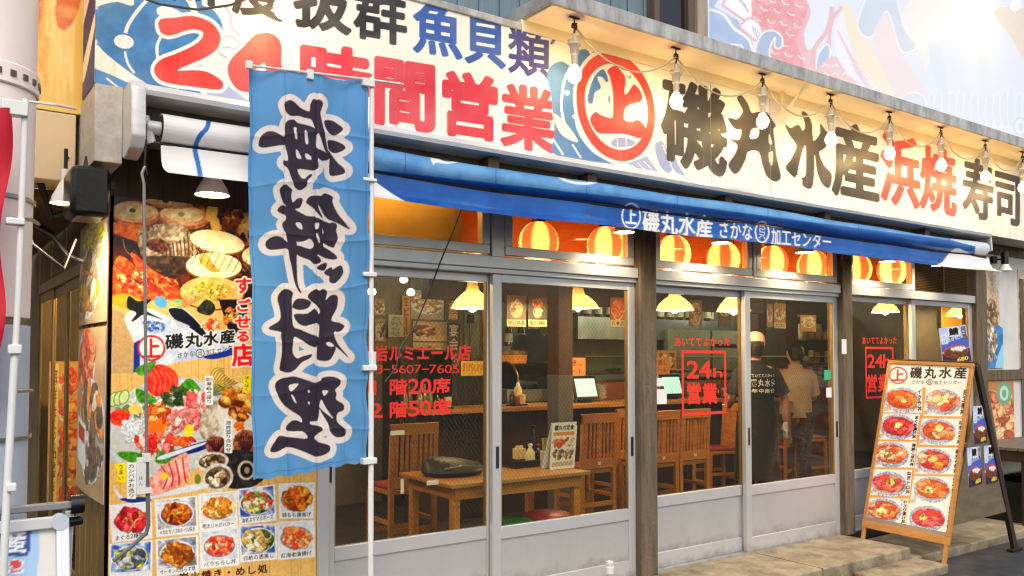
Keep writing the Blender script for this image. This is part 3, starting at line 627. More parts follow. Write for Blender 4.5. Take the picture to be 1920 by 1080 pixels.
big('浜', (1652, 242), (1724, 262), (1724, 394), (1652, 378), R2, .075); big('焼', (1726, 268), (1792, 286), (1792, 408), (1726, 390), R2, .07)
big('寿', (1805, 290), (1863, 306), (1863, 418), (1805, 404), (58, 48, 50), .065); big('司', (1864, 312), (1915, 326), (1915, 428), (1864, 414), (58, 48, 50), .075)
A.tint((226, 214, 196), 60, .35)
for k in range(150):
    x = 180+A.rng.rand()*1740; X_ = at(x, 400, -.3)[0]; za = 2.602+.5*A.rng.rand()**2; q_ = proj(np.array([(X_, -.3, 2.6), (X_, -.3, za)])); A.fillE(A.edges(np.array([q_[0]+(-.7, 0), q_[0]+(.9, 0), q_[1]+(.4, 0), q_[1]+(-.3, 0)])), (150, 136, 112), alpha=.26)
P = facade_rect(176, 1960, -.302, 3.318, 2.602, 1.45, 235, X0=.592)
sheet('printed_face', A, P, PRINT, S)
m = MB(); m.box(.592, -.30, 2.602, 9.6, -.001, 3.318); m.build('panel_box', WALLW, S)
m = MB(); m.box(.59, -.312, 3.318, 2.79, .0, 3.36); m.build('top_trim', SOOT, S, bevel=.006)
m = MB(); m.box(2.79, -.3005, 3.321, 9.6, .0, 3.386); m.build('upper_band', SOFF, S)
m = MB()
for x in (4.37, 5.0, 6.9): m.box(x, -.3035, 2.602, x+.004, -.3022, 3.318)
m.build('panel_joint', mat('joint_strip', (150, 138, 120), .6), S)  # thin darker strips along the seams between sign panels
# left end of the sign box
A = Art(0, 0, 60, 144, (28, 44, 112)); A.poly([(0, 30), (60, -6), (60, 50), (0, 75)], CREAM, sm=False); A.poly([(0, 112), (60, 84), (60, 96), (20, 124), (0, 128)], CREAM)
sheet('printed_end', A, rect((.5905, 0, 3.318), (0, -.30, 0), (0, 0, -.716), 40, 90), PRINT, S, uv=True)

# signboard over the alley, warm yellow and red
A = Art(0, 0, 160, 130, (244, 206, 116)); A.tint((226, 160, 60), 26, .5)
for k in range(26):
    x = A.rng.rand()*160; A.poly([(x, -10), (x+5, -10), (x+4+3*A.rng.rand(), 50), (x+5, 110+20*A.rng.rand()), (x+1, 90), (x-1, 40)], (250, 226, 160) if k % 2 else (222, 150, 50), tex=((246, 214, 130), 6), alpha=.6)
for x, w, y1 in ((98, 12, 116), (116, 9, 100), (132, 12, 88), (74, 9, 118), (50, 16, 110), (20, 18, 120)):
    A.poly([(x, -10), (x+w, -10), (x+w*.7, 30), (x+w*1.05, 70), (x+w*.4, y1), (x-1, 80), (x+w*.3, 44), (x-w*.15, 20)], (214, 92, 44), tex=((232, 150, 80), 6), alpha=.85)
G = thing('alley_signboard', 'glossy yellow and red signboard over the alley, left of the long sign', 'sign', (.1, .05, 2.55))
sheet('printed_face', A, rect((-.5, .048, 3.7), (1.2, 0, 0), (0, 0, -1.15), 220, 200), printed('glossy_print', .12, bump=.12), G, uv=True)
m = MB(); m.box(-.5, .05, 2.55, .70, .2, 3.7); m.build('panel_box', WALLW, G)
G = thing('beige_wall_box', 'plain beige metal box under the yellow and red alley signboard', 'box', (.1, .05, 2.2))
m = MB(); m.box(-.5, .045, 2.24, .575, .3, 2.545); m.build('box_body', mat('beige_metal', (226, 204, 168), .5, noise=((200, 172, 130), 3, .5)), G, bevel=.006)
m = MB(); a = at(126, 297, .045); m.lathe([(.0, .008), (.008, .006), (.008, 0)], (a[0], .04, a[2]), 8); m.build('bolt', RUST, G)

# ---------------------------------------------------------------- awning
W = thing('retracted_awning', 'rolled-up blue shop awning with a white lettered valance, left end white', 'awning', (.75, -.3, 2.5))
HOOD = mat('awning_hood_metal', (218, 218, 220), .32, .25, noise=((120, 118, 114), 5, .45, (.6, 4, 4)))
m = MB(); m.extrude_profile([(-.30, 2.605), (-.40, 2.605), (-.445, 2.59), (-.46, 2.565), (-.455, 2.545), (-.30, 2.535)], .755, 7.93); m.build('hood', HOOD, W)
SAND = mat('speckled_grey_box', (200, 196, 188), .8, noise=((96, 92, 86), 22, .45), bump=.2)
m = MB(); m.box(.592, -.325, 2.27, .70, .7, 2.595); m.build('end_box', SAND, W, bevel=.004)
def endcap(x0, x1):
    m = MB(); m.extrude_profile([(-.31, 2.595), (-.46, 2.595), (-.49, 2.56), (-.50, 2.36), (-.47, 2.31), (-.36, 2.285), (-.31, 2.30)], x0, x1); m.build('end_cap', HOOD, W, bevel=.008)
endcap(.70, .757)
m = MB(); m.extrude_profile([(-.31, 2.595), (-.44, 2.595), (-.45, 2.42), (-.31, 2.40)], 7.93, 7.955); m.build('end_cap', HOOD, W, bevel=.004)
m = MB(); m.box(.76, -.31, 2.36, 7.93, -.29, 2.535); m.build('back_plate', mat('cavity_shade_brown', (92, 84, 74), .7, noise=((60, 52, 44), 6, .7)), W)  # dark brown plate carries the shade of the cavity above the roll
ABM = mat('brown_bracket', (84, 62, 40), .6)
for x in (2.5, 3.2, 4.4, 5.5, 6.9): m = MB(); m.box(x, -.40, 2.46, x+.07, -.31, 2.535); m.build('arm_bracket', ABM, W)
A = Art(280, 170, 1900, 560, (36, 100, 178))
up = [(280, 150), (690, 150), (690, 275), (690, 320), (1220, 378), (1900, 470), (1900, 150)]
A.poly([(686, 150), (1900, 250), (1900, 466), (1868, 462), (1220, 376), (686, 317)], (112, 166, 212), sm=False, tex=((88, 142, 198), 30))  # the roll's lighter blue has light from the sky painted in
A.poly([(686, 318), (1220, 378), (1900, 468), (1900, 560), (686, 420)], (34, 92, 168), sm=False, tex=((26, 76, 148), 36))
for k in range(7): A.line([(760+170*k, 150), (760+170*k, 560)], 1.4, (30, 70, 130), curve=False)
WH = (226, 226, 226)
A.poly([(200, 100), (686, 100), (686, 318), (700, 338), (735, 363), (780, 389), (800, 420), (200, 420)], WH, sm=False)
A.ell(688, 292, 12, 12, WH)
A.line([(392, 222), (388, 240), (374, 256), (366, 280), (372, 310), (380, 352)], 9, (30, 104, 184))
for pts in ([(716, 273), (740, 277), (770, 283)],): A.line(pts, 3, WH)
A.poly([(806, 290), (818, 297), (840, 289), (872, 296), (868, 302), (840, 307), (818, 305), (812, 309)], WH); A.poly([(824, 298), (842, 293), (864, 298), (842, 303)], (70, 90, 110))
A.line([(1030, 318), (1060, 338), (1100, 344), (1140, 335)], 5, WH); A.poly([(1225, 350), (1280, 366), (1262, 352)], WH, sm=False); A.line([(1590, 406), (1620, 417), (1634, 414)], 4, WH)
A.poly([(1768, 490), (1790, 466), (1812, 472), (1830, 480), (1840, 450), (1900, 450), (1900, 520), (1768, 500)], WH); A.poly([(1830, 440), (1900, 445), (1900, 520), (1826, 500)], WH, sm=False)
A.poly([(1770, 432), (1800, 436), (1840, 440), (1880, 450), (1880, 470), (1790, 452)], (206, 220, 230))
LT = (224, 220, 212)
def ringtext(x, y, rx, ry, ch, w, c=LT, off=.05):
    A.ell(x, y, rx, ry, c); A.ell(x, y, rx-3, ry-3.2, (14, 74, 168)); A.text(ch, ((x-w*.62, y-ry*.66-1), (x+w*.62, y-ry*.66+2), (x+w*.62, y+ry*.66+1), (x-w*.62, y+ry*.66-1)), c, off)
ringtext(1183.5, 405, 18.5, 25, '上', 17, off=.06)
A.row('磯丸水産', (1204, 391), (1338, 404), 47, 42, LT, .055)
A.row('さかな', (1346, 411), (1412, 418), 36, 34, LT, .045); ringtext(1429, 435, 14, 21, '貝', 12, off=.03)
A.row('加工センター', (1446, 426), (1560, 440), 34, 28, LT, .045)
th2 = np.radians(np.linspace(105, -75, 13)); roll = [(-.385-.062*math.cos(t-math.pi/2+math.pi/2), 2.428+.062*math.sin(t)) for t in th2]
def profile_sheet(prof, name, X0, X1, px0, px1, nsub=3):
    pr = np.array(prof); k = np.linspace(0, len(pr)-1, (len(pr)-1)*nsub+1); py = np.interp(k, range(len(pr)), pr[:, 0]); pz = np.interp(k, range(len(pr)), pr[:, 1])
    xs = np.array([at(p, 400, -.45)[0] for p in np.arange(px0, px1, 1.6)]); xs = xs[(xs > X0) & (xs < X1)]; xs = np.concatenate(([X0], xs, [X1]))
    P_ = np.zeros((len(k), len(xs), 3)); P_[..., 0] = xs; P_[..., 1] = py[:, None]; P_[..., 2] = pz[:, None]
    sag = .006*np.sin(xs*1.7)+.004*np.sin(xs*4.1+1); P_[..., 2] += sag; P_[..., 1] += .004*np.sin(xs*7+pz[:, None]*20)
    return sheet(name, A, P_, VINYL, W)
roll = [(-.385+.062*math.cos(a_), 2.428+.062*math.sin(a_)) for a_ in np.radians(np.linspace(70, 285, 15))]
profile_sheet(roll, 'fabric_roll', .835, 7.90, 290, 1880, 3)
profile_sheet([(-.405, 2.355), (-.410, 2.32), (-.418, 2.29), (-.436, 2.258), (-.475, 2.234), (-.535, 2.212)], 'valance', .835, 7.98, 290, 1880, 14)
m = MB(); m.tube([(.80, -.395, 2.36), (7.93, -.395, 2.36)], .011, 8); m.build('front_bar', DARKM, W)
m = MB(); m.tube([(.78, -.385, 2.428), (.835, -.385, 2.428)], .03, 12); m.tube([(.77, -.385, 2.47), (.80, -.385, 2.36)], .022, 8); m.build('gear_box', HOOD, W)

# awning crank rod hanging at the left end
R_ = thing('awning_crank_rod', 'thin grey crank rod with white handle tag, hanging from the awning gear', 'crank rod', (.79, -.47, .6))
rp = lambda x, y: at(x, y, -.47)
m = MB(); m.tube([rp(273, 232), rp(272, 300), rp(270, 318)], .005, 6); m.tube([rp(270, 318), rp(266, 322), rp(269, 333), rp(276, 328), rp(273, 314)], .004, 6); m.build('upper_rod', DARKM, R_)
GR = mat('grey_rod_metal', (140, 138, 136), .4, .6)
m = MB(); m.tube([rp(272, 312), rp(266, 325), rp(270, 345), rp(270, 380), rp(273, 640), rp(275, 860)], .0065, 8); m.build('lower_rod', GR, R_)
m = MB(); m.tube([rp(275, 860), rp(277, 925), rp(278, 985), rp(274, 1000), rp(240, 1030), rp(212, 1052)], .0085, 8); m.build('crank_handle', mat('dark_grey_grip', (96, 98, 102), .5), R_)
a = rp(255, 858); b = rp(272, 926)
m = MB(); m.box(a[0], -.485, b[2], b[0], -.478, a[2]); tg = m.build('tag', WHITEP, R_, bevel=.002)
m = MB(); q = rp(270, 856); m.box(q[0]-.005, -.49, q[2]-.02, q[0]+.022, -.462, q[2]+.012); q = rp(276, 920); m.box(q[0]-.01, -.488, q[2]-.008, q[0]+.014, -.46, q[2]+.014); m.build('clip', WHITEP, R_)
cut_letters('tag_lettering', [('は', ((260, 892), (268, 892), (268, 900), (260, 900)), .02), ('ん', ((260, 903), (268, 903), (268, 911), (260, 911)), .02)], -.4856, tg, DARKM)

# ---------------------------------------------------------------- nobori flag in front of the shop
FY = -.65
N_ = thing('nobori_banner', 'tall sky-blue vertical banner with mirrored black brush characters on a white pole', 'banner', (1.69, FY, -.14))
TLc, TRc, BRc, BLc = (468, 126), (690, 152), (688, 866), (477, 902)
A = Art(455, 110, 705, 915, (90, 154, 212), ss=2)
Zs = ((5.4, 460, 160), (5.4, 460, 340), (5.4, 460, 520), (5.4, 460, 690)); INK = (52, 46, 62)
P1 = [([(385, 185), (440, 152), (500, 180), (560, 230), (645, 265), (650, 200), (680, 140), (720, 150), (745, 140), (790, 180), (770, 250), (765, 290), (800, 440), (830, 600), (860, 690), (840, 680), (800, 640), (740, 490), (715, 500), (700, 440), (665, 350), (600, 330), (540, 310), (450, 310), (400, 260)], ()),
 ([(395, 400), (430, 355), (490, 350), (530, 380), (610, 400), (700, 440), (712, 500), (705, 600), (730, 640), (862, 690), (855, 745), (780, 762), (735, 740), (748, 825), (710, 860), (660, 865), (530, 850), (560, 930), (600, 950), (650, 905), (678, 915), (625, 970), (620, 1020), (560, 1064), (505, 1040), (470, 960), (430, 850), (380, 800), (385, 760), (428, 760), (400, 620), (385, 606), (310, 612), (220, 620), (165, 610), (150, 575), (165, 510), (210, 468), (260, 458), (310, 480), (385, 520)], ([(482, 430), (515, 430), (510, 470), (520, 540), (495, 530)], [(592, 470), (612, 465), (628, 585), (600, 585)], [(505, 650), (530, 670), (565, 745), (515, 730)], [(600, 690), (655, 720), (660, 755), (610, 745)])),
 ([(808, 380), (830, 345), (910, 345), (960, 375), (1012, 430), (960, 480), (905, 498), (850, 465)], ()), ([(838, 580), (850, 545), (930, 550), (1000, 590), (1020, 630), (970, 665), (910, 675), (855, 640)], ()), ([(850, 650), (880, 680), (960, 780), (1015, 840), (1022, 885), (960, 905), (890, 905), (875, 850), (870, 740)], ())]
P2 = [([(340, 100), (365, 55), (405, 35), (440, 60), (472, 90), (462, 150), (480, 215), (520, 180), (560, 170), (578, 195), (550, 270), (505, 280), (530, 320), (512, 420), (505, 560), (512, 640), (505, 800), (515, 1000), (530, 1080), (552, 1137), (520, 1110), (495, 1050), (470, 950), (450, 850), (430, 780), (415, 690), (340, 690), (250, 697), (212, 665), (215, 610), (260, 570), (320, 558), (380, 585), (415, 615), (400, 520), (372, 440), (410, 390), (405, 345), (350, 325), (323, 295), (350, 255), (385, 245), (415, 255), (370, 200)], ()),
 ([(500, 300), (620, 355), (700, 360), (800, 395), (880, 420), (905, 410), (947, 435), (940, 500), (952, 570), (920, 640), (905, 667), (850, 650), (800, 625), (800, 660), (860, 690), (920, 740), (932, 780), (880, 787), (800, 770), (720, 740), (762, 790), (750, 825), (680, 840), (630, 800), (510, 745), (504, 650), (640, 690), (682, 640), (640, 585), (590, 607), (504, 605), (480, 450)], ([(510, 425), (560, 425), (575, 490), (530, 470)], [(705, 430), (755, 425), (745, 480), (710, 480)], [(795, 470), (808, 520), (795, 525)], [(720, 530), (740, 540), (758, 620), (735, 610)])),
 ([(613, 200), (650, 155), (730, 143), (770, 145), (820, 116), (902, 150), (895, 200), (940, 310), (1000, 400), (1057, 482), (1020, 470), (930, 410), (860, 380), (800, 330), (740, 240), (750, 290), (800, 372), (760, 350), (700, 290), (620, 230)], ()),
 ([(723, 880), (745, 850), (820, 820), (834, 850), (810, 897), (760, 900)], ()), ([(810, 910), (880, 865), (895, 890), (940, 860), (970, 853), (990, 920), (960, 990), (915, 1032), (868, 1010), (865, 960), (820, 940)], ())]
P3 = [([(308, 200), (380, 120), (467, 155), (455, 230), (462, 480), (540, 530), (650, 575), (745, 600), (752, 640), (735, 705), (640, 690), (500, 605), (475, 640), (475, 760), (515, 820), (570, 800), (668, 778), (640, 820), (560, 860), (500, 930), (440, 964), (370, 950), (343, 920), (365, 760), (345, 600), (340, 555), (240, 532), (236, 500), (330, 430), (330, 330)], ()),
 ([(458, 290), (490, 230), (560, 216), (642, 250), (610, 310), (530, 332), (470, 315)], ()),
 ([(473, 375), (600, 370), (680, 318), (742, 370), (740, 310), (640, 240), (612, 190), (660, 140), (720, 120), (750, 135), (800, 116), (842, 150), (822, 230), (880, 180), (930, 178), (944, 215), (930, 310), (880, 430), (960, 460), (1000, 490), (990, 520), (960, 550), (910, 560), (960, 690), (1042, 802), (1025, 797), (935, 705), (930, 735), (880, 830), (820, 847), (740, 835), (728, 790), (745, 700), (750, 480), (640, 480), (580, 495), (510, 460)], ([(840, 665), (880, 655), (920, 695), (870, 700)],))]
P4 = [([(303, 190), (340, 120), (430, 93), (500, 88), (620, 125), (710, 150), (780, 125), (800, 98), (900, 88), (967, 120), (972, 170), (930, 220), (945, 260), (940, 320), (1007, 370), (1000, 430), (945, 460), (940, 550), (1022, 630), (1015, 690), (930, 702), (870, 640), (850, 560), (790, 450), (775, 420), (770, 430), (755, 510), (720, 540), (650, 540), (650, 570), (770, 595), (787, 640), (690, 700), (760, 755), (872, 790), (860, 860), (740, 902), (640, 870), (500, 815), (420, 805), (330, 850), (265, 852), (258, 820), (300, 740), (350, 688), (440, 700), (610, 710), (560, 640), (440, 640), (418, 600), (460, 540), (510, 528), (560, 550), (545, 490), (450, 420), (360, 330)], ([(440, 180), (480, 160), (530, 160), (490, 215), (455, 235)], [(460, 265), (490, 290), (515, 355), (490, 335)], [(620, 215), (650, 240), (630, 250)], [(625, 340), (650, 345), (640, 372)], [(805, 230), (870, 235), (830, 285)], [(775, 370), (800, 320), (840, 400), (905, 515), (860, 480), (780, 410)]))]
HAL = (228, 224, 222)
Es = []
for zz, grp in zip(Zs, (P1, P2, P3, P4)):
    for o_, hs in grp:
        f = lambda p: A.edges(smooth_loop(np.asarray(p, float)/zz[0]+np.array(zz[1:]), 3)); Es.append(np.concatenate([f(o_)]+[f(h) for h in hs]))
for E in Es: A.fillE(E, HAL, halo=(HAL, 11.5))
for E in Es: A.fillE(E, INK)
A.line([(473, 120), (482, 900)], 1.2, (60, 120, 190), curve=False); A.line([(684, 150), (682, 870)], 1.2, (60, 120, 190), curve=False); A.line([(470, 893), (690, 858)], 1.2, (60, 120, 190), curve=False)
nu, nv = 220, 620
u, v = np.meshgrid(np.linspace(0, 1, nu), np.linspace(0, 1, nv))
ref = np.zeros((nv, nu, 3)); q4 = [np.array(p, float) for p in (TLc, TRc, BRc, BLc)]
w4 = [at(*p, FY) for p in (TLc, TRc, BRc, BLc)]
ref = (w4[0]*(1-u[..., None])+w4[1]*u[..., None])*(1-v[..., None])+(w4[3]*(1-u[..., None])+w4[2]*u[..., None])*v[..., None]
P = ref.copy()
rngf = np.random.RandomState(5)
fold = .015*np.sin(u*9+1+.8*np.sin(v*3))+.008*np.sin(u*19+v*3)+.006*np.sin(v*7+u*2)
cr = np.zeros_like(u)
for vc in (.155, .285, .415, .54, .665, .79, .91): cr -= .0055*np.exp(-np.abs(v-vc-.01*np.sin(u*5+vc*9))/.0065)
for uc in (.27, .55, .82): cr += .0085*np.exp(-np.abs(u-uc-.012*np.sin(v*6+uc*5))/.012)
diag = .007*np.sin((u*1.4+v*5.5)*6.0)*np.exp(-u*3.2)+.006*np.sin((v*8-u*2.5)*5)*np.exp(-(1-u)*6)
hem = .008*np.sin(u*34)*np.clip((v-.965)/.035, 0, 1)
P[..., 1] += fold+cr+diag+hem
P[..., 2] += .004*np.sin(u*40)*np.clip((v-.97)/.03, 0, 1)
P[..., 0] += .004*np.sin(v*14)*(1-u)+.004*np.sin(v*7*2*math.pi)*u
sheet('flag_cloth', A, P, CLOTH, N_, ref=ref)
pp = lambda x, y, d=0: at(x, y, FY+d)
top = pp(697, 146); bot = np.array((top[0]+.012, FY, -.14))
m = MB(); m.tube([top, top*.5+bot*.5], .0105, 12); m.tube([top*.5+bot*.5, bot], .0125, 12); q = pp(698, 680); m.tube([q+(0, 0, .05), q+(0, 0, -.02)], .018, 12); m.build('pole', WHITEP, N_)
m = MB(); m.tube([pp(462, 122, -.008), pp(697, 150, -.008), pp(756, 158, -.008)], .0055, 8); m.build('crossbar', WHITEP, N_)
for (x0, y0, x1, y1) in ((460, 114, 472, 132), (574, 130, 586, 152), (678, 146, 700, 166)):
    a, b = pp(x0, y0), pp(x1, y1); m = MB(); m.box(a[0], FY-.018, b[2], b[0], FY+.006, a[2]); m.build('loop', WHITEP, N_, bevel=.004)
for y in (338, 515, 690, 864):
    a, b = pp(678, y-5), pp(704, y+5); m = MB(); m.box(a[0], FY-.02, b[2], b[0], FY+.018, a[2]); m.build('loop', WHITEP, N_, bevel=.004)
m = MB(); m.lathe([(.16, 0), (.16, .03), (.05, .06), (.025, .12), (.0, .125)], (bot[0], FY, -.14), 20); m.build('base', WHITEP, N_)
# ---------------------------------------------------------------- tall food poster on the front wall
FP = thing('food_poster', 'tall wall poster of grilled shellfish, sashimi and small dish photos behind the blue banner', 'poster', (.72, -.02, .25))
A = Art(195, 350, 615, 1125, (226, 192, 134), ss=2, seed=4)
for k in range(60):
    x = 195+A.rng.rand()*420; A.line([(x, 600), (x+A.rng.randn()*2, 860), (x+A.rng.randn()*3, 1125)], 1+2*A.rng.rand(), (206+20*A.rng.rand(), 166+24*A.rng.rand(), 104+20*A.rng.rand()))
ZP = (3.177, 180, 360); ZQ = (2.7, 180, 680)
A.poly([(80, -40), (1400, -40), (1400, 700), (800, 660), (500, 640), (80, 640)], (46, 30, 20), ZP, sm=False, tex=((96, 56, 26), 26))
A.poly([(560, 40), (1000, 40), (1000, 300), (900, 330), (760, 230), (600, 200)], (150, 96, 44), ZP, tex=((232, 196, 130), 18))
A.scatter(560, 330, 440, 300, [(70, 44, 26), (40, 26, 18), (110, 66, 34), (90, 50, 26)], 160, 40, 2.5, ZP, hi=False)
A.scatter(820, 120, 120, 70, [(120, 70, 30), (60, 36, 20), (190, 140, 80)], 30, 26, 2, ZP, hi=False)
for (cx, cy, rx, ry, rot) in ((232, 118, 148, 74, 4), (522, 140, 150, 70, 6), (430, 60, 150, 26, 4)):
    A.ell(cx, cy+12, rx, ry, (150, 88, 54), rot, ZP, tex=((206, 140, 96), 6)); A.ell(cx, cy, rx*.94, ry*.86, (232, 198, 164), rot, ZP, tex=((196, 140, 100), 10)); A.ell(cx, cy-4, rx*.78, ry*.62, (236, 222, 190), rot, ZP, tex=((204, 178, 130), 8))
    A.ell(cx-14, cy-8, 20, 13, (66, 92, 44), rot, ZP)
A.poly([(90, 180), (280, 200), (300, 260), (270, 300), (140, 260), (90, 230)], (226, 140, 40), ZP, tex=((196, 100, 20), 8))
A.poly([(250, 240), (330, 200), (480, 188), (560, 240), (600, 360), (560, 400), (440, 380), (330, 430), (270, 380)], (122, 100, 80), ZP, tex=((214, 196, 172), 7))
for k in range(9): A.line([(330+30*k, 200+4*k*(k > 4)), (380+24*k, 280), (400+22*k, 380)], 7, (66, 52, 44), ZP)
A.poly([(320, 230), (480, 190), (540, 240), (470, 300), (340, 290)], (226, 214, 196), ZP, tex=((150, 128, 104), 7)); A.ell(368, 318, 68, 40, (52, 30, 18), 8, ZP, tex=((150, 96, 44), 6))
A.poly([(280, 390), (440, 380), (580, 400), (480, 500), (340, 440)], (58, 46, 38), ZP, tex=((110, 90, 70), 6))
for (cx, cy, rx, ry, rot, c) in ((722, 295, 165, 66, 10, (240, 222, 178)), (702, 440, 166, 78, 2, (246, 226, 180)), (960, 380, 90, 60, 0, (236, 206, 160))):
    A.ell(cx, cy+10, rx*1.02, ry*1.03, (140, 98, 54), rot, ZP); A.ell(cx, cy, rx, ry, c, rot, ZP, tex=((250, 240, 214), 12))
A.poly([(610, 390), (660, 370), (700, 430), (740, 470), (690, 478), (640, 440)], (224, 182, 110), ZP, tex=((196, 144, 76), 6)); A.ell(690, 120, 34, 60, (224, 190, 120), 10, ZP); A.poly([(680, 140), (730, 160), (735, 230), (690, 220)], (224, 190, 120), ZP)
for k in range(10): A.line([(560+40*k, 330+12*k), (610+40*k, 420+8*k)], 4, (190, 170, 140), ZP); A.line([(620+40*k, 320+12*k), (575+40*k, 430+8*k)], 3, (30, 22, 16), ZP)
for p in ([(110, 420), (150, 380), (230, 440), (330, 540), (360, 640), (120, 640), (90, 540)], [(205, 370), (250, 380), (330, 460), (460, 540), (520, 600), (480, 640), (360, 620), (280, 520)]):
    A.poly(p, (196, 74, 34), ZP, tex=((238, 142, 82), 6))
A.scatter(230, 540, 110, 80, [(206, 84, 44), (236, 150, 96), (150, 50, 28), (238, 186, 140)], 70, 22, 3, ZP, rot=40)
A.scatter(400, 560, 100, 50, [(206, 84, 44), (236, 150, 96), (160, 56, 28)], 50, 20, 3, ZP, rot=35)
A.line([(160, 280), (180, 350), (240, 400)], 5, (190, 140, 100), ZP); A.line([(90, 420), (220, 520), (330, 580)], 4, (110, 40, 24), ZP)
A.ell(690, 606, 196, 102, (150, 98, 54), 2, ZP); A.ell(690, 600, 190, 96, (224, 176, 112), 2, ZP, tex=((236, 206, 150), 10)); A.scatter(680, 590, 130, 60, [(222, 190, 90), (236, 214, 150), (130, 140, 60), (206, 150, 70)], 110, 11, 2, ZP)
A.poly([(730, 640), (900, 640), (900, 860), (790, 830)], (54, 34, 22), ZP, sm=False); A.scatter(800, 740, 60, 50, [(216, 170, 100), (60, 40, 26), (180, 120, 70)], 30, 18, 2, ZP)
A.soften(195, 350, 600, 565, .7)
# fishing-flag banner with the shop's name
A.poly([(88, 620), (200, 610), (330, 690), (250, 720), (90, 660)], (206, 172, 40), ZP)
A.poly([(90, 690), (180, 730), (230, 1010), (225, 1080), (90, 1080)], (196, 170, 130), ZP, sm=False)
A.poly([(170, 740), (300, 690), (470, 760), (640, 820), (840, 840), (835, 960), (700, 990), (500, 1010), (340, 1060), (225, 1070), (225, 900)], (228, 228, 230), ZP, tex=((190, 204, 226), 16))
A.poly([(225, 900), (260, 880), (260, 1070), (222, 1075)], (44, 68, 140), ZP, sm=False); A.poly([(640, 980), (760, 950), (838, 920), (834, 962), (700, 996)], (50, 76, 146), ZP); A.poly([(280, 770), (400, 780), (400, 830), (300, 830)], (56, 90, 160), ZP, tex=((210, 220, 236), 5))
A.poly([(195, 620), (250, 650), (330, 640), (290, 700), (400, 760), (290, 730), (240, 760), (210, 770), (240, 720), (185, 690)], (24, 24, 30), ZP)
A.poly([(432, 705), (460, 690), (520, 700), (600, 770), (660, 850), (640, 865), (560, 810), (470, 760)], (40, 38, 60), ZP, halo=((236, 236, 236), 1.5)); A.poly([(440, 730), (470, 760), (560, 800), (500, 810)], (200, 200, 210), ZP)
for k in range(6): A.line([(500+4*k, 690), (530+22*k, 640-8*abs(k-3))], 9, (236, 150, 110), ZP)
A.ell(385, 655, 42, 32, (116, 176, 216), 30, ZP); A.ell(490, 650, 20, 14, (140, 190, 140), 0, ZP); A.ell(500, 684, 18, 12, (140, 190, 140), 0, ZP)
A.poly([(600, 700), (660, 640), (710, 680), (690, 730), (640, 730)], (96, 104, 80), ZP, tex=((40, 44, 36), 4)); A.scatter(690, 790, 70, 36, [(226, 120, 70), (240, 200, 170), (206, 80, 50)], 22, 16, 3, ZP)
A.ell(330, 930, 84, 78, (196, 40, 44), 0, ZP); A.ell(330, 930, 72, 66, (236, 232, 228), 0, ZP); A.text('上', [(p[0]/3.177+180, p[1]/3.177+360) for p in ((278, 872), (384, 868), (384, 992), (278, 996))], (196, 40, 44), .05)
HALO = ((232, 232, 232), 2)
def zq(pts, z): return [(p[0]/z[0]+z[1], p[1]/z[0]+z[2]) for p in pts]
for ch, q in zip('磯丸水産', (((412, 850), (520, 838), (520, 930), (412, 942)), ((532, 842), (632, 832), (632, 922), (532, 932)), ((640, 834), (728, 826), (728, 910), (640, 918)), ((738, 826), (830, 816), (830, 896), (738, 906)))): A.text(ch, zq(q, ZP), (26, 24, 24), .05, HALO)
for i, ch in enumerate('さかな'): A.text(ch, zq(((484+36*i, 958-6*i), (516+36*i, 953-6*i), (516+36*i, 990-6*i), (484+36*i, 994-6*i)), ZP), (26, 24, 24), .03)
A.ell(620, 962, 27, 27, (26, 24, 24), 0, ZP); A.ell(620, 962, 22, 22, (232, 232, 232), 0, ZP); A.text('貝', zq(((606, 946), (634, 944), (634, 978), (606, 980)), ZP), (26, 24, 24), .02)
for i, ch in enumerate('加工センター'): A.text(ch, zq(((654+32*i, 940-6*i), (684+32*i, 935-6*i), (684+32*i, 968-6*i), (654+32*i, 972-6*i)), ZP), (26, 24, 24), .03)
for ch, y0, y1, w in (('す', 508, 605, 104), ('ご', 640, 712, 90), ('せ', 735, 812, 96), ('る', 826, 892, 86), ('店', 905, 1036, 128)):
    A.text(ch, zq(((876-w/2, y0), (876+w/2, y0-3), (876+w/2, y1), (876-w/2, y1+3)), ZP), (220, 34, 28), .06, ((238, 232, 226), 3))
# the platter
S1 = [(206, 60, 50), (226, 90, 76), (180, 40, 40), (232, 130, 110)]; PK = [(236, 176, 164), (226, 140, 136), (244, 212, 198), (206, 104, 104)]; GRN = [(84, 140, 40), (130, 176, 50), (60, 104, 34)]
A.ell(360, 330, 330, 250, (222, 220, 216), -18, ZQ, tex=((180, 190, 206), 14)); A.ell(360, 330, 300, 222, (206, 206, 200), -18, ZQ)
A.scatter(330, 300, 250, 190, [(232, 232, 226), (206, 210, 204), (110, 130, 70), (236, 220, 206)], 120, 26, 3, ZQ)
A.poly([(262, 30), (340, 10), (410, 60), (400, 140), (300, 170), (250, 110)], (196, 50, 40), ZQ, tex=((236, 110, 84), 7))
for k in range(5): A.line([(262+30*k, 20+8*k), (300+26*k, 90), (290+26*k, 160)], 8, (232, 120, 96), ZQ)
for p in ([(200, 30), (300, -10), (280, 40), (230, 66)], [(205, 130), (290, 170), (300, 205), (220, 200)], [(420, 130), (470, 80), (520, 120), (530, 160), (450, 170)], [(105, 460), (170, 450), (240, 470), (180, 505)], [(300, 500), (330, 430), (400, 440), (440, 470), (360, 510)]): A.poly(p, (110, 170, 44), ZQ, tex=((64, 120, 34), 4))
for k in range(3): A.ell(90+26*k, 186-6*k, 26, 40, (110, 150, 60), 20, ZQ); A.ell(90+26*k, 186-6*k, 21, 35, (214, 224, 170), 20, ZQ)
A.ell(122, 278, 54, 42, (206, 44, 30), 0, ZQ, tex=((240, 110, 80), 5)); A.ell(200, 236, 36, 26, (236, 206, 130), 0, ZQ)
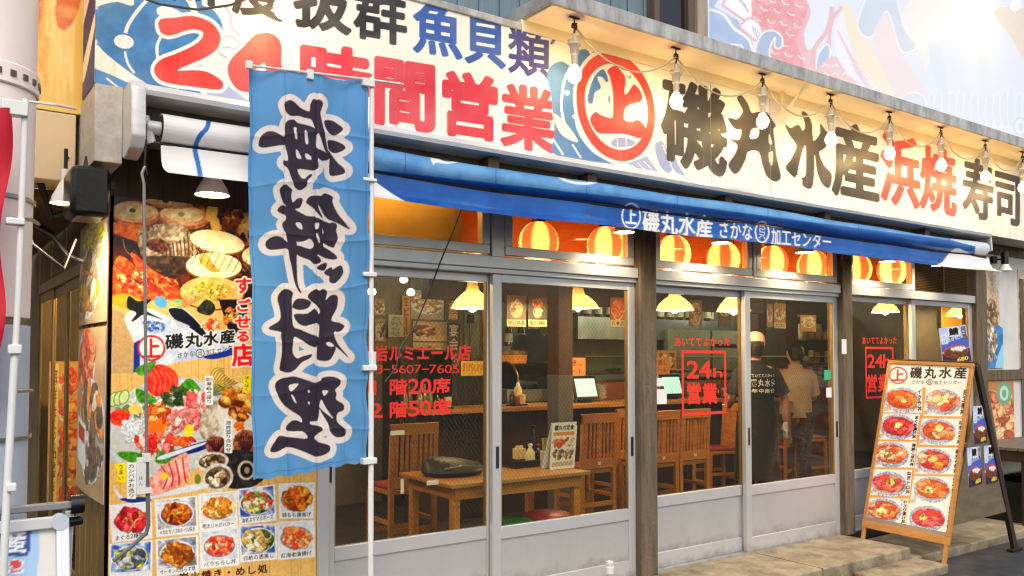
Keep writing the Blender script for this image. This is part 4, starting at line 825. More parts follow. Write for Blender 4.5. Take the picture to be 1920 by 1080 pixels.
A.scatter(400, 170, 70, 50, [(48, 70, 40), (80, 96, 50)], 40, 18, 4, ZQ, hi=False)
A.scatter(320, 270, 60, 66, [(226, 130, 60), (240, 180, 120), (190, 80, 40)], 40, 26, 3, ZQ); A.scatter(180, 340, 60, 60, [(240, 240, 240), (222, 226, 230)], 46, 22, 4, ZQ)
A.scatter(505, 205, 66, 66, PK, 40, 28, 3, ZQ, rot=60); A.scatter(450, 290, 86, 56, PK, 40, 30, 3, ZQ, rot=-40); A.scatter(300, 400, 110, 44, PK+S1, 46, 30, 2.6, ZQ, rot=70)
A.poly([(250, 320), (280, 290), (300, 310), (330, 276), (338, 310), (362, 306), (345, 340), (350, 356), (300, 352), (262, 360)], (236, 130, 30), ZQ)
A.ell(586, 290, 56, 106, (150, 140, 120), 18, ZQ, tex=((216, 206, 190), 7)); A.ell(470, 346, 24, 34, (236, 214, 70), 10, ZQ)
A.scatter(440, 400, 60, 24, [(196, 80, 40), (226, 120, 60)], 20, 20, 3, ZQ)
A.poly([(360, 460), (560, 396), (575, 420), (520, 450), (380, 480)], (36, 60, 116), ZQ); A.poly([(330, 470), (560, 400), (560, 410), (340, 490)], (222, 226, 232), ZQ)
for k in range(18): A.line([(560, 170), (590+14*k % 130, 40+7*k), (650, 30+10*k)], 3, (110, 110, 60), ZQ)
A.ell(760, 250, 150, 150, (226, 220, 206), 0, ZQ); A.scatter(730, 200, 100, 84, [(176, 104, 40), (206, 140, 66), (110, 60, 24), (226, 176, 100)], 70, 32, 2.4, ZQ, rot=30); A.scatter(725, 318, 20, 18, [(226, 120, 40)], 8, 16, 1.5, ZQ)
for (cx, cy, rx, ry) in ((610, 420, 56, 48), (760, 410, 66, 70), (850, 430, 60, 60)):
    A.ell(cx, cy, rx, ry, (112, 62, 48), 0, ZQ, tex=((180, 130, 104), 4))
    for k in range(9): A.line([(cx, cy+ry*.9), (cx-rx*.85+rx*.21*k, cy-ry*.6)], 5, (72, 36, 32), ZQ)
A.ell(720, 540, 150, 100, (40, 38, 38), 0, ZQ, tex=((84, 80, 76), 6)); A.ell(760, 545, 44, 50, (206, 196, 180), 0, ZQ); A.ell(762, 545, 32, 38, (40, 34, 32), 0, ZQ); A.ell(764, 545, 14, 18, (170, 150, 130), 0, ZQ)
for (cx, cy, rx, ry, ro) in ((588, 500, 84, 48, -6), (616, 582, 80, 72, -20)):
    A.ell(cx, cy, rx, ry, (196, 190, 176), ro, ZQ, tex=((236, 232, 222), 5)); A.ell(cx, cy, rx*.82, ry*.76, (86, 70, 56), ro, ZQ, tex=((150, 130, 110), 4)); A.scatter(cx, cy, rx*.55, ry*.5, [(222, 206, 178), (176, 150, 116), (70, 52, 40)], 22, 20, 2, ZQ)
A.poly([(90, 620), (180, 690), (520, 610), (540, 640), (200, 700), (120, 690)], (222, 226, 230), ZQ); A.poly([(120, 690), (240, 680), (280, 700), (200, 712)], (40, 66, 130), ZQ)
A.poly([(300, 560), (370, 500), (460, 456), (472, 560), (430, 620), (280, 675), (270, 600)], (222, 138, 128), ZQ, tex=((244, 206, 192), 8))
for k in range(4): A.line([(330+36*k, 520-14*k), (360+30*k, 580), (340+40*k, 640-10*k)], 7, (184, 72, 74), ZQ)
A.ell(345, 575, 18, 20, (236, 206, 50), 0, ZQ); A.ell(515, 590, 16, 26, (130, 140, 60), 0, ZQ)
A.soften(195, 690, 600, 960, .6)
A.poly([(95, 510), (150, 505), (155, 560), (150, 610), (100, 600), (110, 560)], (240, 216, 30), ZQ, sm=False)
for i, ch in enumerate('うまい'): A.text(ch, zq(((112, 515+28*i), (140, 515+28*i), (140, 540+28*i), (112, 540+28*i)), ZQ), (30, 26, 20), .02)
A.poly([(748, 64), (800, 60), (800, 150), (740, 152)], (240, 216, 30), ZQ, sm=False)
for i, ch in enumerate('ほくほく'): A.text(ch, zq(((752, 66+20*i), (774, 66+20*i), (774, 84+20*i), (752, 84+20*i)), ZQ), (30, 26, 20), .02)
def label(x0, y0, x1, y1, st, w, bgc=(240, 240, 238)):
    A.poly([(x0, y0), (x1, y0), (x1, y1), (x0, y1)], bgc, ZQ, sm=False); A.colm(st, zq(((((x0+x1)/2), y0+6),), ZQ)[0], zq((((x0+x1)/2, y1-6),), ZQ)[0], w/2.7, (20, 18, 18), .025)
label(552, 68, 592, 214, '刺身6点盛り', 30); label(650, 288, 690, 458, '活貝盛り合わせ', 30); label(156, 505, 202, 690, 'カンバチお造り', 34)
A.colm('とろけるうまさ', zq(((214, 520),), ZQ)[0], zq(((214, 690),), ZQ)[0], 8, (30, 26, 24), .01)
DISH = [([(196, 60, 70), (226, 110, 110), (160, 40, 50), (226, 150, 90)], (230, 226, 220), 34), ([(170, 90, 30), (206, 130, 60), (110, 56, 24), (226, 170, 100)], (150, 146, 146), 24), ([(226, 160, 80), (240, 200, 140), (206, 110, 50), (196, 140, 60)], (214, 206, 200), 28), ([(240, 226, 190), (232, 206, 140), (216, 80, 60), (130, 150, 60)], (70, 96, 170), 26), ([(196, 110, 30), (226, 150, 60), (150, 76, 20)], (200, 210, 226), 30),
        ([(150, 160, 176), (206, 206, 210), (110, 130, 70), (236, 200, 60), (90, 90, 100)], (60, 100, 170), 26), ([(196, 130, 60), (226, 170, 96), (150, 90, 40)], (110, 116, 130), 34), ([(226, 110, 80), (240, 160, 130), (200, 70, 50), (236, 220, 190)], (206, 206, 214), 20), ([(226, 206, 160), (240, 226, 190), (196, 160, 100), (90, 100, 50)], (60, 90, 150), 28), ([(236, 140, 90), (240, 180, 130), (216, 90, 60)], (210, 216, 226), 26)]
CELL = [((68, 722), (278, 700), (286, 890), (80, 912)), ((296, 694), (512, 672), (520, 862), (306, 884)), ((518, 664), (712, 648), (718, 836), (524, 850)), ((714, 640), (906, 616), (914, 800), (724, 822)), ((924, 612), (1108, 606), (1102, 790), (928, 790)), ((66, 918), (288, 898), (284, 1090), (66, 1100)), ((300, 896), (516, 872), (522, 1062), (308, 1084)), ((522, 852), (722, 834), (726, 1026), (530, 1046)), ((722, 824), (914, 814), (918, 996), (730, 1012)), ((916, 806), (1106, 796), (1108, 984), (922, 1000))]
CAP = ['まぐろ2種盛り', 'イカとキノコのホイル焼き', '明太じゃがバター', '海老ぷりマヨネーズ', '鶏もも唐揚げ', '', 'サーモンのはらす焼', 'バラちらし丼', '白蛤の酒蒸し', '紅海老唐揚げ']
for q, (pal, rim, sz), cap in zip(CELL, DISH, CAP):
    A.poly(q, (240, 238, 236), ZQ, sm=False); q = np.array(q, float); c0 = q.mean(0)
    inn = lambda uu, vv: (q[0]*(1-uu)+q[1]*uu)*(1-vv)+(q[3]*(1-uu)+q[2]*uu)*vv
    A.poly([inn(.05, .04), inn(.95, .04), inn(.95, .8), inn(.05, .8)], rim, ZQ, sm=False, tex=((236, 236, 240), 12))
    cc_ = inn(.5, .43); A.ell(*cc_, 88, 64, (232, 232, 234), -6, ZQ); A.ell(cc_[0], cc_[1]+3, 80, 56, np.array(rim)*.7, -6, ZQ); A.scatter(cc_[0], cc_[1], 74, 52, pal, 70, sz*.85, 2.6, ZQ); qq = inn(.5, .42); A.soften(qq[0]/2.7+180-34, qq[1]/2.7+680-26, qq[0]/2.7+180+34, qq[1]/2.7+680+26, .5)
    if cap: a, b = inn(.08, .83), inn(.92, .81); A.row(cap, (a[0]/2.7+180, a[1]/2.7+680), (b[0]/2.7+180, b[1]/2.7+680), 9, 9, (30, 26, 24), .015)
for i, ch in enumerate('炭火焼き・めし処'): A.text(ch, zq(((420+57*i, 1066-6*i), (470+57*i, 1060-6*i), (470+57*i, 1105-6*i), (420+57*i, 1111-6*i)), ZQ), (74, 36, 22), .03)
_l = A.a.mean(2, keepdims=True); A.a[:] = np.clip(((_l+(A.a-_l)*1.2)-128)*1.2+108, 0, 255)
A.grain(.22, 1.2); A.grain(.12, 5)
P = facade_rect(203, 600, -.0215, 2.185, .21, 1.1, 640, X0=.724, X1=1.698)
P[..., 2] += .004*np.sin(P[..., 0]*9); sheet('printed_face', A, P, printed('gloss_poster', .3), FP)
m = MB(); m.box(.724, -.021, .21, 1.698, -.001, 2.18); m.build('backing_board', WALLW, FP)

# narrow posters on the alley side of the corner
def food_art(w, h, seed, pals, bgc=(60, 40, 26), ss=1.0):
    a = Art(0, 0, w, h, bgc, ss=1, seed=seed); a.tint((150, 100, 56), 22, .6)
    for i, (pal, fx, fy, rx, ry, n, sz) in enumerate(pals): a.ell(fx*w, fy*h+3, rx*w*1.12, ry*h*1.12, (224, 220, 214)); a.scatter(fx*w, fy*h, rx*w, ry*h, pal, n, sz, 2.4)
    return a
a1 = food_art(150, 190, 3, [([(206, 150, 70), (236, 200, 130), (240, 210, 60)], .6, .16, .4, .12, 40, 14), ([(206, 190, 160), (150, 120, 90), (226, 150, 60)], .4, .6, .4, .3, 60, 22)], (196, 176, 140))
a2 = food_art(150, 220, 8, [([(206, 80, 50), (236, 130, 90)], .4, .2, .3, .2, 40, 20), ([(196, 186, 170), (110, 90, 70), (226, 130, 50)], .6, .6, .4, .28, 60, 22)], (206, 180, 140))
a2.poly([(10, 120), (70, 130), (70, 190), (10, 180)], (236, 232, 226), sm=False); a2.poly([(16, 128), (64, 136), (64, 156), (16, 150)], (196, 70, 50), sm=False)
for a_, z1, z0, nm in ((a1, 2.12, 1.62, 'upper shellfish poster bent round the corner pillar by the alley doors'), (a2, 1.60, .80, 'lower stained seafood poster on the corner pillar by the alley doors')):
    o = thing('pillar_poster', nm, 'poster', (.70, .02, z0)); P = rect((.702, .76, z1), (0, -.755, 0), (0, 0, z0-z1), 80, 160); P[..., 0] -= .012*np.sin(np.linspace(0, math.pi, 80))[None]
    sheet('printed_face', a_, P, PAPER, o, uv=True); m = MB(); m.box(.703, .005, z0, .707, .76, z1); m.build('backing', WALLW, o)

# orange menu sheets behind the alley doors
for k, (x, y) in enumerate(((.752, 2.34), (.96, 2.38))):
    a_ = food_art(90, 320, 20+k, [([(226, 90, 40), (240, 150, 60), (206, 60, 30)], .62, .14+.2*i, .30, .075, 22, 14) for i in range(5)], (240, 176, 90), 2)
    a_.poly([(4, 6), (26, 6), (26, 314), (4, 314)], (244, 206, 130), sm=False); a_.colm('海鮮丼お品書き', (15, 14), (15, 300), 17, (90, 40, 20), .04)
    o = thing('menu_sheet', 'orange menu sheet with red dish photos behind the alley door glass, '+('nearest the glass' if k == 0 else 'half hidden deeper inside'), 'menu', (x, y, .44), group='menu sheets in the side entrance')
    sheet('printed_face', a_, rect((x, y, 1.43), (.2, 0, 0), (0, 0, -.98), 60, 150), PAPER, o, uv=True); m = MB(); m.box(x, y+.003, .45, x+.2, y+.01, 1.43); m.build('backing', WALLW, o)

# ---------------------------------------------------------------- the painted mural panel above the ledge
MU = thing('mural_panel', 'large pale painted panel of a pink carp among waves, above the ledge at upper right', 'mural', (4.6, -.12, 3.47))
A = Art(1320, -120, 1960, 320, (214, 222, 240), ss=2)
ZM = (3.2, 1320, 0)
A.poly([(30, -100), (140, -100), (60, 40), (200, 120), (290, 250), (320, 400), (30, 300)], (146, 172, 216), ZM, sm=False, tex=((170, 186, 218), 30))
A.poly([(200, -120), (760, -120), (740, 40), (680, 200), (660, 420), (560, 470), (420, 400), (300, 200), (230, 60)], (226, 168, 178), ZM, tex=((234, 190, 196), 26))
A.poly([(200, -120), (640, -120), (620, 60), (560, 240), (600, 430), (420, 400), (300, 200), (230, 60)], (222, 120, 128), ZM, tex=((230, 150, 156), 12), alpha=.7)
A.poly([(560, -120), (780, -120), (770, 60), (640, 300), (600, 200), (640, 60)], (222, 228, 244), ZM)
for r in range(7):
    for c_ in range(4):
        x, y = 330+80*c_+(r % 2)*36-r*4, -10+62*r+c_*14
        if x < 620-20*r % 90: A.line([(x-22, y-16), (x-8, y+6), (x+22, y+10)], 7, (240, 236, 240), ZM)
for p in ([(110, 30), (170, -60), (280, -20), (290, 100), (270, 140), (210, 100)], [(210, 160), (270, 110), (330, 140), (350, 200), (320, 250)]):
    A.poly(p, (240, 240, 244), ZM); A.line(p+[p[0]], 12, (224, 160, 168), ZM)
    for k in range(4): A.line([(p[1][0]+20+16*k, p[1][1]+40+14*k), (p[2][0]-30+6*k, p[2][1]+50+16*k)], 6, (160, 168, 196), ZM)
A.line([(36, 55), (120, 90), (180, 170), (270, 240), (300, 360)], 16, (240, 242, 246), ZM)
A.poly([(320, 360), (320, 270), (360, 200), (420, 190), (465, 230), (460, 280), (430, 280), (430, 220), (400, 260), (390, 340), (440, 370), (500, 420), (420, 430)], (158, 178, 210), ZM, halo=((240, 242, 246), 3))
A.poly([(120, 300), (160, 270), (230, 280), (210, 330), (150, 320)], (176, 196, 226), ZM, halo=((240, 242, 246), 2))
A.line([(770, 40), (740, 180), (660, 300), (670, 420)], 26, (222, 168, 176), ZM); A.line([(830, 40), (770, 120), (750, 260), (760, 350)], 22, (222, 168, 176), ZM)
A.poly([(680, 420), (690, 330), (740, 270), (750, 340)], (150, 178, 214), ZM, halo=((240, 240, 246), 3))
A.poly([(640, 470), (690, 400), (770, 340), (850, 370), (900, 450), (910, 560), (760, 520)], (226, 176, 180), ZM)
for k in range(9): A.line([(710+60*(k % 3), 400+50*(k//3)), (730+60*(k % 3), 385+50*(k//3)), (748+60*(k % 3), 405+50*(k//3))], 6, (240, 236, 240), ZM)
A.poly([(830, 60), (870, 30), (920, 140), (980, 240), (1060, 380), (1130, 480), (1180, 640), (1060, 560), (940, 420), (900, 300), (860, 180)], (238, 220, 176), ZM)
A.poly([(780, 200), (830, 60), (860, 200), (900, 340), (980, 460), (1060, 560), (900, 480), (800, 340)], (232, 232, 246), ZM)
for k in range(7): A.line([(800+18*k, 180+40*k), (830+24*k, 240+46*k), (860+30*k, 290+48*k)], 10, (226, 176, 186), ZM)
A.poly([(930, 120), (1010, -60), (1130, -60), (1180, 100), (1270, 260), (1240, 300), (1180, 290), (1100, 60), (1010, 210), (950, 200)], (176, 194, 216), ZM, halo=((240, 242, 246), 3))
A.poly([(1010, 230), (1100, 80), (1180, 320), (1320, 560), (1180, 620), (1080, 420)], (234, 206, 206), ZM); A.poly([(1180, 120), (1300, -60), (1500, -60), (1400, 200), (1330, 420), (1290, 300)], (238, 230, 222), ZM)
A.poly([(1180, 640), (1200, 580), (1270, 560), (1320, 600), (1320, 700)], (196, 208, 226), ZM, halo=((236, 240, 246), 3))
for k in range(14):
    x = 1340+44*k; A.poly([(x, 640-18*(k % 4)), (x+26, 560-22*(k % 3)), (x+44, 640), (x+40, 760), (x+8, 740)], (204, 214, 230), ZM, halo=((232, 238, 246), 2))
A.poly([(1340, 200), (1400, 180), (1430, 320), (1460, 560), (1400, 520), (1360, 380)], (204, 216, 230), ZM); A.poly([(1460, 240), (1560, 200), (1620, 420), (1560, 560), (1480, 420)], (208, 220, 234), ZM); A.poly([(1740, 60), (1960, 80), (1960, 400), (1840, 220)], (226, 200, 170), ZM, tex=((220, 190, 130), 20)); A.ell(1700, 420, 120, 180, (210, 222, 236), 20, ZM)
for r_ in (30, 22, 12): A.ell(1900, 760, r_*1.5, r_*2, (176, 200, 226) if r_ != 22 else (232, 238, 246), 0, ZM)
_glare = (.16+.40*np.clip((np.arange(A.w)/A.ss+A.x0-1480)/160, 0, 1))[None, :, None]; A.a[:] = A.a*(1-_glare)+np.array((228, 232, 242), np.float32)*_glare  # pale wash, stronger to the right: lamp glare mixed into the mural colours
P = facade_rect(1331, 1960, -.121, 6.2, 3.475, 2.0, 330); sheet('painted_face', A, P, printed('mural_paint_with_glare', .45, bump=.04), MU)
X0 = P[0, 0, 0]; X1 = P[0, -1, 0]
m = MB(); m.box(X0, -.12, 3.475, X1, .0, 6.2); m.build('panel_box', WALLW, MU)
m = MB(); m.box(X0-.11, -.125, 3.475, X0-.004, .0, 6.2); m.build('edge_post', mat('pale_timber', (170, 156, 140), .75, noise=((128, 112, 96), 7, .7, (5, 5, .4))), MU, bevel=.005)
# ---------------------------------------------------------------- lamps
FIL = mat('lit_bulb_glass', (255, 236, 200), .3, emit=(255, 214, 140), es=26)
SOCK = mat('grey_lamp_socket', (176, 172, 164), .5, .3, noise=((120, 112, 100), 14, .6)); WIRE = mat('pale_twisted_wire', (176, 160, 130), .6)
def lamp_light(name, loc, power, colr=(1, .72, .40), r=.03, parent=None, spot=None, aim=None):
    d = bpy.data.lights.new(name, 'SPOT' if spot else 'POINT'); d.energy = power; d.color = colr; d.shadow_soft_size = r
    if spot: d.spot_size = math.radians(spot); d.spot_blend = .6
    o = bpy.data.objects.new(name, d); col.objects.link(o); o.parent = parent
    o.location = Vector([float(c) for c in loc])-(wloc(parent) if parent else Vector())
    if aim is not None: o.rotation_euler = (Vector(aim)-Vector(loc)).to_track_quat('-Z', 'Y').to_euler()
    return o
BY = -.50
def string_bulb(px, py_hook, py_bulb, label, hook=True, pw=7):
    b = at(px, py_bulb, BY); hz = 3.384 if hook else b[2]+.33
    o = thing('string_bulb', label, 'bulb', (b[0], BY, b[2]), 'bare bulbs strung above the shop front')
    x, z = b[0], b[2]
    m = MB(); m.lathe([(.002, -.048), (.018, -.044), (.033, -.028), (.041, 0), (.034, .024), (.02, .046), (.014, .062)], (x, BY, z), 20); g = m.build('bulb', FIL, o)
    m = MB(); m.lathe([(.016, .058), (.019, .075), (.019, .11), (.024, .115), (.026, .16), (.034, .172), (.04, .176), (.03, .19), (.015, .215), (.008, .235)], (x, BY, z), 16)
    m.bar((x-.045, BY, z+.185), (x+.045, BY, z+.175), .014, .014); m.build('socket', SOCK, o)
    m = MB(); m.lathe([(.0165, .05), (.0175, .056), (.0165, .074)], (x, BY, z), 14); m.build('socket_ring', mat('brass_ring', (190, 140, 60), .3, .9) if 'brass_ring' not in bpy.data.materials else bpy.data.materials['brass_ring'], o)
    m = MB(); top = z+.235
    m.tube([(x, BY, top), (x+.004, BY, top+.03), (x-.003, BY, top+.06)], .006, 6)
    for k in range(3): m.tube([(x-.016, BY, top+.03+.012*k), (x+.016, BY-.006, top+.036+.012*k)], .004, 5)
    if hook:
        m.tube([(x, BY, top+.06), (x, BY, hz-.075)], .0035, 6)
        m.tube([(x, BY, hz-.075)]+[(x+.018*math.sin(t), BY, hz-.055-.018*math.cos(t)) for t in np.linspace(.2, 5.2, 10)], .0045, 6); m.tube([(x, BY, hz-.038), (x, BY, hz)], .0045, 6)
        m.box(x-.035, BY-.008, hz-.007, x+.035, BY+.008, hz-.001)
    m.build('hook', RUST, o)
    lamp_light('bulb_light', (x, BY, z-.005), pw, r=.034, parent=o)
    return np.array((x, BY, top+.045))
BL = [(1077, 140, 'bare lit bulb hanging at the left rim of the red ring emblem'), (1268, 190, 'bare lit bulb hanging right of the red ring emblem, over the first big black character'), (1430, 228, 'bare lit bulb hanging over the second big black character from the ring'), (1558, 262, 'bare lit bulb hanging between the two rightmost big black characters'), (1668, 288, 'bare lit bulb hanging over the first red character right of the black ones'), (1765, 310, 'bare lit bulb hanging over the second red character right of the black ones'), (1848, 332, 'bare lit bulb hanging over the small dark characters near the right end'), (1918, 352, 'bare lit bulb at the far right end of the string')]
tops = []
tops.append(string_bulb(530, 0, 15, 'bare lit bulb at the top edge over the black lettering, upper left', hook=False))
for px, pb, lb in BL: tops.append(string_bulb(px, 0, pb, lb))
string_bulb(1904, 0, 10, 'bare lit bulb high in the top right corner in front of the pale mural', hook=False, pw=1.2)
def sag(a, b, dip, n=14):
    t = np.linspace(0, 1, n)[:, None]; P = a*(1-t)+b*t; P[:, 2] -= dip*4*t[:, 0]*(1-t[:, 0]); return [tuple(p) for p in P]
Wc = thing('string_light_cable', 'thin pale cable looping from bulb to bulb along the sign', 'cable', (2.9, BY, 3.2))
m = MB()
for a, b in zip(tops[1:-1], tops[2:]): m.tube(sag(a, b, .17), .0055, 6)
m.tube(sag(tops[-1], tops[-1]+(.9, 0, .02), .17), .0055, 6)
m.build('cable_run', WIRE, Wc)
Wc = thing('string_light_cable', 'dark thin cable sagging across the top left corner of the sign', 'cable', (1.2, BY, 3.0))
a = at(250, -10, BY); b = at(370, 18, BY); c_ = at(480, -8, BY); m = MB(); m.tube([a, at(300, 8, BY), b, at(430, 10, BY), c_, tops[0]], .0055, 6); m.build('cable_run', mat('dark_cord', (70, 56, 40), .6), Wc)

o = thing('side_room_lamp', 'small lit bulb inside the side entrance behind the alley doors', 'lamp', (1.15, 1.5, 2.3)); m = MB(); m.lathe([(.003, -.04), (.03, -.025), (.04, 0), (.02, .05)], (1.15, 1.5, 2.3), 14); m.build('bulb', FIL, o); m = MB(); m.tube([(1.15, 1.5, 2.35), (1.15, 1.5, 2.62)], .006, 6); m.build('cord', RUBBER, o)
lamp_light('lamp_light', (1.15, 1.5, 2.25), 44, (1, .7, .36), .05, o)
xb = .26; o = thing('string_bulb', 'bare bulb of the string half hidden behind the thick pink column', 'bulb', (xb, BY, 2.86), 'bare bulbs strung above the shop front'); m = MB(); m.lathe([(.002, -.052), (.022, -.045), (.033, -.022), (.034, 0), (.026, .026), (.016, .05), (.014, .062)], (xb, BY, 2.86), 18); m.build('bulb', FIL, o); m = MB(); m.lathe([(.016, .058), (.019, .11), (.026, .16), (.015, .2), (.006, .5)], (xb, BY, 2.86), 14); m.build('socket', SOCK, o); lamp_light('bulb_light', (xb, BY, 2.85), 5.5, r=.034, parent=o)  # bulb out of view, added to light the alley signboard
# shaded downlights under the awning
SHW = mat('white_enamel_shade', (236, 232, 224), .3, noise=((206, 198, 180), 6, .4)); LIT = mat('lit_lamp_face', (255, 244, 220), .3, emit=(255, 226, 170), es=14)
def downlight(px, py, Y, label, r=.075, power=5, aim=(0, 0, -1), grp='shaded downlights under the awning'):
    c = at(px, py, Y); o = thing('downlight', label, 'lamp', c, grp); x, y, z = c
    m = MB(); m.lathe([(r, 0), (r*.86, .03), (r*.42, .085), (r*.3, .1), (.018, .105), (.018, .15)], (x, y, z), 24, cap=False); m.build('lamp_shade', SHW, o)
    m = MB(); m.lathe([(.001, .004), (r*.6, .006), (r*.93, .012), (r*.8, .03)], (x, y, z), 24); m.build('lamp_face', LIT, o)
    m = MB(); m.tube([(x, y, z+.14), (x, y, z+.2), (x, min(y+.15, -.05), z+.24)], .008, 8); m.build('arm', DARKM, o)
    lamp_light('lamp_light', (x, y, z-.01), power, (1, .8, .52), .05, o, spot=130, aim=(x+aim[0], y+aim[1], z+aim[2]))
downlight(398, 366, -.30, 'white shaded lamp over the food poster, below the white awning end', .075, 6, (.1, .14, -1))
downlight(122, 382, -.05, 'white shaded lamp half hidden behind the black loudspeaker', .06, 28, (0, .1, -1))
for px, py, lb in ((1170, 436, 'lit downlight under the awning beside the first timber post'), (1352, 456, 'lit downlight under the awning above the left half of the middle double door'), (1508, 474, 'lit downlight under the awning above the right half of the middle double door'), (1664, 491, 'lit downlight under the awning over the door behind the menu board'), (1762, 498, 'lit downlight in front of the bronze louvre vent')):
    downlight(px, py, -.20, lb, .068, 8, (0, .25, -1))
o = thing('wall_lamp', 'black wall-mounted spotlight with a glass shade by the right end of the awning', 'lamp', at(1862, 482, 0)); w0 = at(1858, 488, -.005); w1 = at(1884, 490, -.16)
m = MB(); m.lathe([(.035, -.035), (.035, .035)], (w0[0], -.03, w0[2]), 16); m.tube([(w0[0], -.03, w0[2]), (w0[0]+.03, -.10, w0[2]+.005), w1], .009, 8); m.build('arm', BLACKP, o)
m = MB(); m.tube([w1+(0, 0, .09), w1+(0, 0, -.03)], .034, 14); m.build('lamp_body', BLACKP, o)
m = MB(); m.lathe([(.033, -.03), (.05, -.065), (.07, -.095)], w1, 20, cap=False); m.build('lamp_shade', mat('frosted_glass_shade', (226, 224, 216), .2), o)
m = MB(); m.tube([w0+(.0, -.03, .01), w0+(.05, -.05, .09), w1+(-.02, 0, .15), w1+(0, 0, .09)], .004, 6); m.build('cord', RUBBER, o)

# black cable hanging across the first door
o = thing('hanging_cable', 'thin black cable slanting down in front of the left sliding door', 'cable', at(862, 400, -.06)); m = MB()
m.tube([at(866, 388, -.10), at(850, 432, -.09), at(826, 490, -.085), at(800, 560, -.08), at(778, 612, -.075), at(752, 650, -.07), at(742, 690, -.07), at(722, 716, -.07)], .0045, 6); m.build('cable_run', RUBBER, o)

# ---------------------------------------------------------------- loudspeaker at the corner
o = thing('loudspeaker', 'black box loudspeaker hung at the corner under the awning end', 'speaker', at(170, 355, -.2))
a = at(134, 305, -.36); b = at(209, 408, -.36)
m = MB(); m.box(a[0], -.36, b[2], b[0], -.12, a[2]); m.build('speaker_box', BLACKP, o, bevel=.028)
m = MB(); m.box(a[0]+.018, -.3635, b[2]+.018, b[0]-.018, -.358, a[2]-.018); m.build('grille', mat('speaker_grille', (16, 16, 17), .42, bump=.6, bscale=400), o, bevel=.003)
m = MB(); m.bar(((a[0]+b[0])/2, -.2, a[2]-.01), ((a[0]+b[0])/2+.02, -.15, 2.32), .03, .012); m.box(b[0]-.02, -.2, a[2]-.06, .70, -.17, a[2]-.03); m.build('bracket', DARKM, o)
o = thing('alley_wiring', 'tangle of dark pipes and wires under the beige box in the alley', 'wiring', (.4, .2, 2.1)); m = MB()
m.tube([(.2, .3, 2.24), (.35, .35, 2.12), (.52, .3, 2.02), (.58, .25, 1.93), (.64, .2, 1.9)], .012, 6); m.tube([(.45, .15, 2.24), (.50, .2, 2.1), (.62, .2, 2.16)], .016, 6); m.tube([(.3, .1, 2.24), (.42, .12, 1.96), (.55, .14, 1.86), (.6, .16, 2.0)], .008, 6); m.build('wires', RUBBER, o)
m = MB(); m.box(.0, .3, 2.2, .7, 3, 2.24); m.bar((.3, .4, 2.2), (.65, 1.6, 2.2), .06, .05); m.build('alley_soffit', ICEIL, B)
m = MB(); m.box(-3, 5.8, -.14, .72, 6, 5); m.build('alley_end_wall', mat('dim_alley_wall', (110, 96, 78), .8, noise=((70, 60, 48), 2, .7)), B)

# ---------------------------------------------------------------- utility pole with its small flag pole
UX = .135
U_ = thing('utility_pole', 'thick pink and grey painted street column at the left edge', 'pole', (UX, -1.0, -.14))
pm = mat('pole_paint', (250, 234, 226), .5, noise=((232, 208, 198), 3, .55, (1, 1, .4)), bump=.08, bscale=20); pg = mat('pole_grey_paint', (190, 198, 208), .6, noise=((166, 174, 184), 4, .6), bump=.08)
m = MB(); m.lathe([(.172, 1.46+(669-600)*.0018), (.178, 2.3), (.182, 4.5)], (UX, -1.0, 0), 40); m.build('upper_shaft', pm, U_)
m = MB(); m.lathe([(.174, -.14), (.1735, 1.56)], (UX, -1.0, 0), 40); m.build('lower_shaft', pg, U_)
m = MB(); m.lathe([(.181, 2.30), (.186, 2.305), (.186, 2.365), (.181, 2.37)], (UX, -1.0, 0), 40, cap=False); m.build('band', pm, U_)
SLOT = mat('slot_dark', (90, 76, 68), .7)
for k in range(14):
    t = math.radians(-100+14*k); m = MB(); m.bar((UX+.185*math.cos(t), -1+.185*math.sin(t), 2.335), (UX+.19*math.cos(t), -1+.19*math.sin(t), 2.335), .018, .018); m.build('band_slot', SLOT, U_)
for z in (1.95, 1.20):
    m = MB(); m.lathe([(.180, z), (.183, z+.002), (.183, z+.012), (.180, z+.014)], (UX, -1, 0), 40, cap=False); m.build('clamp_band', STEEL, U_)
q = lambda x, y: at(x, y, -1.30)
F_ = thing('small_flag', 'red cloth flag at the left edge on a thin white pole strapped to the column', 'flag', q(30, 1000))
m = MB(); m.tube([q(48, 186), q(44, 300), q(34, 560), q(28, 665)], .0092, 10); m.tube([q(28, 655), q(20, 800), q(12, 940), q(6, 1080), q(0, 1250)], .011, 10); m.build('pole', WHITEP, F_)
for (x0, y0, x1, y1) in ((2, 186, 52, 222), (10, 408, 46, 424), (14, 646, 40, 664), (12, 906, 30, 920)):
    a, b = q(x0, y0), q(x1, y1); m = MB(); m.box(a[0], -1.32, b[2], b[0], -1.285, a[2]); m.build('pole_clip', WHITEP, F_, bevel=.004)
m = MB(); m.tube([q(52, 190), q(100, 196), at(142, 204, -1.1)], .004, 6); m.build('top_rod', WHITEP, F_)
m = MB(); m.tube([q(24, 410), at(60, 412, -1.19), at(72, 420, -1.15)], .006, 6); m.build('strap', STEEL, F_)
m = MB(); m.tube([q(24, 734), at(60, 732, -1.19)], .005, 6); m.build('strap', STEEL, F_)
nv_, nu_ = 60, 24; uu, vv = np.meshgrid(np.linspace(0, 1, nu_), np.linspace(0, 1, nv_))
tl, tr, br, bl = q(-120, 205), q(19, 205), q(-6, 740), q(-130, 760)
P = (tl*(1-uu[..., None])+tr*uu[..., None])*(1-vv[..., None])+(bl*(1-uu[..., None])+br*uu[..., None])*vv[..., None]; P[..., 1] += .014*np.sin(vv*16+uu*5)+.01*np.sin(uu*12); P[..., 0] += .012*np.sin(vv*11)*uu
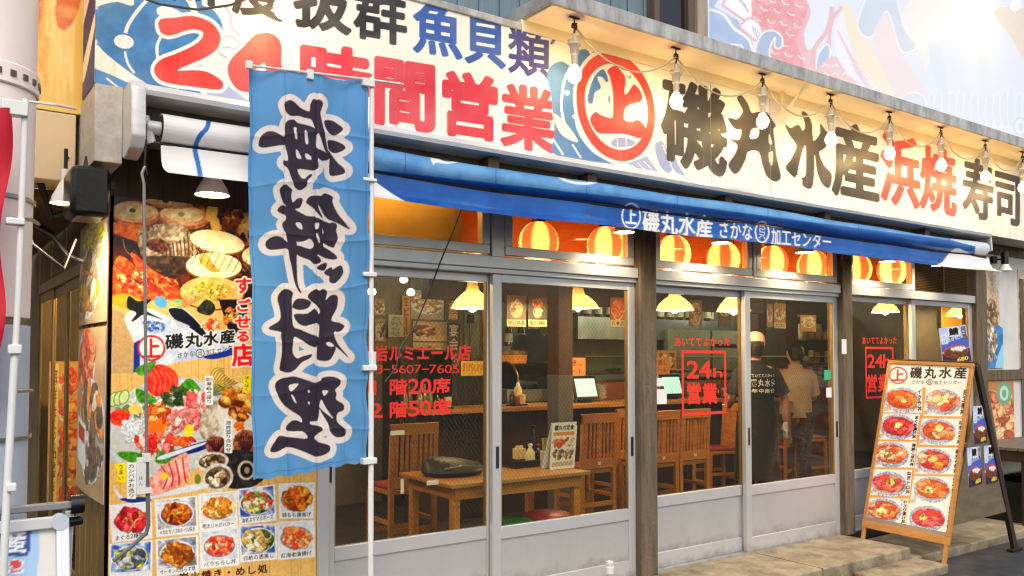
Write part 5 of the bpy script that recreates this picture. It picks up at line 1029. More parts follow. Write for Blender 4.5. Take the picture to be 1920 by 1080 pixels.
A = Art(0, 0, 10, 10, (206, 44, 62)); sheet('flag_cloth', A, P, CLOTH, F_, uv=True)

# ---------------------------------------------------------------- folding poster stand at the lower left
T_ = thing('folding_poster_stand', 'white aluminium folding sign stand with a blue poster, at the lower left corner', 'sign stand', (0.05, -1.15, -.14))
SY = -1.20; s = lambda x, y, d=0: at(x, y, SY+d)
ALW = mat('satin_white_aluminium', (216, 216, 216), .35, .3)
x1 = s(124, 980)[0]; z1 = s(60, 957)[2]; zc = s(60, 974)[2]
m = MB(); m.bar((-.75, SY+.02, z1+.004), (s(140, 955)[0], SY+.02, z1+.004), .03, .022); m.build('top_rail', mat('grey_rail_metal', (150, 150, 152), .35, .6), T_, bevel=.004)
lean = .24
def fr(x, t, d=0): return (x, SY-.01-lean*t*1.0+d, z1-.03-t*1.05)
m = MB(); m.bar((-.75, SY-.014, zc-.012), (x1-.02, SY-.014, zc-.012), .02, .036); m.bar(fr(x1-.012, .0), fr(x1-.012, 1), .036, .022); m.build('front_frame', ALW, T_, bevel=.004)
m = MB(); m.lathe([(.024, -.012), (.024, .012)], (0, 0, 0), 16); m.v = [(x1-.02+p[0], SY-.014+p[2]*1.5, zc-.012+p[1]) for p in m.v]; m.build('corner_cap', pg, T_)
m = MB(); m.hexa([(-.75, SY-.004, z1-.06), (x1-.03, SY-.004, z1-.06), (x1-.03, SY+.0, z1-.06), (-.75, SY+.0, z1-.06)], [fr(-.75, 1, .012), fr(x1-.03, 1, .012), fr(x1-.03, 1, .016), fr(-.75, 1, .016)]); m.build('board', mat('clear_covered_board', (206, 204, 198), .15), T_)
A = Art(-120, 970, 110, 1420, (206, 204, 198))
A.poly([(-120, 985), (74, 985), (60, 1420), (-120, 1420)], (150, 184, 214), sm=False); A.poly([(-100, 988), (60, 988), (54, 1043), (-100, 1043)], (40, 66, 140), sm=False)
for ch, q_ in (('産', ((4, 993), (52, 993), (50, 1036), (2, 1036))), ('水', ((-46, 993), (0, 993), (-2, 1036), (-48, 1036))), ('丸', ((-96, 993), (-50, 993), (-52, 1036), (-98, 1036)))): A.text(ch, q_, (232, 232, 232), .06)
for i, ch in enumerate('浜焼き!'): A.text(ch, ((-62+27*i, 1050), (-38+27*i, 1050), (-40+27*i, 1074), (-64+27*i, 1074)), (216, 60, 60), .05, ((232, 232, 232), 2))
for i, ch in enumerate('海鮮丼'): A.text(ch, ((-80+44*i, 1100), (-40+44*i, 1100), (-44+44*i, 1150), (-84+44*i, 1150)), (40, 66, 140), .05)
O = np.array(fr(-.74, .012, -.0)); O2 = np.array(fr(x1-.03, .012)); D_ = np.array(fr(-.74, 1))-O; O[1] -= .002
off = np.array((0, -.006, 0)); sheet('poster_sheet', A, rect(O+(0, .012, 0), O2-np.array(fr(-.74, .012)), D_, 190, 220), PAPER, T_)
m = MB(); m.bar((s(132, 985)[0], SY+.03, z1-.01), (s(132, 985)[0]+.01, SY+.30, -.13), .026, .03); m.bar((s(126, 985)[0], SY+.03, z1-.05), (s(126, 985)[0], SY+.27, -.13), .02, .02); m.build('rear_frame', ALW, T_, bevel=.004)
m = MB(); m.hexa([(-.75, SY+.03, z1-.03), (s(126, 985)[0]-.01, SY+.03, z1-.03), (s(126, 985)[0]-.01, SY+.034, z1-.03), (-.75, SY+.034, z1-.03)], [(-.75, SY+.28, .0), (s(126, 985)[0]-.01, SY+.28, .0), (s(126, 985)[0]-.01, SY+.284, .0), (-.75, SY+.284, .0)]); m.build('rear_board', mat('grey_board_back', (128, 130, 132), .6), T_)
hx = s(148, 965)[0]
m = MB(); m.tube([(hx-.022, SY+.02, z1+.004), (hx+.016, SY+.02, z1+.004)], .03, 16); m.tube([(hx-.03, SY+.02, z1-.05), (hx+.01, SY+.035, z1-.05)], .016, 12); m.build('hinge', BLACKP, T_)

# white capped post at the bottom edge
o = thing('white_cap_post', 'short white plastic post with a stepped cap in front of the second sliding door', 'post', (*at(1143, 1075, -.72)[:2], -.14)); x, y, z = at(1143, 1052, -.72)
m = MB(); m.lathe([(.014, -.2), (.014, -.05)], (x, y, z), 16); m.build('shaft', WHITEP, o)
m = MB(); m.lathe([(.024, -.065), (.024, -.03), (.017, -.027), (.020, -.022), (.020, -.002), (.015, 0), (.003, .001)], (x, y, z), 20); m.build('cap', WHITEP, o)
m = MB(); m.lathe([(.13, -.14), (.13, -.11), (.03, -.09), (.016, z-.2)], (x, y, 0), 20); m.build('foot', WHITEP, o)

# ---------------------------------------------------------------- A-frame menu board
AF = thing('menu_board', 'tall orange-framed A-frame menu board with ten rice bowl photos and a red ring emblem', 'menu board', (6.5, -.5, -.13))
bl, br = np.array((6.33, -.14, .075)), np.array((6.33, -.85, .052)); tl, tr = bl+(.425, 0, 1.355), br+(.425, 0, 1.355)
nrm = np.cross(br-bl, tl-bl); nrm /= np.linalg.norm(nrm)
if nrm[0] > 0: nrm = -nrm
OW = mat('varnished_orange_wood', (196, 138, 70), .35, noise=((150, 94, 40), 5, .7, (2, 2, 9)), bump=.05)
def bp(u, v, d=0): return (tl*(1-u)+tr*u)*(1-v)+(bl*(1-u)+br*u)*v+nrm*d
def slab(mb, u0, v0, u1, v1, d0, d1): mb.hexa([bp(u0, v0, d0), bp(u1, v0, d0), bp(u1, v1, d0), bp(u0, v1, d0)], [bp(u0, v0, d1), bp(u1, v0, d1), bp(u1, v1, d1), bp(u0, v1, d1)])
m = MB(); slab(m, 0, 0, 1, .022, -.02, .012); slab(m, 0, .955, 1, 1, -.02, .012); slab(m, 0, .022, .04, .955, -.02, .012); slab(m, .96, .022, 1, .955, -.02, .012); m.build('front_frame', OW, AF, bevel=.004)
m = MB(); slab(m, .04, .022, .96, .955, -.012, .0); m.build('board', KRAFT, AF)
A = Art(1590, 640, 1850, 1050, (232, 158, 84), ss=3, seed=6); ZB = (2.92, 1600, 660)
A.tint((214, 120, 40), 10, .4)
A.poly([(188, 66), (645, 72), (624, 200), (176, 190)], (240, 234, 222), ZB, sm=False)
A.ell(245, 128, 51, 47, (208, 40, 44), 0, ZB); A.ell(245, 128, 44, 40, (240, 234, 222), 0, ZB); A.text('上', zq(((212, 96), (280, 94), (277, 160), (209, 162)), ZB), (208, 40, 44), .05)
for ch, x0, x1 in (('磯', 310, 375), ('丸', 388, 452), ('水', 468, 538), ('産', 552, 622)): A.text(ch, zq(((x0+4, 82), (x1+4, 82), (x1-2, 146), (x0-2, 144)), ZB), (26, 22, 22), .05)
for i, ch in enumerate('さかな'): A.text(ch, zq(((318+25*i, 152), (342+25*i, 152), (340+25*i, 174), (316+25*i, 174)), ZB), (26, 22, 22), .03)
A.ell(417, 164, 17, 17, (26, 22, 22), 0, ZB); A.ell(417, 164, 13.5, 13.5, (240, 234, 222), 0, ZB); A.text('貝', zq(((408, 154), (426, 154), (426, 175), (408, 175)), ZB), (26, 22, 22), .01)
for i, ch in enumerate('加工センター'): A.text(ch, zq(((440+26*i, 155), (465+26*i, 156), (463+26*i, 179), (438+26*i, 178)), ZB), (26, 22, 22), .03)
SAL = [(232, 96, 40), (244, 140, 70), (214, 70, 30)]; TUN = [(214, 50, 56), (236, 96, 96), (190, 36, 44)]; MIX = [(240, 190, 140), (236, 140, 96), (206, 60, 40), (244, 214, 176)]; GN = [(96, 140, 40), (240, 214, 60)]
rowsL = [(190, 330, 183, 378, 166, 376), (336, 478, 150, 364, 132, 344), (488, 630, 128, 348, 110, 332), (640, 782, 104, 322, 88, 308), (798, 944, 78, 302, 52, 284)]
rowsR = [(194, 350, 398, 630, 382, 606), (362, 508, 374, 606, 358, 588), (520, 668, 350, 588, 332, 570), (678, 836, 330, 572, 308, 552), (828, 996, 300, 548, 284, 530)]
bowls = [((268, 258, SAL, 'イクラ丼', SAL), (245, 405, TUN, 'まぐろ漬け丼', TUN), (206, 556, SAL+MIX, '海鮮こぼれ丼', MIX), (194, 718, MIX+TUN, 'ねぎトロ丼', TUN), (164, 866, SAL, 'わさび漬け丼', MIX)), ((492, 268, MIX, '貝3種丼', MIX), (462, 430, SAL+MIX, 'ねぎとろ丼', SAL), (440, 592, TUN+SAL, '磯丸4色丼', MIX), (428, 748, SAL, '三色丼', SAL), (404, 906, TUN, 'まぐろづけ丼', TUN))]
for side, rr in enumerate((rowsL, rowsR)):
    for (y0, y1, a0, b0, a1, b1), (cx, cy_, pal, nm, pal2) in zip(rr, bowls[side]):
        A.poly([(a0, y0), (b0, y0+4), (b1, y1+4), (a1, y1)], (238, 232, 222), ZB, sm=False)
        A.ell(cx, cy_+12, 98, 66, (116, 126, 156), 4, ZB, tex=((226, 226, 232), 2)); A.ell(cx, cy_, 98, 64, (214, 216, 226), 4, ZB, tex=((120, 134, 176), 2)); A.ell(cx, cy_+2, 84, 52, np.array(pal[0])*.8, 4, ZB)
        A.scatter(cx-30, cy_-8, 48, 36, pal2, 34, 22, 3.2, ZB, rot=A.rng.rand()*90-45); A.scatter(cx+28, cy_+8, 50, 36, pal, 34, 26, 2.6, ZB, rot=A.rng.rand()*90-45); A.scatter(cx+22-46*A.rng.rand(), cy_-12+22*A.rng.rand(), 18+10*A.rng.rand(), 14, GN+[(240, 226, 170)] if A.rng.rand() < .6 else [(240, 216, 80), (244, 230, 150)], 9, 12, 1.8, ZB)
        xr0, xr1 = (b0-16, b1-12); A.colm(nm, zq(((xr0, y0+12),), ZB)[0], zq(((xr1, y1-4),), ZB)[0], 22/2.92, (22, 18, 18), .05)
        if nm in ('三色丼', 'ねぎとろ丼', 'わさび漬け丼'): A.colm('サーモン', zq(((xr0+14-(34 if side == 0 else 0), y0+4),), ZB)[0], zq(((xr0+4-(34 if side == 0 else 0), y0+96),), ZB)[0], 18/2.92, (22, 18, 18), .03)
        for k in range(3): A.line([(a1+8+6*k, y1-30), (a1+6+6*k, y1-8)], 2.5, (90, 80, 80), ZB)
        A.poly([(a1+26, y1-70), (a1+40, y1-70), (a1+34, y1-14), (a1+20, y1-14)], (206, 90, 70), ZB, sm=False, alpha=.35)
A.grain(.16, 1)
sheet('menu_print', A, rect(bp(.04, .022, .0025), bp(.96, .022, .0025)-bp(.04, .022, .0025), bp(.04, .955, .0025)-bp(.04, .022, .0025), 180, 330), printed('laminated_menu', .3), AF)
m = MB(); slab(m, .04, .935, .96, .955, .003, .010); m.build('bottom_rail', mat('grey_strip', (150, 140, 132), .4, .4), AF)
gz = -.138
for u_ in (.03, .97):
    p = bp(u_, .98, -.004); d = (bl-tl)/np.linalg.norm(bl-tl); q_ = p+d*((p[2]-(gz if u_ > .5 else -.068))/-d[2]); m = MB(); m.bar(p-d*.02, q_, .03, .026, up=(0, 1, 0)); m.build('leg', OW, AF, bevel=.003)
# rear frame and the plywood side screen
rt = tl+(.035, 0, -.01); rtr = tr+(.035, 0, -.01); rb = np.array((7.44, -.16, gz+.07)); rbr = np.array((7.45, -.81, gz))
for a_, b_ in ((rt, rb), (rtr, rbr)): m = MB(); m.bar(a_, b_, .06, .034, up=(0, 1, 0)); m.build('leg', DWOOD, AF, bevel=.004)
m = MB(); m.bar(rbr+(-.09, 0, .012), rbr+(.09, 0, .012), .05, .022, up=(0, 0, 1)); m.build('foot', DARKM, AF, bevel=.004)
m = MB(); m.bar(rt+(.0, .0, 0), rtr, .04, .05); m.build('top_bar', DWOOD, AF, bevel=.004)
sp_ = [at(1832, 744, -.83), at(1856, 743, -.83), at(1893, 958, -.83), at(1786, 986, -.83)]
m = MB(); m.hexa(sp_, [p+(0, .014, 0) for p in sp_]); m.build('side_screen', KRAFT, AF)
# curry leaflets
def curry_art(seed):
    a = Art(0, 0, 60, 100, (206, 214, 232), ss=3, seed=seed); a.tint((90, 120, 196), 14, .5); a.poly([(0, 44), (60, 30), (60, 60), (0, 66)], (70, 96, 180), sm=False); a.poly([(0, 70), (60, 62), (60, 100), (0, 100)], (60, 34, 60), sm=False)
    a.ell(30, 68, 27, 18, (206, 70, 50)); a.ell(30, 70, 25, 15, (110, 60, 26)); a.scatter(24, 73, 18, 8, [(130, 70, 30), (90, 46, 22)], 16, 5, 2); a.scatter(36, 62, 16, 6, [(240, 236, 226), (226, 220, 206)], 20, 4, 2)
    a.text('鯖', ((20, 3), (42, 3), (42, 24), (20, 24)), (18, 16, 18), .07, ((236, 236, 240), 2)); a.row('カレー', (18, 26), (46, 25), 12, 12, (18, 16, 18), .05); a.poly([(48, 4), (58, 3), (58, 38), (50, 38)], (60, 44, 60), sm=False); a.colm('濃厚旨味', (53, 4), (53, 37), 7, (236, 220, 210), .02)
    a.row('680', (30, 86), (54, 84), 11, 11, (244, 226, 40), .05); a.poly([(0, 20), (14, 16), (16, 44), (2, 46)], (206, 214, 226), sm=False); a.colm('さば', (8, 20), (9, 42), 8, (90, 110, 170), .02)
    return a
cart = curry_art(3)
def leaflet(q4_, d, lb, grp=None):
    q4_ = [np.asarray(p) for p in q4_]; o = thing('curry_leaflet', lb, 'leaflet', tuple(q4_[3]), grp); n_ = 60
    u, v = np.meshgrid(np.linspace(0, 1, n_), np.linspace(0, 1, n_)); u = u[..., None]; v = v[..., None]; P = (q4_[0]*(1-u)+q4_[1]*u)*(1-v)+(q4_[3]*(1-u)+q4_[2]*u)*v
    sheet('printed_face', cart, P, PRINT, o, uv=True); m = MB(); d = np.asarray(d); m.hexa([p+d*.3 for p in q4_], [p+d for p in q4_]); m.build('card', STK, o)
for (xa, ya, xb, yb, xc, yc, xd, yd), lb in (((1824, 762, 1848, 760, 1851, 829, 1827, 833), 'blue curry leaflet pinned alone at the top of the menu board side screen'), ((1813, 840, 1838, 837, 1842, 906, 1817, 914), 'blue curry leaflet at the lower left of the menu board side screen'), ((1845, 836, 1868, 834, 1871, 903, 1848, 908), 'blue curry leaflet at the lower right of the menu board side screen')):
    leaflet([at(xa, ya, -.834), at(xb, yb, -.834), at(xc, yc, -.834), at(xd, yd, -.834)], (0, .003, 0), lb, 'curry leaflets on the menu board')
lx = 6.70; leaflet([at(1761, 616, -.5)*1, at(1810, 609, -.52), at(1822, 677, -.52), at(1769, 684, -.5)], (0.0, .006, 0), 'larger blue curry leaflet standing on top of the menu board')

# ---------------------------------------------------------------- right end wall posters and table
def wall_poster(name, px0, py0, px1, py1, art, lb):
    a, b = at(px0, py0, -.012), at(px1, py1, -.012); o = thing(name, lb, 'poster', (a[0], -.012, b[2]))
    sheet('printed_face', art, rect((a[0], -.0125, a[2]), (b[0]-a[0], 0, 0), (0, 0, b[2]-a[2]), 110, 200), PAPER, o, uv=True)
    m = MB(); m.box(a[0], -.012, b[2], b[0], -.001, a[2]); m.build('backing', WALLW, o)
a1 = Art(0, 0, 64, 200, (206, 210, 212), ss=2, seed=3); a1.tint((170, 176, 180), 10, .5)
a1.poly([(8, 0), (44, 0), (56, 90), (52, 130), (14, 130), (6, 70)], (196, 170, 130), tex=((226, 212, 180), 3)); a1.scatter(31, 100, 24, 40, [(110, 76, 44), (160, 116, 70), (70, 46, 28), (206, 170, 120)], 90, 8, 3)
a1.poly([(0, 126), (64, 120), (64, 200), (0, 200)], (60, 140, 200), tex=((40, 110, 180), 8)); a1.scatter(32, 150, 16, 40, [(206, 196, 176), (150, 130, 104), (96, 72, 50)], 60, 7, 4, rot=80); a1.poly([(40, 200), (64, 150), (64, 200)], (150, 200, 226))
for k in range(16): a1.line([(4+3.4*k, 0), (8+3.0*k, 120)], .6, (150, 120, 84))
wall_poster('wall_poster', 1834, 500, 1882, 690, a1, 'poster of a hand holding a dripping net over a blue tub, right end wall')
a2 = food_art(60, 200, 9, [([(206, 170, 120), (150, 100, 60), (236, 210, 170)], .5, .25, .5, .22, 50, 12), ([(90, 60, 36), (206, 180, 140)], .5, .75, .5, .2, 50, 10)], (206, 196, 180), 2)
wall_poster('wall_poster', 1909, 505, 1960, 690, a2, 'poster of shellfish at the extreme right edge, above the batten')
a3 = Art(0, 0, 60, 140, (186, 120, 76), ss=2, seed=12); a3.scatter(30, 80, 34, 70, [(206, 120, 70), (226, 160, 110), (150, 70, 40), (236, 196, 150)], 110, 13, 3); a3.ell(38, 26, 17, 22, (110, 160, 130)); a3.ell(38, 26, 10, 14, (190, 214, 190)); a3.ell(38, 27, 5, 8, (110, 160, 130))
wall_poster('wall_poster', 1850, 712, 1903, 850, a3, 'poster of orange shellfish below the batten, behind the menu board')
a4 = Art(0, 0, 40, 100, (90, 150, 196), ss=2); a4.tint((40, 90, 140), 10, .5); wall_poster('wall_poster', 1914, 712, 1950, 840, a4, 'blue sea poster below the batten at the right edge')
o = thing('slatted_table', 'weathered slatted wooden table on dark crates at the right edge', 'table', (8.5, -.4, -.07)); SLT = mat('weathered_slats', (120, 108, 94), .7, noise=((80, 68, 56), 7, .7, (1, 9, 9)), bump=.2)
tz = atz(1890, 835, .62)
tx0, ty0 = 8.22, -.60
m = MB()
for k in range(6): m.box(tx0, ty0+.105*k, .60, tx0+1.6, ty0+.105*k+.095, .63)
m.build('table_top', SLT, o, bevel=.003)
m = MB(); m.box(tx0+.02, ty0+.01, .5, tx0+1.58, ty0+.03, .598); m.box(tx0+.02, ty0+.03, .5, tx0+.04, ty0+.58, .598); m.build('apron', DWOOD, o)
for x_, y_ in ((tx0+.03, ty0+.02), (tx0+1.5, ty0+.02), (tx0+.03, ty0+.52), (tx0+1.5, ty0+.52)): m = MB(); m.box(x_, y_, -.07, x_+.06, y_+.06, .5); m.build('leg', DWOOD, o)
for k, x_ in enumerate((tx0+.12, tx0+.72)):
    o2 = thing('dark_crate', ('nearer ' if k == 0 else 'farther ')+'dark plastic crate stored under the slatted table', 'crate', (x_, ty0+.1, -.07)); m = MB(); m.box(x_, ty0+.08, -.07, x_+.5, ty0+.5, -.05)
    for a_ in ((x_, ty0+.08, x_+.5, ty0+.1), (x_, ty0+.48, x_+.5, ty0+.5), (x_, ty0+.1, x_+.02, ty0+.48), (x_+.48, ty0+.1, x_+.5, ty0+.48)): m.box(a_[0], a_[1], -.05, a_[2], a_[3], .3)
    m.build('crate_body', BLACKP, o2, bevel=.004)
# ---------------------------------------------------------------- dining room
RCUSH = mat('red_vinyl_cushion', (150, 44, 34), .45)
def make_chair(label, group):
    o = thing('wooden_chair', label, 'chair', (0, 0, 0), group)
    m = MB(); m.box(-.20, -.18, .50, .20, .20, .53); m.build('seat', WOOD, o, bevel=.004)
    m = MB(); m.box(-.19, -.16, .53, .19, .19, .562); m.build('cushion', RCUSH, o, bevel=.012)
    for x in (-.19, .19):
        m = MB(); m.bar((x, -.19, 0), (x, -.19, .55), .04, .036); m.bar((x, -.19, .55), (x, -.215, 1.0), .04, .034); m.build('leg', WOOD, o, bevel=.003)
        m = MB(); m.bar((x, .18, 0), (x, .18, .50), .038, .036); m.build('leg', WOOD, o, bevel=.003)
    m = MB(); m.bar((-.21, -.215, .97), (.21, -.215, .97), .034, .08); m.bar((-.17, -.195, .585), (.17, -.195, .585), .026, .08); m.bar((-.035, -.204, .62), (-.035, -.212, .935), .001, .001)
    for x in (-.15, -.105, -.06, .06, .105, .15): m.bar((x, -.198, .62), (x, -.213, .935), .024, .014, up=(0, 1, 0))
    m.bar((0, -.198, .62), (0, -.213, .935), .06, .014, up=(0, 1, 0)); m.build('backrest', WOOD, o, bevel=.003)
    m = MB(); m.bar((-.17, -.19, .24), (.17, -.19, .24), .024, .036); m.bar((-.17, .18, .20), (.17, .18, .20), .024, .036); m.bar((-.19, -.17, .30), (-.19, .16, .30), .024, .03); m.bar((.19, -.17, .30), (.19, .16, .30), .024, .03); m.build('stretcher', WOOD, o, bevel=.002)
    m = MB(); m.box(-.018, -.2125, .575, .018, -.2095, .60); m.build('number_tag', STK, o)
    return o
c0 = make_chair('slatted wooden chair seen from behind, leftmost behind the red lettered glass', 'slat-back chairs along the counter')
def chair_at(px, py, Y, lb, first=False, rz=0):
    p = at(px, py, Y); o = c0 if first else copy_tree(c0); o.location = (p[0], Y+.2, .012); o.rotation_euler = (0, 0, rz); o.scale = (.9, .9, .97); o['label'] = lb; return o
chair_at(778, 800, 1.12, 'slatted wooden chair seen from behind, below the red floor numbers, left of the black bag', True)
chair_at(1125, 800, 1.15, 'slatted wooden chair behind the small menu stand on the table')
chair_at(1246, 800, 1.1, 'slatted wooden chair at the left edge of the glass with the red bordered hours')
chair_at(1305, 800, 1.1, 'slatted wooden chair under the red bordered hours lettering')
chair_at(1372, 790, 1.45, 'slatted wooden chair turned sideways left of the standing staff member', rz=math.radians(70))
chair_at(1185, 800, 1.5, 'slatted wooden chair half hidden behind the door frame right of the menu stand')
chair_at(1480, 800, 1.5, 'slatted wooden chair right of the staff member, behind the plastic wrap', rz=math.radians(20))
chair_at(1535, 820, 1.7, 'slatted wooden chair facing the door at the right of the middle double door', rz=math.radians(160))
# small table by the window
tx0, tx1, ty0, ty1 = 2.62, 3.70, .17, .84
o = thing('window_table', 'small oak table by the window with condiments and a menu stand', 'table', (3.1, .5, .012))
m = MB(); m.box(tx0, ty0, .675, tx1, ty1, .70); m.build('table_top', WOODT, o, bevel=.004)
m = MB(); m.box(tx0+.05, ty0+.04, .60, tx1-.05, ty0+.06, .675); m.box(tx0+.05, ty1-.06, .60, tx1-.05, ty1-.04, .675); m.box(tx0+.05, ty0+.06, .60, tx0+.07, ty1-.06, .675); m.box(tx1-.07, ty0+.06, .60, tx1-.05, ty1-.06, .675); m.build('apron', WOOD, o)
for x in (tx0+.07, tx1-.07):
    for y in (ty0+.08, ty1-.08): m = MB(); m.bar((x, y, .012), (x, y, .675), .05, .05); m.build('leg', WOOD, o, bevel=.003)
def tabletop(px, py, z=.702): p = atz(px, py, z); return p
o = thing('menu_stand', 'white table menu card with dish photos standing on the window table', 'menu', tabletop(1058, 878)); p = np.array(o.location)
a_ = Art(0, 0, 60, 104, (236, 226, 206), ss=3, seed=5); a_.row('磯丸の定食', (6, 6), (54, 6), 12, 12, (30, 24, 20), .04); a_.poly([(4, 22), (56, 22), (56, 30), (4, 30)], (226, 140, 60), sm=False); a_.scatter(18, 44, 13, 9, SAL, 20, 6); a_.scatter(44, 44, 12, 9, TUN+MIX, 20, 6); a_.scatter(18, 72, 13, 11, [(150, 110, 70), (206, 180, 140), (90, 60, 40)], 26, 6); a_.scatter(44, 72, 12, 11, [(150, 110, 70), (206, 180, 140), (90, 60, 40)], 26, 6); a_.poly([(4, 88), (56, 88), (56, 98), (4, 98)], (196, 170, 130), sm=False)
tlp, trp = at(1036, 793, p[1]+.02), at(1083, 798, p[1]+.02); blp, brp = at(1031, 876, p[1]-.02), at(1077, 880, p[1]-.02)
for q_ in (blp, brp): q_[2] = .703
sheet('printed_face', a_, rect(blp, brp-blp, tlp-blp, 50, 80)[::-1], PAPER, o, uv=True); m = MB(); m.hexa([tlp+(0, .003, 0), trp+(0, .003, 0), brp+(0, .003, 0), blp+(0, .003, 0)], [tlp+(0, .007, 0), trp+(0, .007, 0), brp+(0, .007, 0), blp+(0, .007, 0)]); m.hexa([tlp+(0, .008, 0), trp+(0, .008, 0), brp+(0, .09, 0), blp+(0, .09, 0)], [tlp+(0, .012, 0), trp+(0, .012, 0), brp+(0, .094, 0), blp+(0, .094, 0)]); m.build('stand', STK, o)
def bottle(px, py, h, r, mt, lb, cap=None, nm='sauce_bottle'):
    p = tabletop(px, py); o = thing(nm, lb, 'bottle', p); m = MB(); m.lathe([(r, 0), (r, h*.55), (r*.9, h*.62), (r*.42, h*.78), (r*.36, h*.9)], p, 18); m.build('bottle_body', mt, o); m = MB(); m.lathe([(r*.5, h*.9), (r*.5, h*.98), (r*.2, h)], p, 14); m.build('cap', cap or BLACKP, o)
SOY = mat('dark_soy_glass', (24, 14, 10), .1); CREAMP = mat('cream_plastic', (226, 206, 150), .4); TRANSL = mat('frosted_beaker', (190, 184, 166), .3); REDC = mat('red_cap', (170, 30, 26), .4)
bottle(1000, 860, .25, .032, SOY, 'tall dark sauce bottle at the back of the window table')
bottle(994, 872, .15, .034, CREAMP, 'squat pale condiment bottle with a white cap on the window table', WHITEP)
bottle(1010, 866, .13, .028, SOY, 'small soy bottle with a red cap on the window table', REDC)
o = thing('condiment_tray', 'black tray of condiments on the window table', 'tray', tabletop(988, 876)); p = np.array(o.location); m = MB(); m.box(p[0]-.12, p[1]-.02, .702, p[0]+.10, p[1]+.14, .712); m.box(p[0]-.12, p[1]-.02, .712, p[0]-.11, p[1]+.14, .75); m.box(p[0]-.11, p[1]-.02, .712, p[0]+.10, p[1]-.01, .75); m.build('tray_body', BLACKP, o, bevel=.003)
o = thing('napkin_box', 'small cream napkin box on the condiment tray', 'box', tabletop(978, 864)); p = np.array(o.location); m = MB(); m.box(p[0]-.04, p[1], .712, p[0]+.04, p[1]+.06, .79); m.box(p[0]-.03, p[1]+.02, .79, p[0]+.03, p[1]+.04, .81); m.build('box_body', CREAMP, o, bevel=.004)
o = thing('chopstick_beaker', 'frosted beaker of green handled utensils beside the menu stand', 'beaker', tabletop(1024, 876)); p = np.array(o.location); m = MB(); m.lathe([(.038, 0), (.044, .11)], p, 18); m.build('beaker', TRANSL, o); m = MB(); GRP = mat('green_handles', (150, 150, 50), .4)
for dx in (-.012, .004, .018): m.bar(p+(dx, 0, .02), p+(dx*1.8, .01, .2), .016, .01)
m.build('utensils', GRP, o)
o = thing('black_bag', 'black bag lying on the left end of the window table', 'bag', (2.84, .5, .70)); m = MB()
m.loft([((2.86, .55, .703), .20, .14, (1, 0, 0), (0, 1, 0)), ((2.86, .55, .73), .22, .16, (1, 0, 0), (0, 1, 0)), ((2.85, .56, .77), .20, .14, (1, 0, 0), (0, 1, 0)), ((2.80, .58, .80), .13, .09, (1, 0, 0), (0, 1, 0)), ((2.76, .59, .815), .06, .05, (1, 0, 0), (0, 1, 0))], 16); m.build('bag_body', mat('black_bag_cloth', (20, 18, 18), .5, bump=.8, bscale=14), o)
m = MB(); m.tube([(2.72, .42, .76), (2.84, .38, .775), (2.98, .42, .755)], .006, 6); m.build('strap', STEEL, o)
for px, py, c_, nm in ((1030, 974, (176, 40, 30), 'red'), (962, 990, (34, 120, 40), 'green')):
    p = atz(px, py, .37); o = thing('round_stool', 'round %s topped stool under the window table' % nm, 'stool', (p[0], p[1], .012)); cx, cy_ = p[0], p[1]+.02
    m = MB(); m.lathe([(.0, .42), (.13, .416), (.168, .40), (.17, .37), (.14, .318)], (cx, cy_, 0), 28); m.build('seat', mat(nm+'_vinyl', c_, .35), o)
    for k in range(4): t = math.pi/4+math.pi/2*k; m = MB(); m.tube([(cx+.10*math.cos(t), cy_+.10*math.sin(t), .32), (cx+.14*math.cos(t), cy_+.14*math.sin(t), .012)], .012, 8); m.build('leg', BLACKP, o)
# counter
o = thing('serving_counter', 'long oak serving counter with dark front across the room', 'counter', (5.5, 2.2, .012))
m = MB(); m.box(3.5, 2.05, .97, 8.4, 2.55, 1.01); m.build('counter_top', WOODT, o, bevel=.004)
m = MB(); m.box(3.55, 2.3, .012, 8.35, 2.5, .97); m.build('counter_front', DWOOD, o)
m = MB(); m.box(5.62, 2.62, 1.011, 8.35, 2.75, 1.19); m.build('raised_shelf', mat('reddish_wood', (140, 78, 36), .5, noise=((100, 50, 24), 5, .6, (1, 9, 9))), o)
def ctop(px, Y=2.3): p = at(px, 760, Y); return np.array((p[0], Y, 1.012))
# display case and kitchen
o = thing('glass_display_case', 'long low glass seafood display case on the counter', 'display case', (6, 2.9, 1.22)); m = MB(); a, b = at(1090, 700, 2.7), at(1560, 700, 2.7)
m.box(a[0], 2.64, 1.225, b[0], 3.0, 1.27); m.build('case_tray', STEEL, o); m = MB(); m.box(a[0], 2.64, 1.27, b[0], 2.646, 1.46); m.box(a[0], 2.646, 1.455, b[0], 2.95, 1.46); m.build('glass_front', GLASSP, o); m = MB(); m.box(a[0], 2.635, 1.46, b[0], 2.66, 1.475); m.build('case_rail', STEEL, o)
m = MB(); rg = random.Random(4)
for k in range(60): x = a[0]+.1+(b[0]-a[0]-.2)*rg.random(); y = 2.7+.22*rg.random(); m.lathe([(.0, .0), (.05, .01), (.04, .035), (.0, .045)], (x, y, 1.27), 8)
m.build('seafood_pieces', mat('seafood_pieces', (120, 90, 60), .4, noise=((60, 44, 34), 18, .8)), o)
o = thing('grill_hood', 'black rounded hood with brass trim on the counter', 'hood', ctop(990)); a, b = at(951, 690, 2.7), at(1045, 690, 2.7)
prof = [(2.62+.22-.22*math.cos(t), 1.16+.24*math.sin(t)) for t in np.linspace(0, math.pi, 14)]
m = MB(); m.extrude_profile(prof+[(3.06, 1.14), (2.62, 1.14)], a[0]+.09, b[0]); m.build('hood_body', mat('black_gloss_hood', (16, 14, 14), .12), o)
BR = mat('brass_trim', (190, 150, 80), .25, .9)
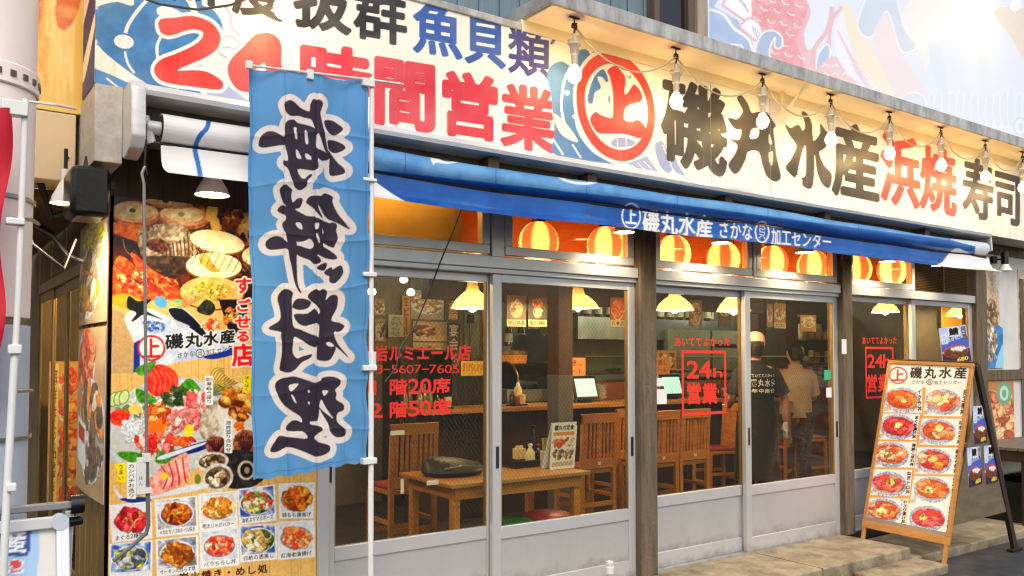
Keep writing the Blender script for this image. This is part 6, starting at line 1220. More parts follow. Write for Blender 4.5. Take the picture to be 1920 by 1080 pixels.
for x in (a[0]+.08, b[0]-.01): m = MB(); m.tube([(x, y_-.005 if y_ < 2.84 else y_, z_+.006) for y_, z_ in prof], .012, 6); m.build('trim', BR, o)
m = MB(); m.box(a[0]-.05, 2.63, 1.012, b[0], 3.0, 1.14); m.build('base', STEEL, o, bevel=.006); 
o = thing('wooden_tub', 'shallow wooden rice tub with bright rim left of the black hood', 'tub', ctop(955, 3.2)); p = at(950, 660, 3.1); m = MB(); m.lathe([(.2, -.16), (.22, 0)], p, 24); m.build('tub_body', WOOD, o); m = MB(); m.lathe([(.225, -.03), (.228, .01), (.2, .015)], p, 24, cap=False); m.build('rim', BR, o); m = MB(); m.lathe([(.19, -1.1+.16), (.19, -.165)], p, 16); m.build('stand', DWOOD, o)
for px, lb in ((971, 'cream squeeze bottle on the counter left of the interior column'), (1042, 'cream squeeze bottle on the counter just left of the interior column, slimmer')):
    p = ctop(px); o = thing('squeeze_bottle', lb, 'bottle', p); m = MB(); m.lathe([(.04, 0), (.042, .13), (.03, .17)], p, 16); m.build('bottle_body', CREAMP, o); m = MB(); m.lathe([(.022, .17), (.018, .19), (.006, .215)], p, 12); m.build('cap', WHITEP, o)
SCR = mat('tablet_screen', (150, 190, 180), .2, emit=(170, 214, 206), es=.55)
for px, lb in ((1100, 'order tablet with a pale green screen on the counter behind the menu stand'), (1262, 'order tablet with a pale screen beside the red bordered hours lettering')):
    p = ctop(px, 2.25); o = thing('order_tablet', lb, 'tablet', p); w = .155; m = MB(); m.hexa([p+(-w, -.02, .03), p+(w, -.02, .03), p+(w, .0, .03), p+(-w, .0, .03)], [p+(-w, .05, .26), p+(w, .05, .26), p+(w, .07, .26), p+(-w, .07, .26)]); m.box(p[0]-.06, p[1]-.02, p[2], p[0]+.06, p[1]+.08, p[2]+.03); m.build('tablet_body', BLACKP, o, bevel=.005)
    m = MB(); w = .13; f = lambda x, t: p+(x, -.024+.07*t, .03+.23*t); m.add([f(-w, .12), f(w, .12), f(w, .88), f(-w, .88)], [(0, 1, 2, 3)]); m.build('screen', SCR, o)
    o = thing('price_card', 'orange handwritten price card on the counter '+('right of the interior column' if px < 1200 else 'at the left edge of the hours glass'), 'card', p+(0, .2, 0)); a_ = Art(0, 0, 60, 40, (226, 150, 90), ss=2); a_.row('お通し', (6, 5), (54, 5), 12, 12, (110, 50, 30), .03); a_.row('ビール', (10, 22), (50, 22), 12, 12, (110, 50, 30), .03); sheet('printed_face', a_, rect(p+(-.17, .17, .44), (.3, 0, 0), (0, 0, -.19), 40, 28), PAPER, o, uv=True); m = MB(); m.box(p[0]-.17, p[1]+.172, p[2]+.012, p[0]+.13, p[1]+.18, p[2]+.44); m.build('card', STK, o)
# interior columns
for x0p, x1p, Y, lb in ((1047, 1074, 1.75, 'brown interior column with grey lower half between counter and tables'), (1421, 1437, 3.2, 'brown brick column behind the staff member'), (1474, 1496, 3.3, 'grey interior column right of the staff member')):
    a, b = at(x0p, 600, Y), at(x1p, 600, Y); o = thing('interior_column', lb, 'column', (a[0], Y, .012)); m = MB(); m.box(a[0], Y, 1.3, b[0], Y+.16, 2.62); m.build('upper_shaft', BRICK, o, bevel=.006); m = MB(); m.box(a[0]-.002, Y-.002, .012, b[0]+.002, Y+.162, 1.3); m.build('lower_shaft', mat('grey_column_paint', (110, 108, 104), .6, noise=((80, 78, 76), 4, .6)) if 'grey_column_paint' not in bpy.data.materials else bpy.data.materials['grey_column_paint'], o, bevel=.006)
# kitchen back wall, beam over the counter
m = MB(); m.box(3.85, 4.9, .012, 11.9, 5.0, 2.62); m.build('kitchen_wall', GREENW, B)
m = MB(); m.box(3.85, 2.6, 2.0, 8.6, 2.75, 2.62); m.build('kitchen_bulkhead', mat('dark_brown_bulkhead', (72, 46, 30), .6, noise=((48, 32, 22), 5, .6)), B)
m = MB(); a, b = at(1160, 600, 4.6), at(1240, 700, 4.6); m.box(a[0], 4.55, 1.25, 11, 4.88, 1.3); m.box(4.2, 4.55, 1.55, 6.6, 4.88, 1.6); m.box(7.2, 4.5, 1.7, 10.5, 4.88, 2.0); m.build('kitchen_shelf', STEEL, B)
FLU = mat('fluorescent_tube', (240, 246, 236), .3, emit=(226, 240, 220), es=9)
for x, y, lb in ((5.2, 3.9, 'white fluorescent kitchen lamp behind the menu stand window'), (8.2, 3.6, 'white fluorescent kitchen lamp seen at the left of the hours glass'), (10.2, 3.8, 'white fluorescent kitchen lamp deepest in the room')):
    o = thing('fluorescent_lamp', lb, 'lamp', (x, y, 2.5)); m = MB(); m.box(x-.6, y-.08, 2.52, x+.6, y+.08, 2.6); m.build('housing', WHITEP, o); m = MB(); m.tube([(x-.58, y, 2.5), (x+.58, y, 2.5)], .018, 8); m.build('tube', FLU, o)
    lamp_light('lamp_light', (x, y, 2.4), 14, (1, .96, .80), .3, o)
# crockery, bottles and paper strips that fill the room
def copies(root, locs, lb, rot=None):
    for i, l in enumerate(locs):
        o = root if i == 0 else copy_tree(root); o.location = [float(c) for c in l]; o['label'] = lb(i) if callable(lb) else lb
        if rot: o.rotation_euler = (0, 0, rot*i)
SAKE = mat('brown_sake_glass', (70, 40, 20), .12); LABEL = mat('cream_bottle_label', (226, 210, 170), .5)
o = thing('sake_bottle', '', 'bottle', (0, 0, 0), 'sake bottles standing on the kitchen shelf'); m = MB(); m.lathe([(.05, 0), (.052, .2), (.04, .25), (.018, .31), (.016, .36)], (0, 0, 0), 14); m.build('bottle_body', SAKE, o); m = MB(); m.lathe([(.0535, .05), (.0535, .16)], (0, 0, 0), 14, cap=False); m.build('bottle_label', LABEL, o)
copies(o, [(6.0+.16*i+.04*(i % 3), 4.68, 1.60) for i in range(4)]+[(7.3+.2*i, 4.66, 2.0) for i in range(14)], 'brown sake bottle with a cream label standing in the row on the kitchen shelf')
o = thing('bowl_stack', '', 'bowls', (0, 0, 0), 'stacks of bowls on the counter'); m = MB()
for k in range(5): m.lathe([(.04, .03*k), (.075, .03*k+.035), (.08, .03*k+.045), (.07, .03*k+.045)], (0, 0, 0), 16)
m.build('bowls', mat('glazed_stoneware', (206, 196, 176), .25, noise=((110, 120, 140), 14, .6)), o)
copies(o, [(5.75, 2.42, 1.012), (6.85, 2.45, 1.012), (7.1, 2.4, 1.012), (7.9, 2.4, 1.012)], 'short stack of pale glazed bowls on the serving counter')
o = thing('condiment_set', '', 'condiments', (0, 0, 0), 'condiment sets along the counter'); m = MB(); m.box(-.09, -.05, 0, .09, .05, .012); m.build('tray', BLACKP, o); m = MB(); m.lathe([(.028, .012), (.028, .09), (.014, .11), (.014, .13)], (-.05, 0, 0), 12); m.build('soy_bottle', SOY, o); m = MB(); m.lathe([(.025, .012), (.025, .07), (.02, .085)], (.01, .01, 0), 12); m.build('pepper_pot', REDC, o); m = MB(); m.lathe([(.03, .012), (.034, .1)], (.06, 0, 0), 12); m.build('chopstick_cup', CREAMP, o)
copies(o, [(3.75, 2.2, 1.012), (4.55, 2.2, 1.012), (6.2, 2.2, 1.012), (7.35, 2.2, 1.012), (8.05, 2.2, 1.012)], 'black tray with soy bottle, red pot and chopstick cup on the serving counter')
WORDS = ['枝豆', '刺身', 'ほっけ', '焼鳥', '冷奴', '海老', '帆立', '牡蠣', '鮪', '烏賊', '鯵', '鰤']
for i, w_ in enumerate(WORDS):
    x = 5.5+.42*i; c_ = ((236, 220, 180), (236, 190, 110), (230, 226, 210))[i % 3]; y = 4.86
    o = thing('menu_strip', 'hanging paper menu strip lettered %s on the kitchen wall' % w_, 'menu strip', (x, y, 1.95), 'paper menu strips on the kitchen wall'); a_ = Art(0, 0, 14, 44, c_, ss=3); a_.colm(w_, (7, 3), (7, 41), 10, (50, 30, 24), .05)
    z_ = 2.44; sheet('printed_face', a_, rect((x, y, z_), (.15, 0, 0), (0, 0, -.38), 20, 50), PAPER, o, uv=True); m = MB(); m.box(x, y+.002, z_-.38, x+.15, y+.006, z_); m.build('backing', STK, o)
# dark drinks cabinet and small frames on the far wall behind the red lettering
a, b = at(742, 655, 3.3), at(842, 770, 3.3); o = thing('drinks_cabinet', 'dark drinks cabinet with rows of bottles behind the red phone number', 'cabinet', (a[0], 3.3, .012)); m = MB(); zt_ = a[2]
m.box(a[0], 3.55, .012, b[0], 3.58, zt_); m.box(a[0], 3.2, .012, a[0]+.03, 3.55, zt_); m.box(b[0]-.03, 3.2, .012, b[0], 3.55, zt_)
for z in (.3, .62, .94, zt_-.02): m.box(a[0]+.03, 3.2, z, b[0]-.03, 3.55, z+.02)
m.build('cabinet_body', DARKM, o); m = MB(); rg = random.Random(3)
for z in (.32, .64, .96):
    x = a[0]+.1
    while x < b[0]-.1: h = .16+.08*rg.random(); m.lathe([(.035, 0), (.036, h*.55), (.014, h*.8), (.013, h)], (x, 3.3+.12*rg.random(), z), 10); x += .085
m.build('bottles', mat('mixed_bottles', (90, 60, 30), .15, noise=((196, 180, 140), 9, .9)), o)
# hanging posters above the counter
def hang(px0, py0, px1, py1, Y, pals, bgc, seed, lb, word=None, wc=(40, 26, 20), group=None):
    a, b = at(px0, py0, Y), at(px1, py1, Y); o = thing('hanging_poster', lb, 'poster', (a[0], Y, b[2])); a_ = food_art(60, 80, seed, pals, bgc, 2)
    if word: a_.poly([(0, 62), (60, 62), (60, 80), (0, 80)], (226, 206, 160), sm=False); a_.row(word, (4, 64), (56, 64), 13, 13, wc, .04)
    sheet('printed_face', a_, rect((a[0], Y-.003, a[2]), (b[0]-a[0], 0, 0), (0, 0, b[2]-a[2]), 44, 60), PAPER, o, uv=True); m = MB(); m.box(a[0], Y-.002, b[2], b[0], Y+.004, a[2]); m.build('backing', DWOOD, o)
W1 = [(226, 206, 160), (150, 110, 70), (206, 170, 110)]
hang(950, 553, 986, 613, 2.5, [(W1, .5, .4, .3, .25, 40, 9)], (110, 84, 70), 31, 'pale portrait-like dish poster hung left of the interior column', '本日特選')
hang(990, 555, 1025, 613, 2.5, [(SAL, .5, .2, .25, .12, 24, 8), (W1, .5, .5, .2, .16, 20, 7)], (50, 48, 66), 32, 'dark blue poster with red fish hung over the cook', '鮮魚')
hang(1029, 556, 1048, 613, 2.5, [(W1, .6, .25, .4, .14, 24, 9), (W1, .5, .7, .4, .14, 24, 9)], (226, 206, 160), 33, 'narrow cream poster touching the interior column')
hang(1144, 557, 1172, 613, 2.5, [(SAL, .5, .4, .4, .3, 40, 9)], (196, 96, 40), 34, 'orange poster hung at the right of the second door glass', '日本酒')
hang(1292, 562, 1316, 612, 2.6, [(W1, .5, .5, .4, .4, 40, 9)], (176, 130, 80), 35, 'brown speckled poster between the two pendant lamps')
hang(1346, 566, 1371, 614, 2.6, [(W1, .5, .3, .4, .2, 30, 9)], (80, 60, 44), 36, 'dark framed poster behind the right pendant lamp')
hang(1437, 570, 1449, 614, 2.7, [(W1, .5, .4, .4, .3, 30, 9)], (176, 140, 96), 37, 'tan poster just right of the brick column behind the staff member')
hang(1451, 568, 1473, 616, 2.7, [(W1, .5, .4, .4, .2, 20, 9)], (206, 146, 70), 38, 'orange tan poster left of the grey interior column', '焼酎')
hang(1500, 590, 1530, 622, 2.7, [(W1, .5, .4, .4, .3, 30, 9)], (196, 160, 100), 39, 'wide tan poster right of the grey interior column')
# posters on the partition, left glass
PY = 3.58
hang(770, 543, 832, 600, PY, [(W1, .5, .45, .45, .3, 70, 8)], (186, 176, 160), 41, 'large pale menu poster, upper one on the far wall behind the red lettering')
hang(774, 602, 838, 640, PY, [([(206, 120, 60), (110, 60, 34), (226, 180, 130)], .3, .5, .3, .3, 50, 9)], (226, 196, 140), 42, 'dish photo poster, middle one on the far wall behind the red lettering')
hang(774, 642, 838, 676, PY, [([(206, 120, 60), (110, 60, 34), (226, 180, 130)], .5, .5, .4, .3, 50, 9)], (226, 190, 120), 43, 'dish photo poster, lowest on the far wall behind the red lettering')
def strip(px0, py0, px1, py1, Y, c, tc, st, lb):
    a, b = at(px0, py0, Y), at(px1, py1, Y); o = thing('hanging_strip', lb, 'sign', (a[0], Y, b[2])); h = py1-py0; w = px1-px0; a_ = Art(0, 0, w, h, c, ss=3, seed=3); a_.tint(tuple(x*.7 for x in c), 8, .4)
    if h > w: a_.colm(st, (w/2, 2), (w/2, h-2), w*.75, tc, .04)
    else: a_.row(st, (3, 3), (w-3, 3), h*.6, h*.6, tc, .03)
    sheet('printed_face', a_, rect((a[0], Y-.003, a[2]), (b[0]-a[0], 0, 0), (0, 0, b[2]-a[2]), max(int(w*1.5), 12), max(int(h*1.5), 12)), PAPER, o, uv=True); m = MB(); m.box(a[0], Y-.002, b[2], b[0], Y+.004, a[2]); m.build('backing', DWOOD, o)
for k, (q0, q1, q2, q3, c_) in enumerate(((700, 560, 722, 592, (150, 120, 80)), (703, 598, 724, 640, (196, 170, 120)), (844, 664, 862, 690, (170, 90, 50)), (904, 560, 918, 600, (186, 150, 90)), (905, 606, 919, 660, (120, 90, 60)))):
    hang(q0, q1, q2, q3, PY, [([(226, 206, 160), (150, 90, 60), (90, 60, 40)], .5, .5, .4, .35, 40, 8)], c_, 60+k, ('small brown poster at the far left by the banner pole', 'cream poster below the small brown one by the banner pole', 'reddish card under the navy party strip', 'tan poster right of the left pendant lamp', 'dark poster right of the wall intercom')[k])
strip(754, 554, 769, 632, PY-.06, (206, 140, 50), (110, 50, 20), '生ビール', 'tall orange strip on the far wall behind the hanging cable')
strip(838, 548, 861, 602, PY-.06, (110, 70, 54), (226, 160, 110), '飲み放題', 'dark red strip with stacked characters left of the cream pendant lamp')
strip(839, 605, 862, 660, PY-.06, (54, 54, 70), (226, 196, 160), '宴会', 'navy strip reading party in two white characters on the far wall')
strip(864, 677, 916, 704, 1.9, (226, 176, 40), (90, 56, 20), '値下がりのおつまみ', 'yellow notice with brown lettering right of the red phone number')
strip(728, 590, 756, 632, PY-.12, (176, 170, 140), (110, 100, 80), 'お知らせ', 'slanted pale notice sheet left of the orange strip')
a, b = at(870, 585, PY), at(898, 690, PY); o = thing('intercom_panel', 'pale green wall panel with a small black intercom under the cream pendant lamp', 'panel', (a[0], PY, b[2])); m = MB(); m.box(a[0], PY-.01, b[2], b[0], PY+.01, a[2]); m.build('panel', GREENW, o); q1, q2 = at(876, 590, PY-.02), at(886, 606, PY-.02); m = MB(); m.box(q1[0], PY-.05, q2[2], q2[0], PY-.011, q1[2]); m.tube([(q1[0]+.03, PY-.03, q2[2]), (q1[0]+.03, PY-.03, q2[2]-.5)], .008, 6); m.build('intercom', BLACKP, o)
a, b = at(1238, 618, 4.6), at(1382, 690, 4.6); o = thing('green_cabinet', 'pale green kitchen cabinet behind the hours lettering', 'cabinet', (a[0], 4.5, b[2])); m = MB(); m.box(a[0], 4.45, b[2]-.1, b[0], 4.54, a[2]); m.build('cabinet_body', GREENW, o, bevel=.005); m = MB(); m.box(a[0]+.9, 4.44, b[2]-.1, a[0]+.93, 4.449, a[2]); m.box(a[0]+1.0, 4.44, a[2]-.25, b[0]-.2, 4.449, a[2]-.2); m.build('door_gap', DARKM, o)
a, b = at(1232, 657, 2.5), at(1268, 694, 2.5); o = thing('framed_menu', 'gold framed dish photo at the left edge of the hours glass', 'framed picture', (a[0], 2.5, b[2])); a_ = food_art(40, 40, 51, [(W1, .5, .5, .4, .4, 40, 8)], (110, 70, 40), 2); sheet('printed_face', a_, rect((a[0]+.03, 2.497, a[2]-.03), (b[0]-a[0]-.06, 0, 0), (0, 0, b[2]-a[2]+.06), 40, 40), PAPER, o, uv=True); m = MB(); m.box(a[0], 2.5, b[2], b[0], 2.52, a[2]); m.build('frame', mat('gold_frame', (206, 150, 50), .4), o)
# yellow partition seen through the last door
a, b = at(1764, 560, 1.6), at(1816, 616, 1.6); o = thing('yellow_blind', 'orange yellow blind seen through the rightmost door glass', 'blind', (a[0], 1.6, b[2])); m = MB(); m.box(a[0], 1.58, b[2], b[0]+.4, 1.6, a[2]); m.build('blind_sheet', mat('orange_blind', (236, 160, 30), .6, emit=(236, 150, 30), es=.25), o)  # blind is no lamp; faint emission added so it shows orange unlit
a = at(1700, 700, 1.7); o = thing('grey_screen', 'grey curtain hanging behind the rightmost door glass', 'curtain', (a[0], 1.7, .3)); m = MB(); x = at(1712, 700, 1.7)[0]; m.add([(x+.05*k, 1.7+.03*(k % 2), z) for z in (.012, 2.2) for k in range(30)], [(k, k+1, 31+k, 30+k) for k in range(29)]); m.build('curtain_cloth', mat('grey_curtain', (120, 112, 98), .8, noise=((86, 80, 70), 5, .6)), o)
# pendant lamps
PEN = mat('cream_enamel_shade', (240, 216, 160), .3); _n = PEN.node_tree.nodes; _l = PEN.node_tree.links
_t = _n.new('ShaderNodeBsdfTranslucent'); _t.inputs[0].default_value = srgb((250, 214, 130))+(1,); _m = _n.new('ShaderNodeMixShader'); _m.inputs[0].default_value = .22
_l.new(_n['Principled BSDF'].outputs[0], _m.inputs[1]); _l.new(_t.outputs[0], _m.inputs[2]); _l.new(_m.outputs[0], _n['Material Output'].inputs[0])
def pendant(px, py, Y, lb, r=.17):
    p = at(px, py, Y); x, y, z = p; o = thing('pendant_lamp', lb, 'lamp', p, 'cream enamel pendant lamps')
    m = MB(); m.lathe([(r, 0), (r*.98, .012), (r*.8, .06), (r*.5, .11), (r*.33, .13), (r*.26, .17), (r*.24, .2)], p, 28, cap=False); m.lathe([(r*.24, .2), (.02, .225)], p, 20, cap=False); m.build('lamp_shade', PEN, o)
    m = MB(); m.lathe([(.003, -.03), (.026, -.018), (.036, .01), (.03, .04), (.016, .065)], p, 14); m.build('bulb', FIL, o)
    m = MB(); m.tube([(x, y, z+.22), (x, y, 2.62)], .006, 6); m.build('cord', RUBBER, o)
    lamp_light('lamp_light', (x, y, z-.01), 27, (1, .68, .36), .04, o)
pendant(886, 578, 1.2, 'cream pendant lamp hanging in the left sliding door glass', .16); pendant(1084, 578, 2.0, 'cream pendant lamp half hidden by the interior column in the second door', .20)
pendant(1265, 582, 1.3, 'cream pendant lamp at the left of the hours glass', .175); pendant(1376, 584, .70, 'cream pendant lamp above the staff member', .145)
pendant(1660, 586, 1.6, 'cream pendant lamp behind the door beside the menu board', .16); pendant(1800, 592, 1.2, 'cream pendant lamp in the rightmost door glass by the orange blind', .16)  # pendant beside the menu board is added to light that end of the room
DOT = mat('small_spot_lamp', (250, 246, 236), .3, emit=(255, 240, 210), es=8)
for k, (px, py) in enumerate(((757, 525), (770, 549), (830, 529), (817, 550), (866, 552), (904, 552), (697, 548))):
    p = at(px, py, 3.0+.1*(k % 2)); o = thing('ceiling_spot', ('lower' if py > 540 else 'upper')+' small round ceiling spot seen over the red lettering, %s' % ('leftmost by the banner pole', 'above the pale notice sheet', 'above the large pale poster', 'nearest the hanging cable end', 'beside the dark red strip', 'right of the cream pendant lamp', 'beyond the banner loop')[(1, 3, 2, 4, 4, 5, 0)[k] if k != 3 else 3], 'lamp', p, 'small ceiling spots')
    m = MB(); m.lathe([(.002, -.03), (.03, -.02), (.04, 0), (.03, .03), (.01, .04)], p, 14); m.build('bulb', DOT, o); m = MB(); m.tube([p+(0, 0, .04), (p[0], p[1], 2.62)], .01, 6); m.build('stem', DARKM, o)
# paper lanterns behind the transom lights
def lantern_mat(i):
    m = bpy.data.materials.new('paper_lantern'); m.use_nodes = True; nt = m.node_tree; N = nt.nodes; L = nt.links; p = N['Principled BSDF']
    tc = N.new('ShaderNodeTexCoord'); sp = N.new('ShaderNodeSeparateXYZ'); L.new(tc.outputs['Object'], sp.inputs[0])
    def mt(op, *a):
        n = N.new('ShaderNodeMath'); n.operation = op
        for k, x in enumerate(a):
            if isinstance(x, (int, float)): n.inputs[k].default_value = x
            else: L.new(x, n.inputs[k])
        return n.outputs[0]
    ang = mt('ARCTAN2', sp.outputs['Y'], sp.outputs['X']); s_ = N.new('ShaderNodeMapRange'); s_.interpolation_type = 'SMOOTHSTEP'; L.new(mt('SINE', mt('ADD', mt('MULTIPLY', ang, 4.0), .6+i)), s_.inputs[0]); s_.inputs[1].default_value = -.25; s_.inputs[2].default_value = .6; s = s_.outputs[0]
    mx = N.new('ShaderNodeMix'); mx.data_type = 'RGBA'; L.new(s, mx.inputs['Factor']); mx.inputs['A'].default_value = srgb((255, 236, 196))+(1,); mx.inputs['B'].default_value = srgb((236, 96, 84))+(1,)
    L.new(mx.outputs['Result'], p.inputs['Base Color']); L.new(mx.outputs['Result'], p.inputs['Emission Color']); p.inputs['Emission Strength'].default_value = .35
    t = N.new('ShaderNodeBsdfTranslucent'); L.new(mx.outputs['Result'], t.inputs[0]); ms = N.new('ShaderNodeMixShader'); ms.inputs[0].default_value = .5; L.new(p.outputs[0], ms.inputs[1]); L.new(t.outputs[0], ms.inputs[2]); L.new(ms.outputs[0], N['Material Output'].inputs[0]); return m
LMS = [lantern_mat(k*1.3) for k in range(4)]
LN = [(1010, 455, 'left one in the transom over the second door'), (1136, 462, 'right one in the transom over the second door'), (1262, 476, 'left one in the transom over the hours glass'), (1356, 486, 'right one in the transom over the hours glass'), (1447, 492, 'left one in the transom over the staff member'), (1524, 500, 'right one in the transom over the staff member'), (1606, 505, 'left one in the transom behind the menu board'), (1672, 508, 'right one in the transom behind the menu board')]
for li, (px, py, lb) in enumerate(LN):
    p = at(px, py, .42); o = thing('paper_lantern', 'glowing red and white striped paper lantern, '+lb, 'lantern', p, 'striped paper lanterns'); r = .135
    m = MB(); prof = [(r*math.sin(t)*(1+.025*(k % 2)), -r*1.1*math.cos(t)) for k, t in enumerate(np.linspace(.35, math.pi-.35, 23))]; m.lathe(prof, p, 32); lo = m.build('paper_body', LMS[li % 4], o); lo.location = p-np.array(o.location); lo.data.transform(Matrix.Translation(Vector(np.array(o.location)-p)))
    lo.location = (0, 0, 0)
    for s_ in (-1, 1): m = MB(); m.lathe([(.05, -.012), (.05, .012)], p+(0, 0, s_*r*1.06), 20); m.build('ring', BLACKP, o)
    m = MB(); m.tube([p+(0, 0, r*1.1), (p[0], p[1], 2.62)], .005, 6); m.build('cord', RUBBER, o)
    lamp_light('lamp_light', p-np.array((0, 0, r*1.25)), 2.0, (1, .55, .22), .1, o); lamp_light('lantern_bulb', p-np.array((.02*math.sin(li*2), 0, .07)), 1.5+.5*(li*7 % 3), (1, .78, .46), .02, o)
m = MB(); m.box(2.85, .75, 2.06, 8.4, .78, 2.62); m.build('transom_back_board', mat('amber_back_board', (206, 130, 60), .6, noise=((170, 92, 36), 3, .6)), B)
m = MB(); m.box(1.77, .4, 2.06, 2.83, .43, 2.6); m.build('transom_back_board', mat('ochre_back_board', (176, 152, 84), .7, noise=((120, 96, 40), 2.5, .7)), B)
lb_ = thing('transom_fill_lamp', 'soft strip lamp glowing behind the leftmost amber transom', 'lamp', (2.2, .25, 2.5)); m = MB(); m.tube([(1.85, .25, 2.52), (2.7, .25, 2.52)], .01, 8); m.build('tube', LIT, lb_); lamp_light('lamp_light', (2.25, .22, 2.46), 1.6, (1, .76, .4), .12, lb_)  # unseen lamp added to brighten the leftmost transom
# shelves of small things behind the right half of the middle double door
o = thing('crockery_shelf', 'dark shelf unit with bowls and bottles at the far right of the room', 'shelf', (9.6, 3.6, .012)); a = at(1500, 600, 3.5); b = at(1570, 760, 3.5); m = MB()
for z in (1.0, 1.35, 1.7, 2.05): m.box(a[0], 3.4, z, b[0]+.3, 3.75, z+.025)
m.box(a[0], 3.75, .012, b[0]+.3, 3.78, 2.3); m.build('shelf_frame', mat('shelf_dark', (74, 58, 44), .6), o); m = MB(); rg = random.Random(8)
for z in (1.025, 1.375, 1.725):
    x = a[0]+.1
    while x < b[0]+.2: h = .08+.16*rg.random(); r = .04+.04*rg.random(); m.lathe([(r*.7, 0), (r, h*.4), (r*.8, h)], (x, 3.52+.1*rg.random(), z), 12); x += r*2+.03
m.build('crockery', mat('mixed_crockery', (206, 170, 110), .35, noise=((96, 84, 70), 6, .9)), o)
# ---------------------------------------------------------------- people
SKIN = mat('skin', (206, 146, 112), .5, noise=((186, 122, 92), 12, .5)); NVY = mat('navy_cotton', (20, 27, 42), .8, noise=((14, 19, 30), 9, .6), bump=.5, bscale=26); BLKC = mat('black_apron_cloth', (20, 20, 22), .75, noise=((34, 34, 38), 8, .5), bump=.5, bscale=20)
CAPM = mat('pinkish_cap_cloth', (240, 206, 200), .8, bump=.3, bscale=40); GLOVE = mat('white_glove', (226, 222, 214), .6, bump=.3, bscale=60); HAIR = mat('black_hair', (18, 14, 12), .5, bump=.6, bscale=120); TANC = mat('tan_cotton', (206, 184, 150), .8, noise=((160, 134, 100), 6, .6), bump=.6, bscale=14); SHOE = mat('dark_shoe', (20, 20, 20), .5)
def skin_mesh(name, V, E, R, mt, parent, sub=2):
    me = bpy.data.meshes.new(name); off = wloc(parent); me.from_pydata([tuple(Vector(v)) for v in V], E, []); me.materials.append(mt)
    o = bpy.data.objects.new(name, me); col.objects.link(o); o.parent = parent
    md = o.modifiers.new('skin', 'SKIN'); md.use_smooth_shade = True
    if not me.skin_vertices: me.skin_vertices.new()
    for i, r in enumerate(R):
        s = me.skin_vertices[0].data[i]; s.radius = r if hasattr(r, '__len__') else (r, r); s.use_root = i == 0
    ss = o.modifiers.new('subdivision', 'SUBSURF'); ss.levels = ss.render_levels = sub
    return o
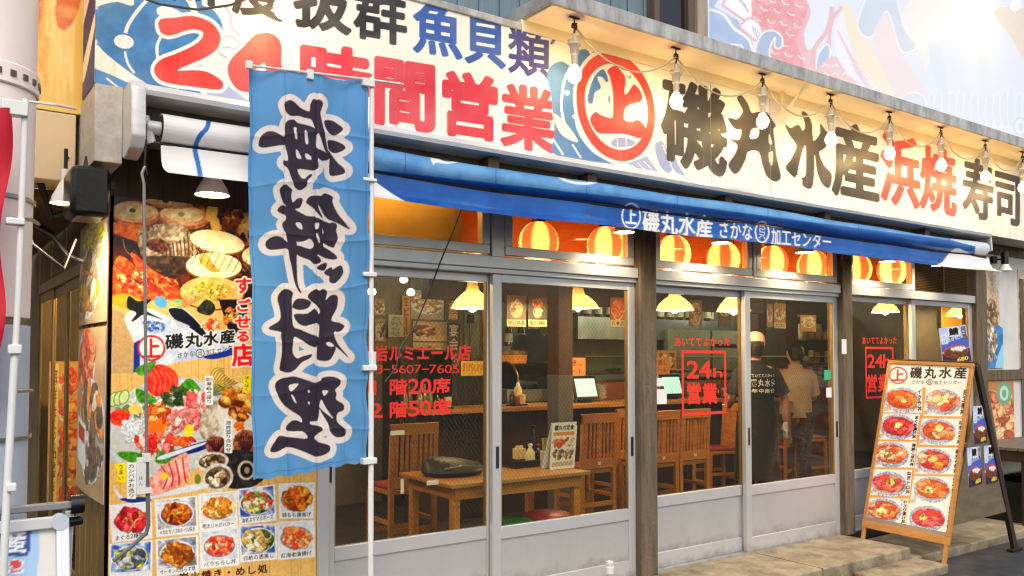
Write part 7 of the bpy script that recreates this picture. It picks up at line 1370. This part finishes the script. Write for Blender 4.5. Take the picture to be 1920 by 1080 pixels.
def person(label, loc, rz, arms, scale=1.0, head_turn=0, glove=False, shirt=NVY, apron=True, cap=None, hair=HAIR, trousers=BLKC, seated=False):
    """arms: for left, right: shoulder, elbow, wrist, finger direction (local space, facing +y)"""
    o = thing('person', label, 'person', loc, None, rz); o.scale = (scale,)*3; O = Vector((0, 0, 0))
    V = [(0, 0, .90), (0, .0, 1.06), (0, -.005, 1.24), (0, -.01, 1.36), (0, .005, 1.44), (0, .012, 1.50)]; E = [(0, 1), (1, 2), (2, 3), (3, 4), (4, 5)]; R = [(.13, .10), (.12, .095), (.13, .10), (.09, .07), .052, .05]
    def addv(p, r, a): V.append(tuple(p)); R.append(r); E.append((a, len(V)-1)); return len(V)-1
    t = math.radians(head_turn); fx, fy = -math.sin(t), math.cos(t)
    h1 = addv((fx*.02, .01+fy*.02, 1.555), (.066, .075), 5); h2 = addv((fx*.012, .01+fy*.014, 1.615), (.074, .088), h1); h3 = addv((0, .01, 1.665), (.06, .07), h2)
    addv((fx*.105, .01+fy*.105, 1.59), .014, h1)                       # nose
    for s in (-1, 1): addv((fy*s*.082-fx*.0, .01-fx*s*-.082*-1, 1.595), (.012, .02), h1)   # ears
    for s, arm in zip((-1, 1), arms):
        sh = addv((s*.165, -.01, 1.365), .058, 3); el = addv(arm[0], .042, sh); mid = addv((Vector(arm[0])*.55+Vector(arm[1])*.45), .039, el); wr = addv(arm[1], .027, mid)
    for s in (-1, 1):
        hp = addv((s*.095, 0, .84), .088, 0); kn = addv((s*.10, .02, .48), .06, hp); cf = addv((s*.10, -.005, .33), .055, kn); an = addv((s*.10, -.01, .09), .038, cf); addv((s*.11, .13, .035), (.04, .028), an)
    skin_mesh('body', V, E, R, SKIN, o)
    # hands: palm and five separate fingers
    for s, arm in zip((-1, 1), arms):
        w = Vector(arm[1]); d = Vector(arm[2]).normalized(); side = Vector((0, 1, 0)); side = (side-d*side.dot(d)).normalized(); nrm_ = d.cross(side)
        HV = [tuple(w-d*.01), tuple(w+d*.045), tuple(w+d*.085)]; HE = [(0, 1), (1, 2)]; HR = [(.026, .02), (.036, .017), (.036, .015)]
        for k, (off_, ln) in enumerate(((-.028, .062), (-.009, .076), (.010, .082), (.029, .072))):
            base = w+d*.085+side*off_; b0 = len(HV); HV.append(tuple(base)); HE.append((2, b0)); HR.append(.0095); pr = base; dd = d.copy()
            for j, f in enumerate((.45, .32, .25)):
                dd = (dd+nrm_*(.18*s)*(j+.6)-side*.02).normalized(); pr = pr+dd*ln*f; HV.append(tuple(pr)); HE.append((len(HV)-2, len(HV)-1)); HR.append(.009-.001*j)
        b = w+d*.03+side*.03; HV.append(tuple(b)); HE.append((1, len(HV)-1)); HR.append(.011)
        for q_ in (b+side*.022+d*.026, b+side*.03+d*.056): HV.append(tuple(q_)); HE.append((len(HV)-2, len(HV)-1)); HR.append(.0095)
        skin_mesh('glove' if glove else 'hand', HV, HE, HR, GLOVE if glove else SKIN, o, 1)
    X, Yv = (1, 0, 0), (0, 1, 0); P0 = MB()
    saved = wloc(o)
    def lb(mb, name, mt, **kw):
        mb.v = [tuple(Vector(p)+saved) for p in mb.v]; return mb.build(name, mt, o, **kw)
    m = MB(); m.loft([((0, 0, .86), .185, .135, X, Yv), ((0, 0, .98), .182, .13, X, Yv), ((0, 0, 1.10), .178, .128, X, Yv), ((0, -.005, 1.24), .198, .138, X, Yv), ((0, -.01, 1.33), .205, .125, X, Yv), ((0, -.01, 1.385), .165, .095, X, Yv), ((0, 0, 1.425), .085, .075, X, Yv), ((0, .002, 1.44), .066, .06, X, Yv)], 24)
    for s, arm in zip((-1, 1), arms):
        a = Vector((s*.155, -.01, 1.36)); e = Vector(arm[0]); dr = (e-a).normalized(); u = dr.cross(Vector((0, 1, 0))).normalized(); vv_ = dr.cross(u)
        m.loft([(a-dr*.035, .045, .06, u, vv_), (a+dr*.03, .078, .084, u, vv_), (a+(e-a)*.5, .076, .078, u, vv_), (a+(e-a)*.86, .074, .074, u, vv_)], 16)
    sh_ = lb(m, 'shirt', shirt)
    m = MB(); m.lathe([(.062, 1.425), (.082, 1.43), (.075, 1.468), (.066, 1.47)], (0, .004, 0), 18, cap=False); lb(m, 'collar', shirt)
    m = MB()
    if apron: m.loft([((0, .0, .98), .19, .142, X, Yv), ((0, 0, .80), .205, .15, X, Yv), ((0, .0, .55), .215, .15, X, Yv), ((0, 0, .34), .225, .155, X, Yv)], 24); lb(m, 'apron', trousers)
    m = MB()
    for s in (-1, 1): m.loft([((s*.08, 0, .92), .10, .125, X, Yv), ((s*.095, 0, .80), .104, .115, X, Yv), ((s*.10, .02, .48), .078, .085, X, Yv), ((s*.10, -.005, .12), .062, .07, X, Yv), ((s*.10, -.008, .07), .064, .072, X, Yv)], 16)
    lb(m, 'trousers', trousers)
    for s in (-1, 1): m = MB(); m.loft([((s*.105, -.075, .03), .035, .03, X, (0, 0, 1)), ((s*.105, -.03, .045), .046, .045, X, (0, 0, 1)), ((s*.11, .07, .04), .048, .038, X, (0, 0, 1)), ((s*.115, .17, .025), .032, .024, X, (0, 0, 1))], 12); lb(m, 'shoe', SHOE)
    A_, B_ = (fy, -fx*-1, 0), (fx, fy, 0); A_ = (fy, -fx, 0)
    if hair: m = MB(); c = Vector((0, .005, 0)); m.loft([(c+Vector((-fx*.03, -fy*.034, 1.515)), .064, .058, A_, B_), (c+Vector((-fx*.02, -fy*.022, 1.585)), .087, .092, A_, B_), (c+Vector((-fx*.016, -fy*.016, 1.645)), .089, .099, A_, B_), (c+Vector((0, 0, 1.70)), .06, .072, A_, B_), (c+Vector((0, 0, 1.722)), .02, .025, A_, B_)], 18); lb(m, 'hair', hair)
    if cap: m = MB(); c = Vector((0, .008, 0)); m.loft([(c+Vector((-fx*.012, -fy*.012, 1.60)), .090, .102, A_, B_), (c+Vector((-fx*.008, -fy*.008, 1.645)), .094, .106, A_, B_), (c+Vector((0, 0, 1.70)), .086, .098, A_, B_), (c+Vector((0, 0, 1.735)), .058, .068, A_, B_), (c+Vector((0, 0, 1.748)), .015, .02, A_, B_)], 20); lb(m, 'cap', cap)
    for s in (-1, 1): m = MB(); c = Vector((fx*.084+s*.03*fy, .012+fy*.084+s*.03*-fx, 1.618)); m.lathe([(.001, -.011), (.011, -.004), (.011, .004), (.001, .011)], c, 10); lb(m, 'eye', BLACKP)
    m = MB(); c = Vector((fx*.088, .012+fy*.088, 1.548)); m.bar(c-Vector(A_)*.024, c+Vector(A_)*.024, .012, .008); lb(m, 'mouth', mat('lip_colour', (160, 84, 74), .5) if 'lip_colour' not in bpy.data.materials else bpy.data.materials['lip_colour'])
    return o, sh_
hang_arm = lambda s: ((s*.275, -.05, 1.10), (s*.30, -.02, .87), (s*-.02, .10, -1))
sp = at(1418, 760, .95)
st, sh_ = person('staff member seen from behind in a navy shirt, pinkish cap, black apron and white gloves', (sp[0], .95, .012), math.radians(-22), (((-.25, .02, 1.10), (-.16, .24, 1.02), (.4, 1, -.1)), hang_arm(1)), .965, -30, True, cap=CAPM)
# printing on the shirt back
def back_text(parent, rows, mt):
    mb = MB()
    for st_, z, h, w in rows:
        n = len(st_)
        for i, ch in enumerate(st_):
            E_g = None; c = bpy.data.curves.new('lettering', 'FONT'); c.body = ch; c.offset = .03; oo = bpy.data.objects.new('lettering', c); col.objects.link(oo); bpy.context.view_layer.update()
            me = bpy.data.meshes.new_from_object(oo.evaluated_get(bpy.context.evaluated_depsgraph_get())); bpy.data.objects.remove(oo); bpy.data.curves.remove(c)
            pts = []
            for v in me.vertices:
                x = -w/2+w*(i+.05+.9*v.co.x)/n; zz = z+h*(v.co.y-.38); yb = -.01-.142*math.sqrt(max(0, 1-(x/.20)**2))-.004
                pts.append((-x*-1, yb, zz))
            mb.add(pts, [tuple(p.vertices) for p in me.polygons]); bpy.data.meshes.remove(me)
    off = wloc(parent.parent); mb.v = [tuple(Vector(p)+off) for p in mb.v]; o = mb.build('shirt_print', mt, parent, smooth=False); o.location = (0, 0, 0); return o
back_text(sh_, (('あいててよかった', 1.325, .035, .25), ('磯丸水産', 1.255, .075, .27), ('年中無休', 1.18, .042, .25)), STK)
sp = at(1492, 760, 1.55)
person('customer in a tan jacket with dark hair, half hidden behind the staff member', (sp[0], 1.55, .012), math.radians(-35), (((-.24, .05, 1.08), (-.12, .26, 1.05), (.5, 1, .1)), ((.24, .06, 1.08), (.14, .28, 1.04), (-.5, 1, .1))), .93, 20, False, shirt=TANC, apron=False)
sp = at(1000, 700, 3.35)
person('cook in a dark blue shirt behind the counter, face hidden by hanging posters', (sp[0], 3.35, .30), math.radians(175), (((-.27, .04, 1.10), (-.2, .22, .98), (.2, 1, -.3)), ((.27, .04, 1.10), (.2, .22, .98), (-.2, 1, -.3))), 1.0, 0, False, shirt=NVY, apron=True)
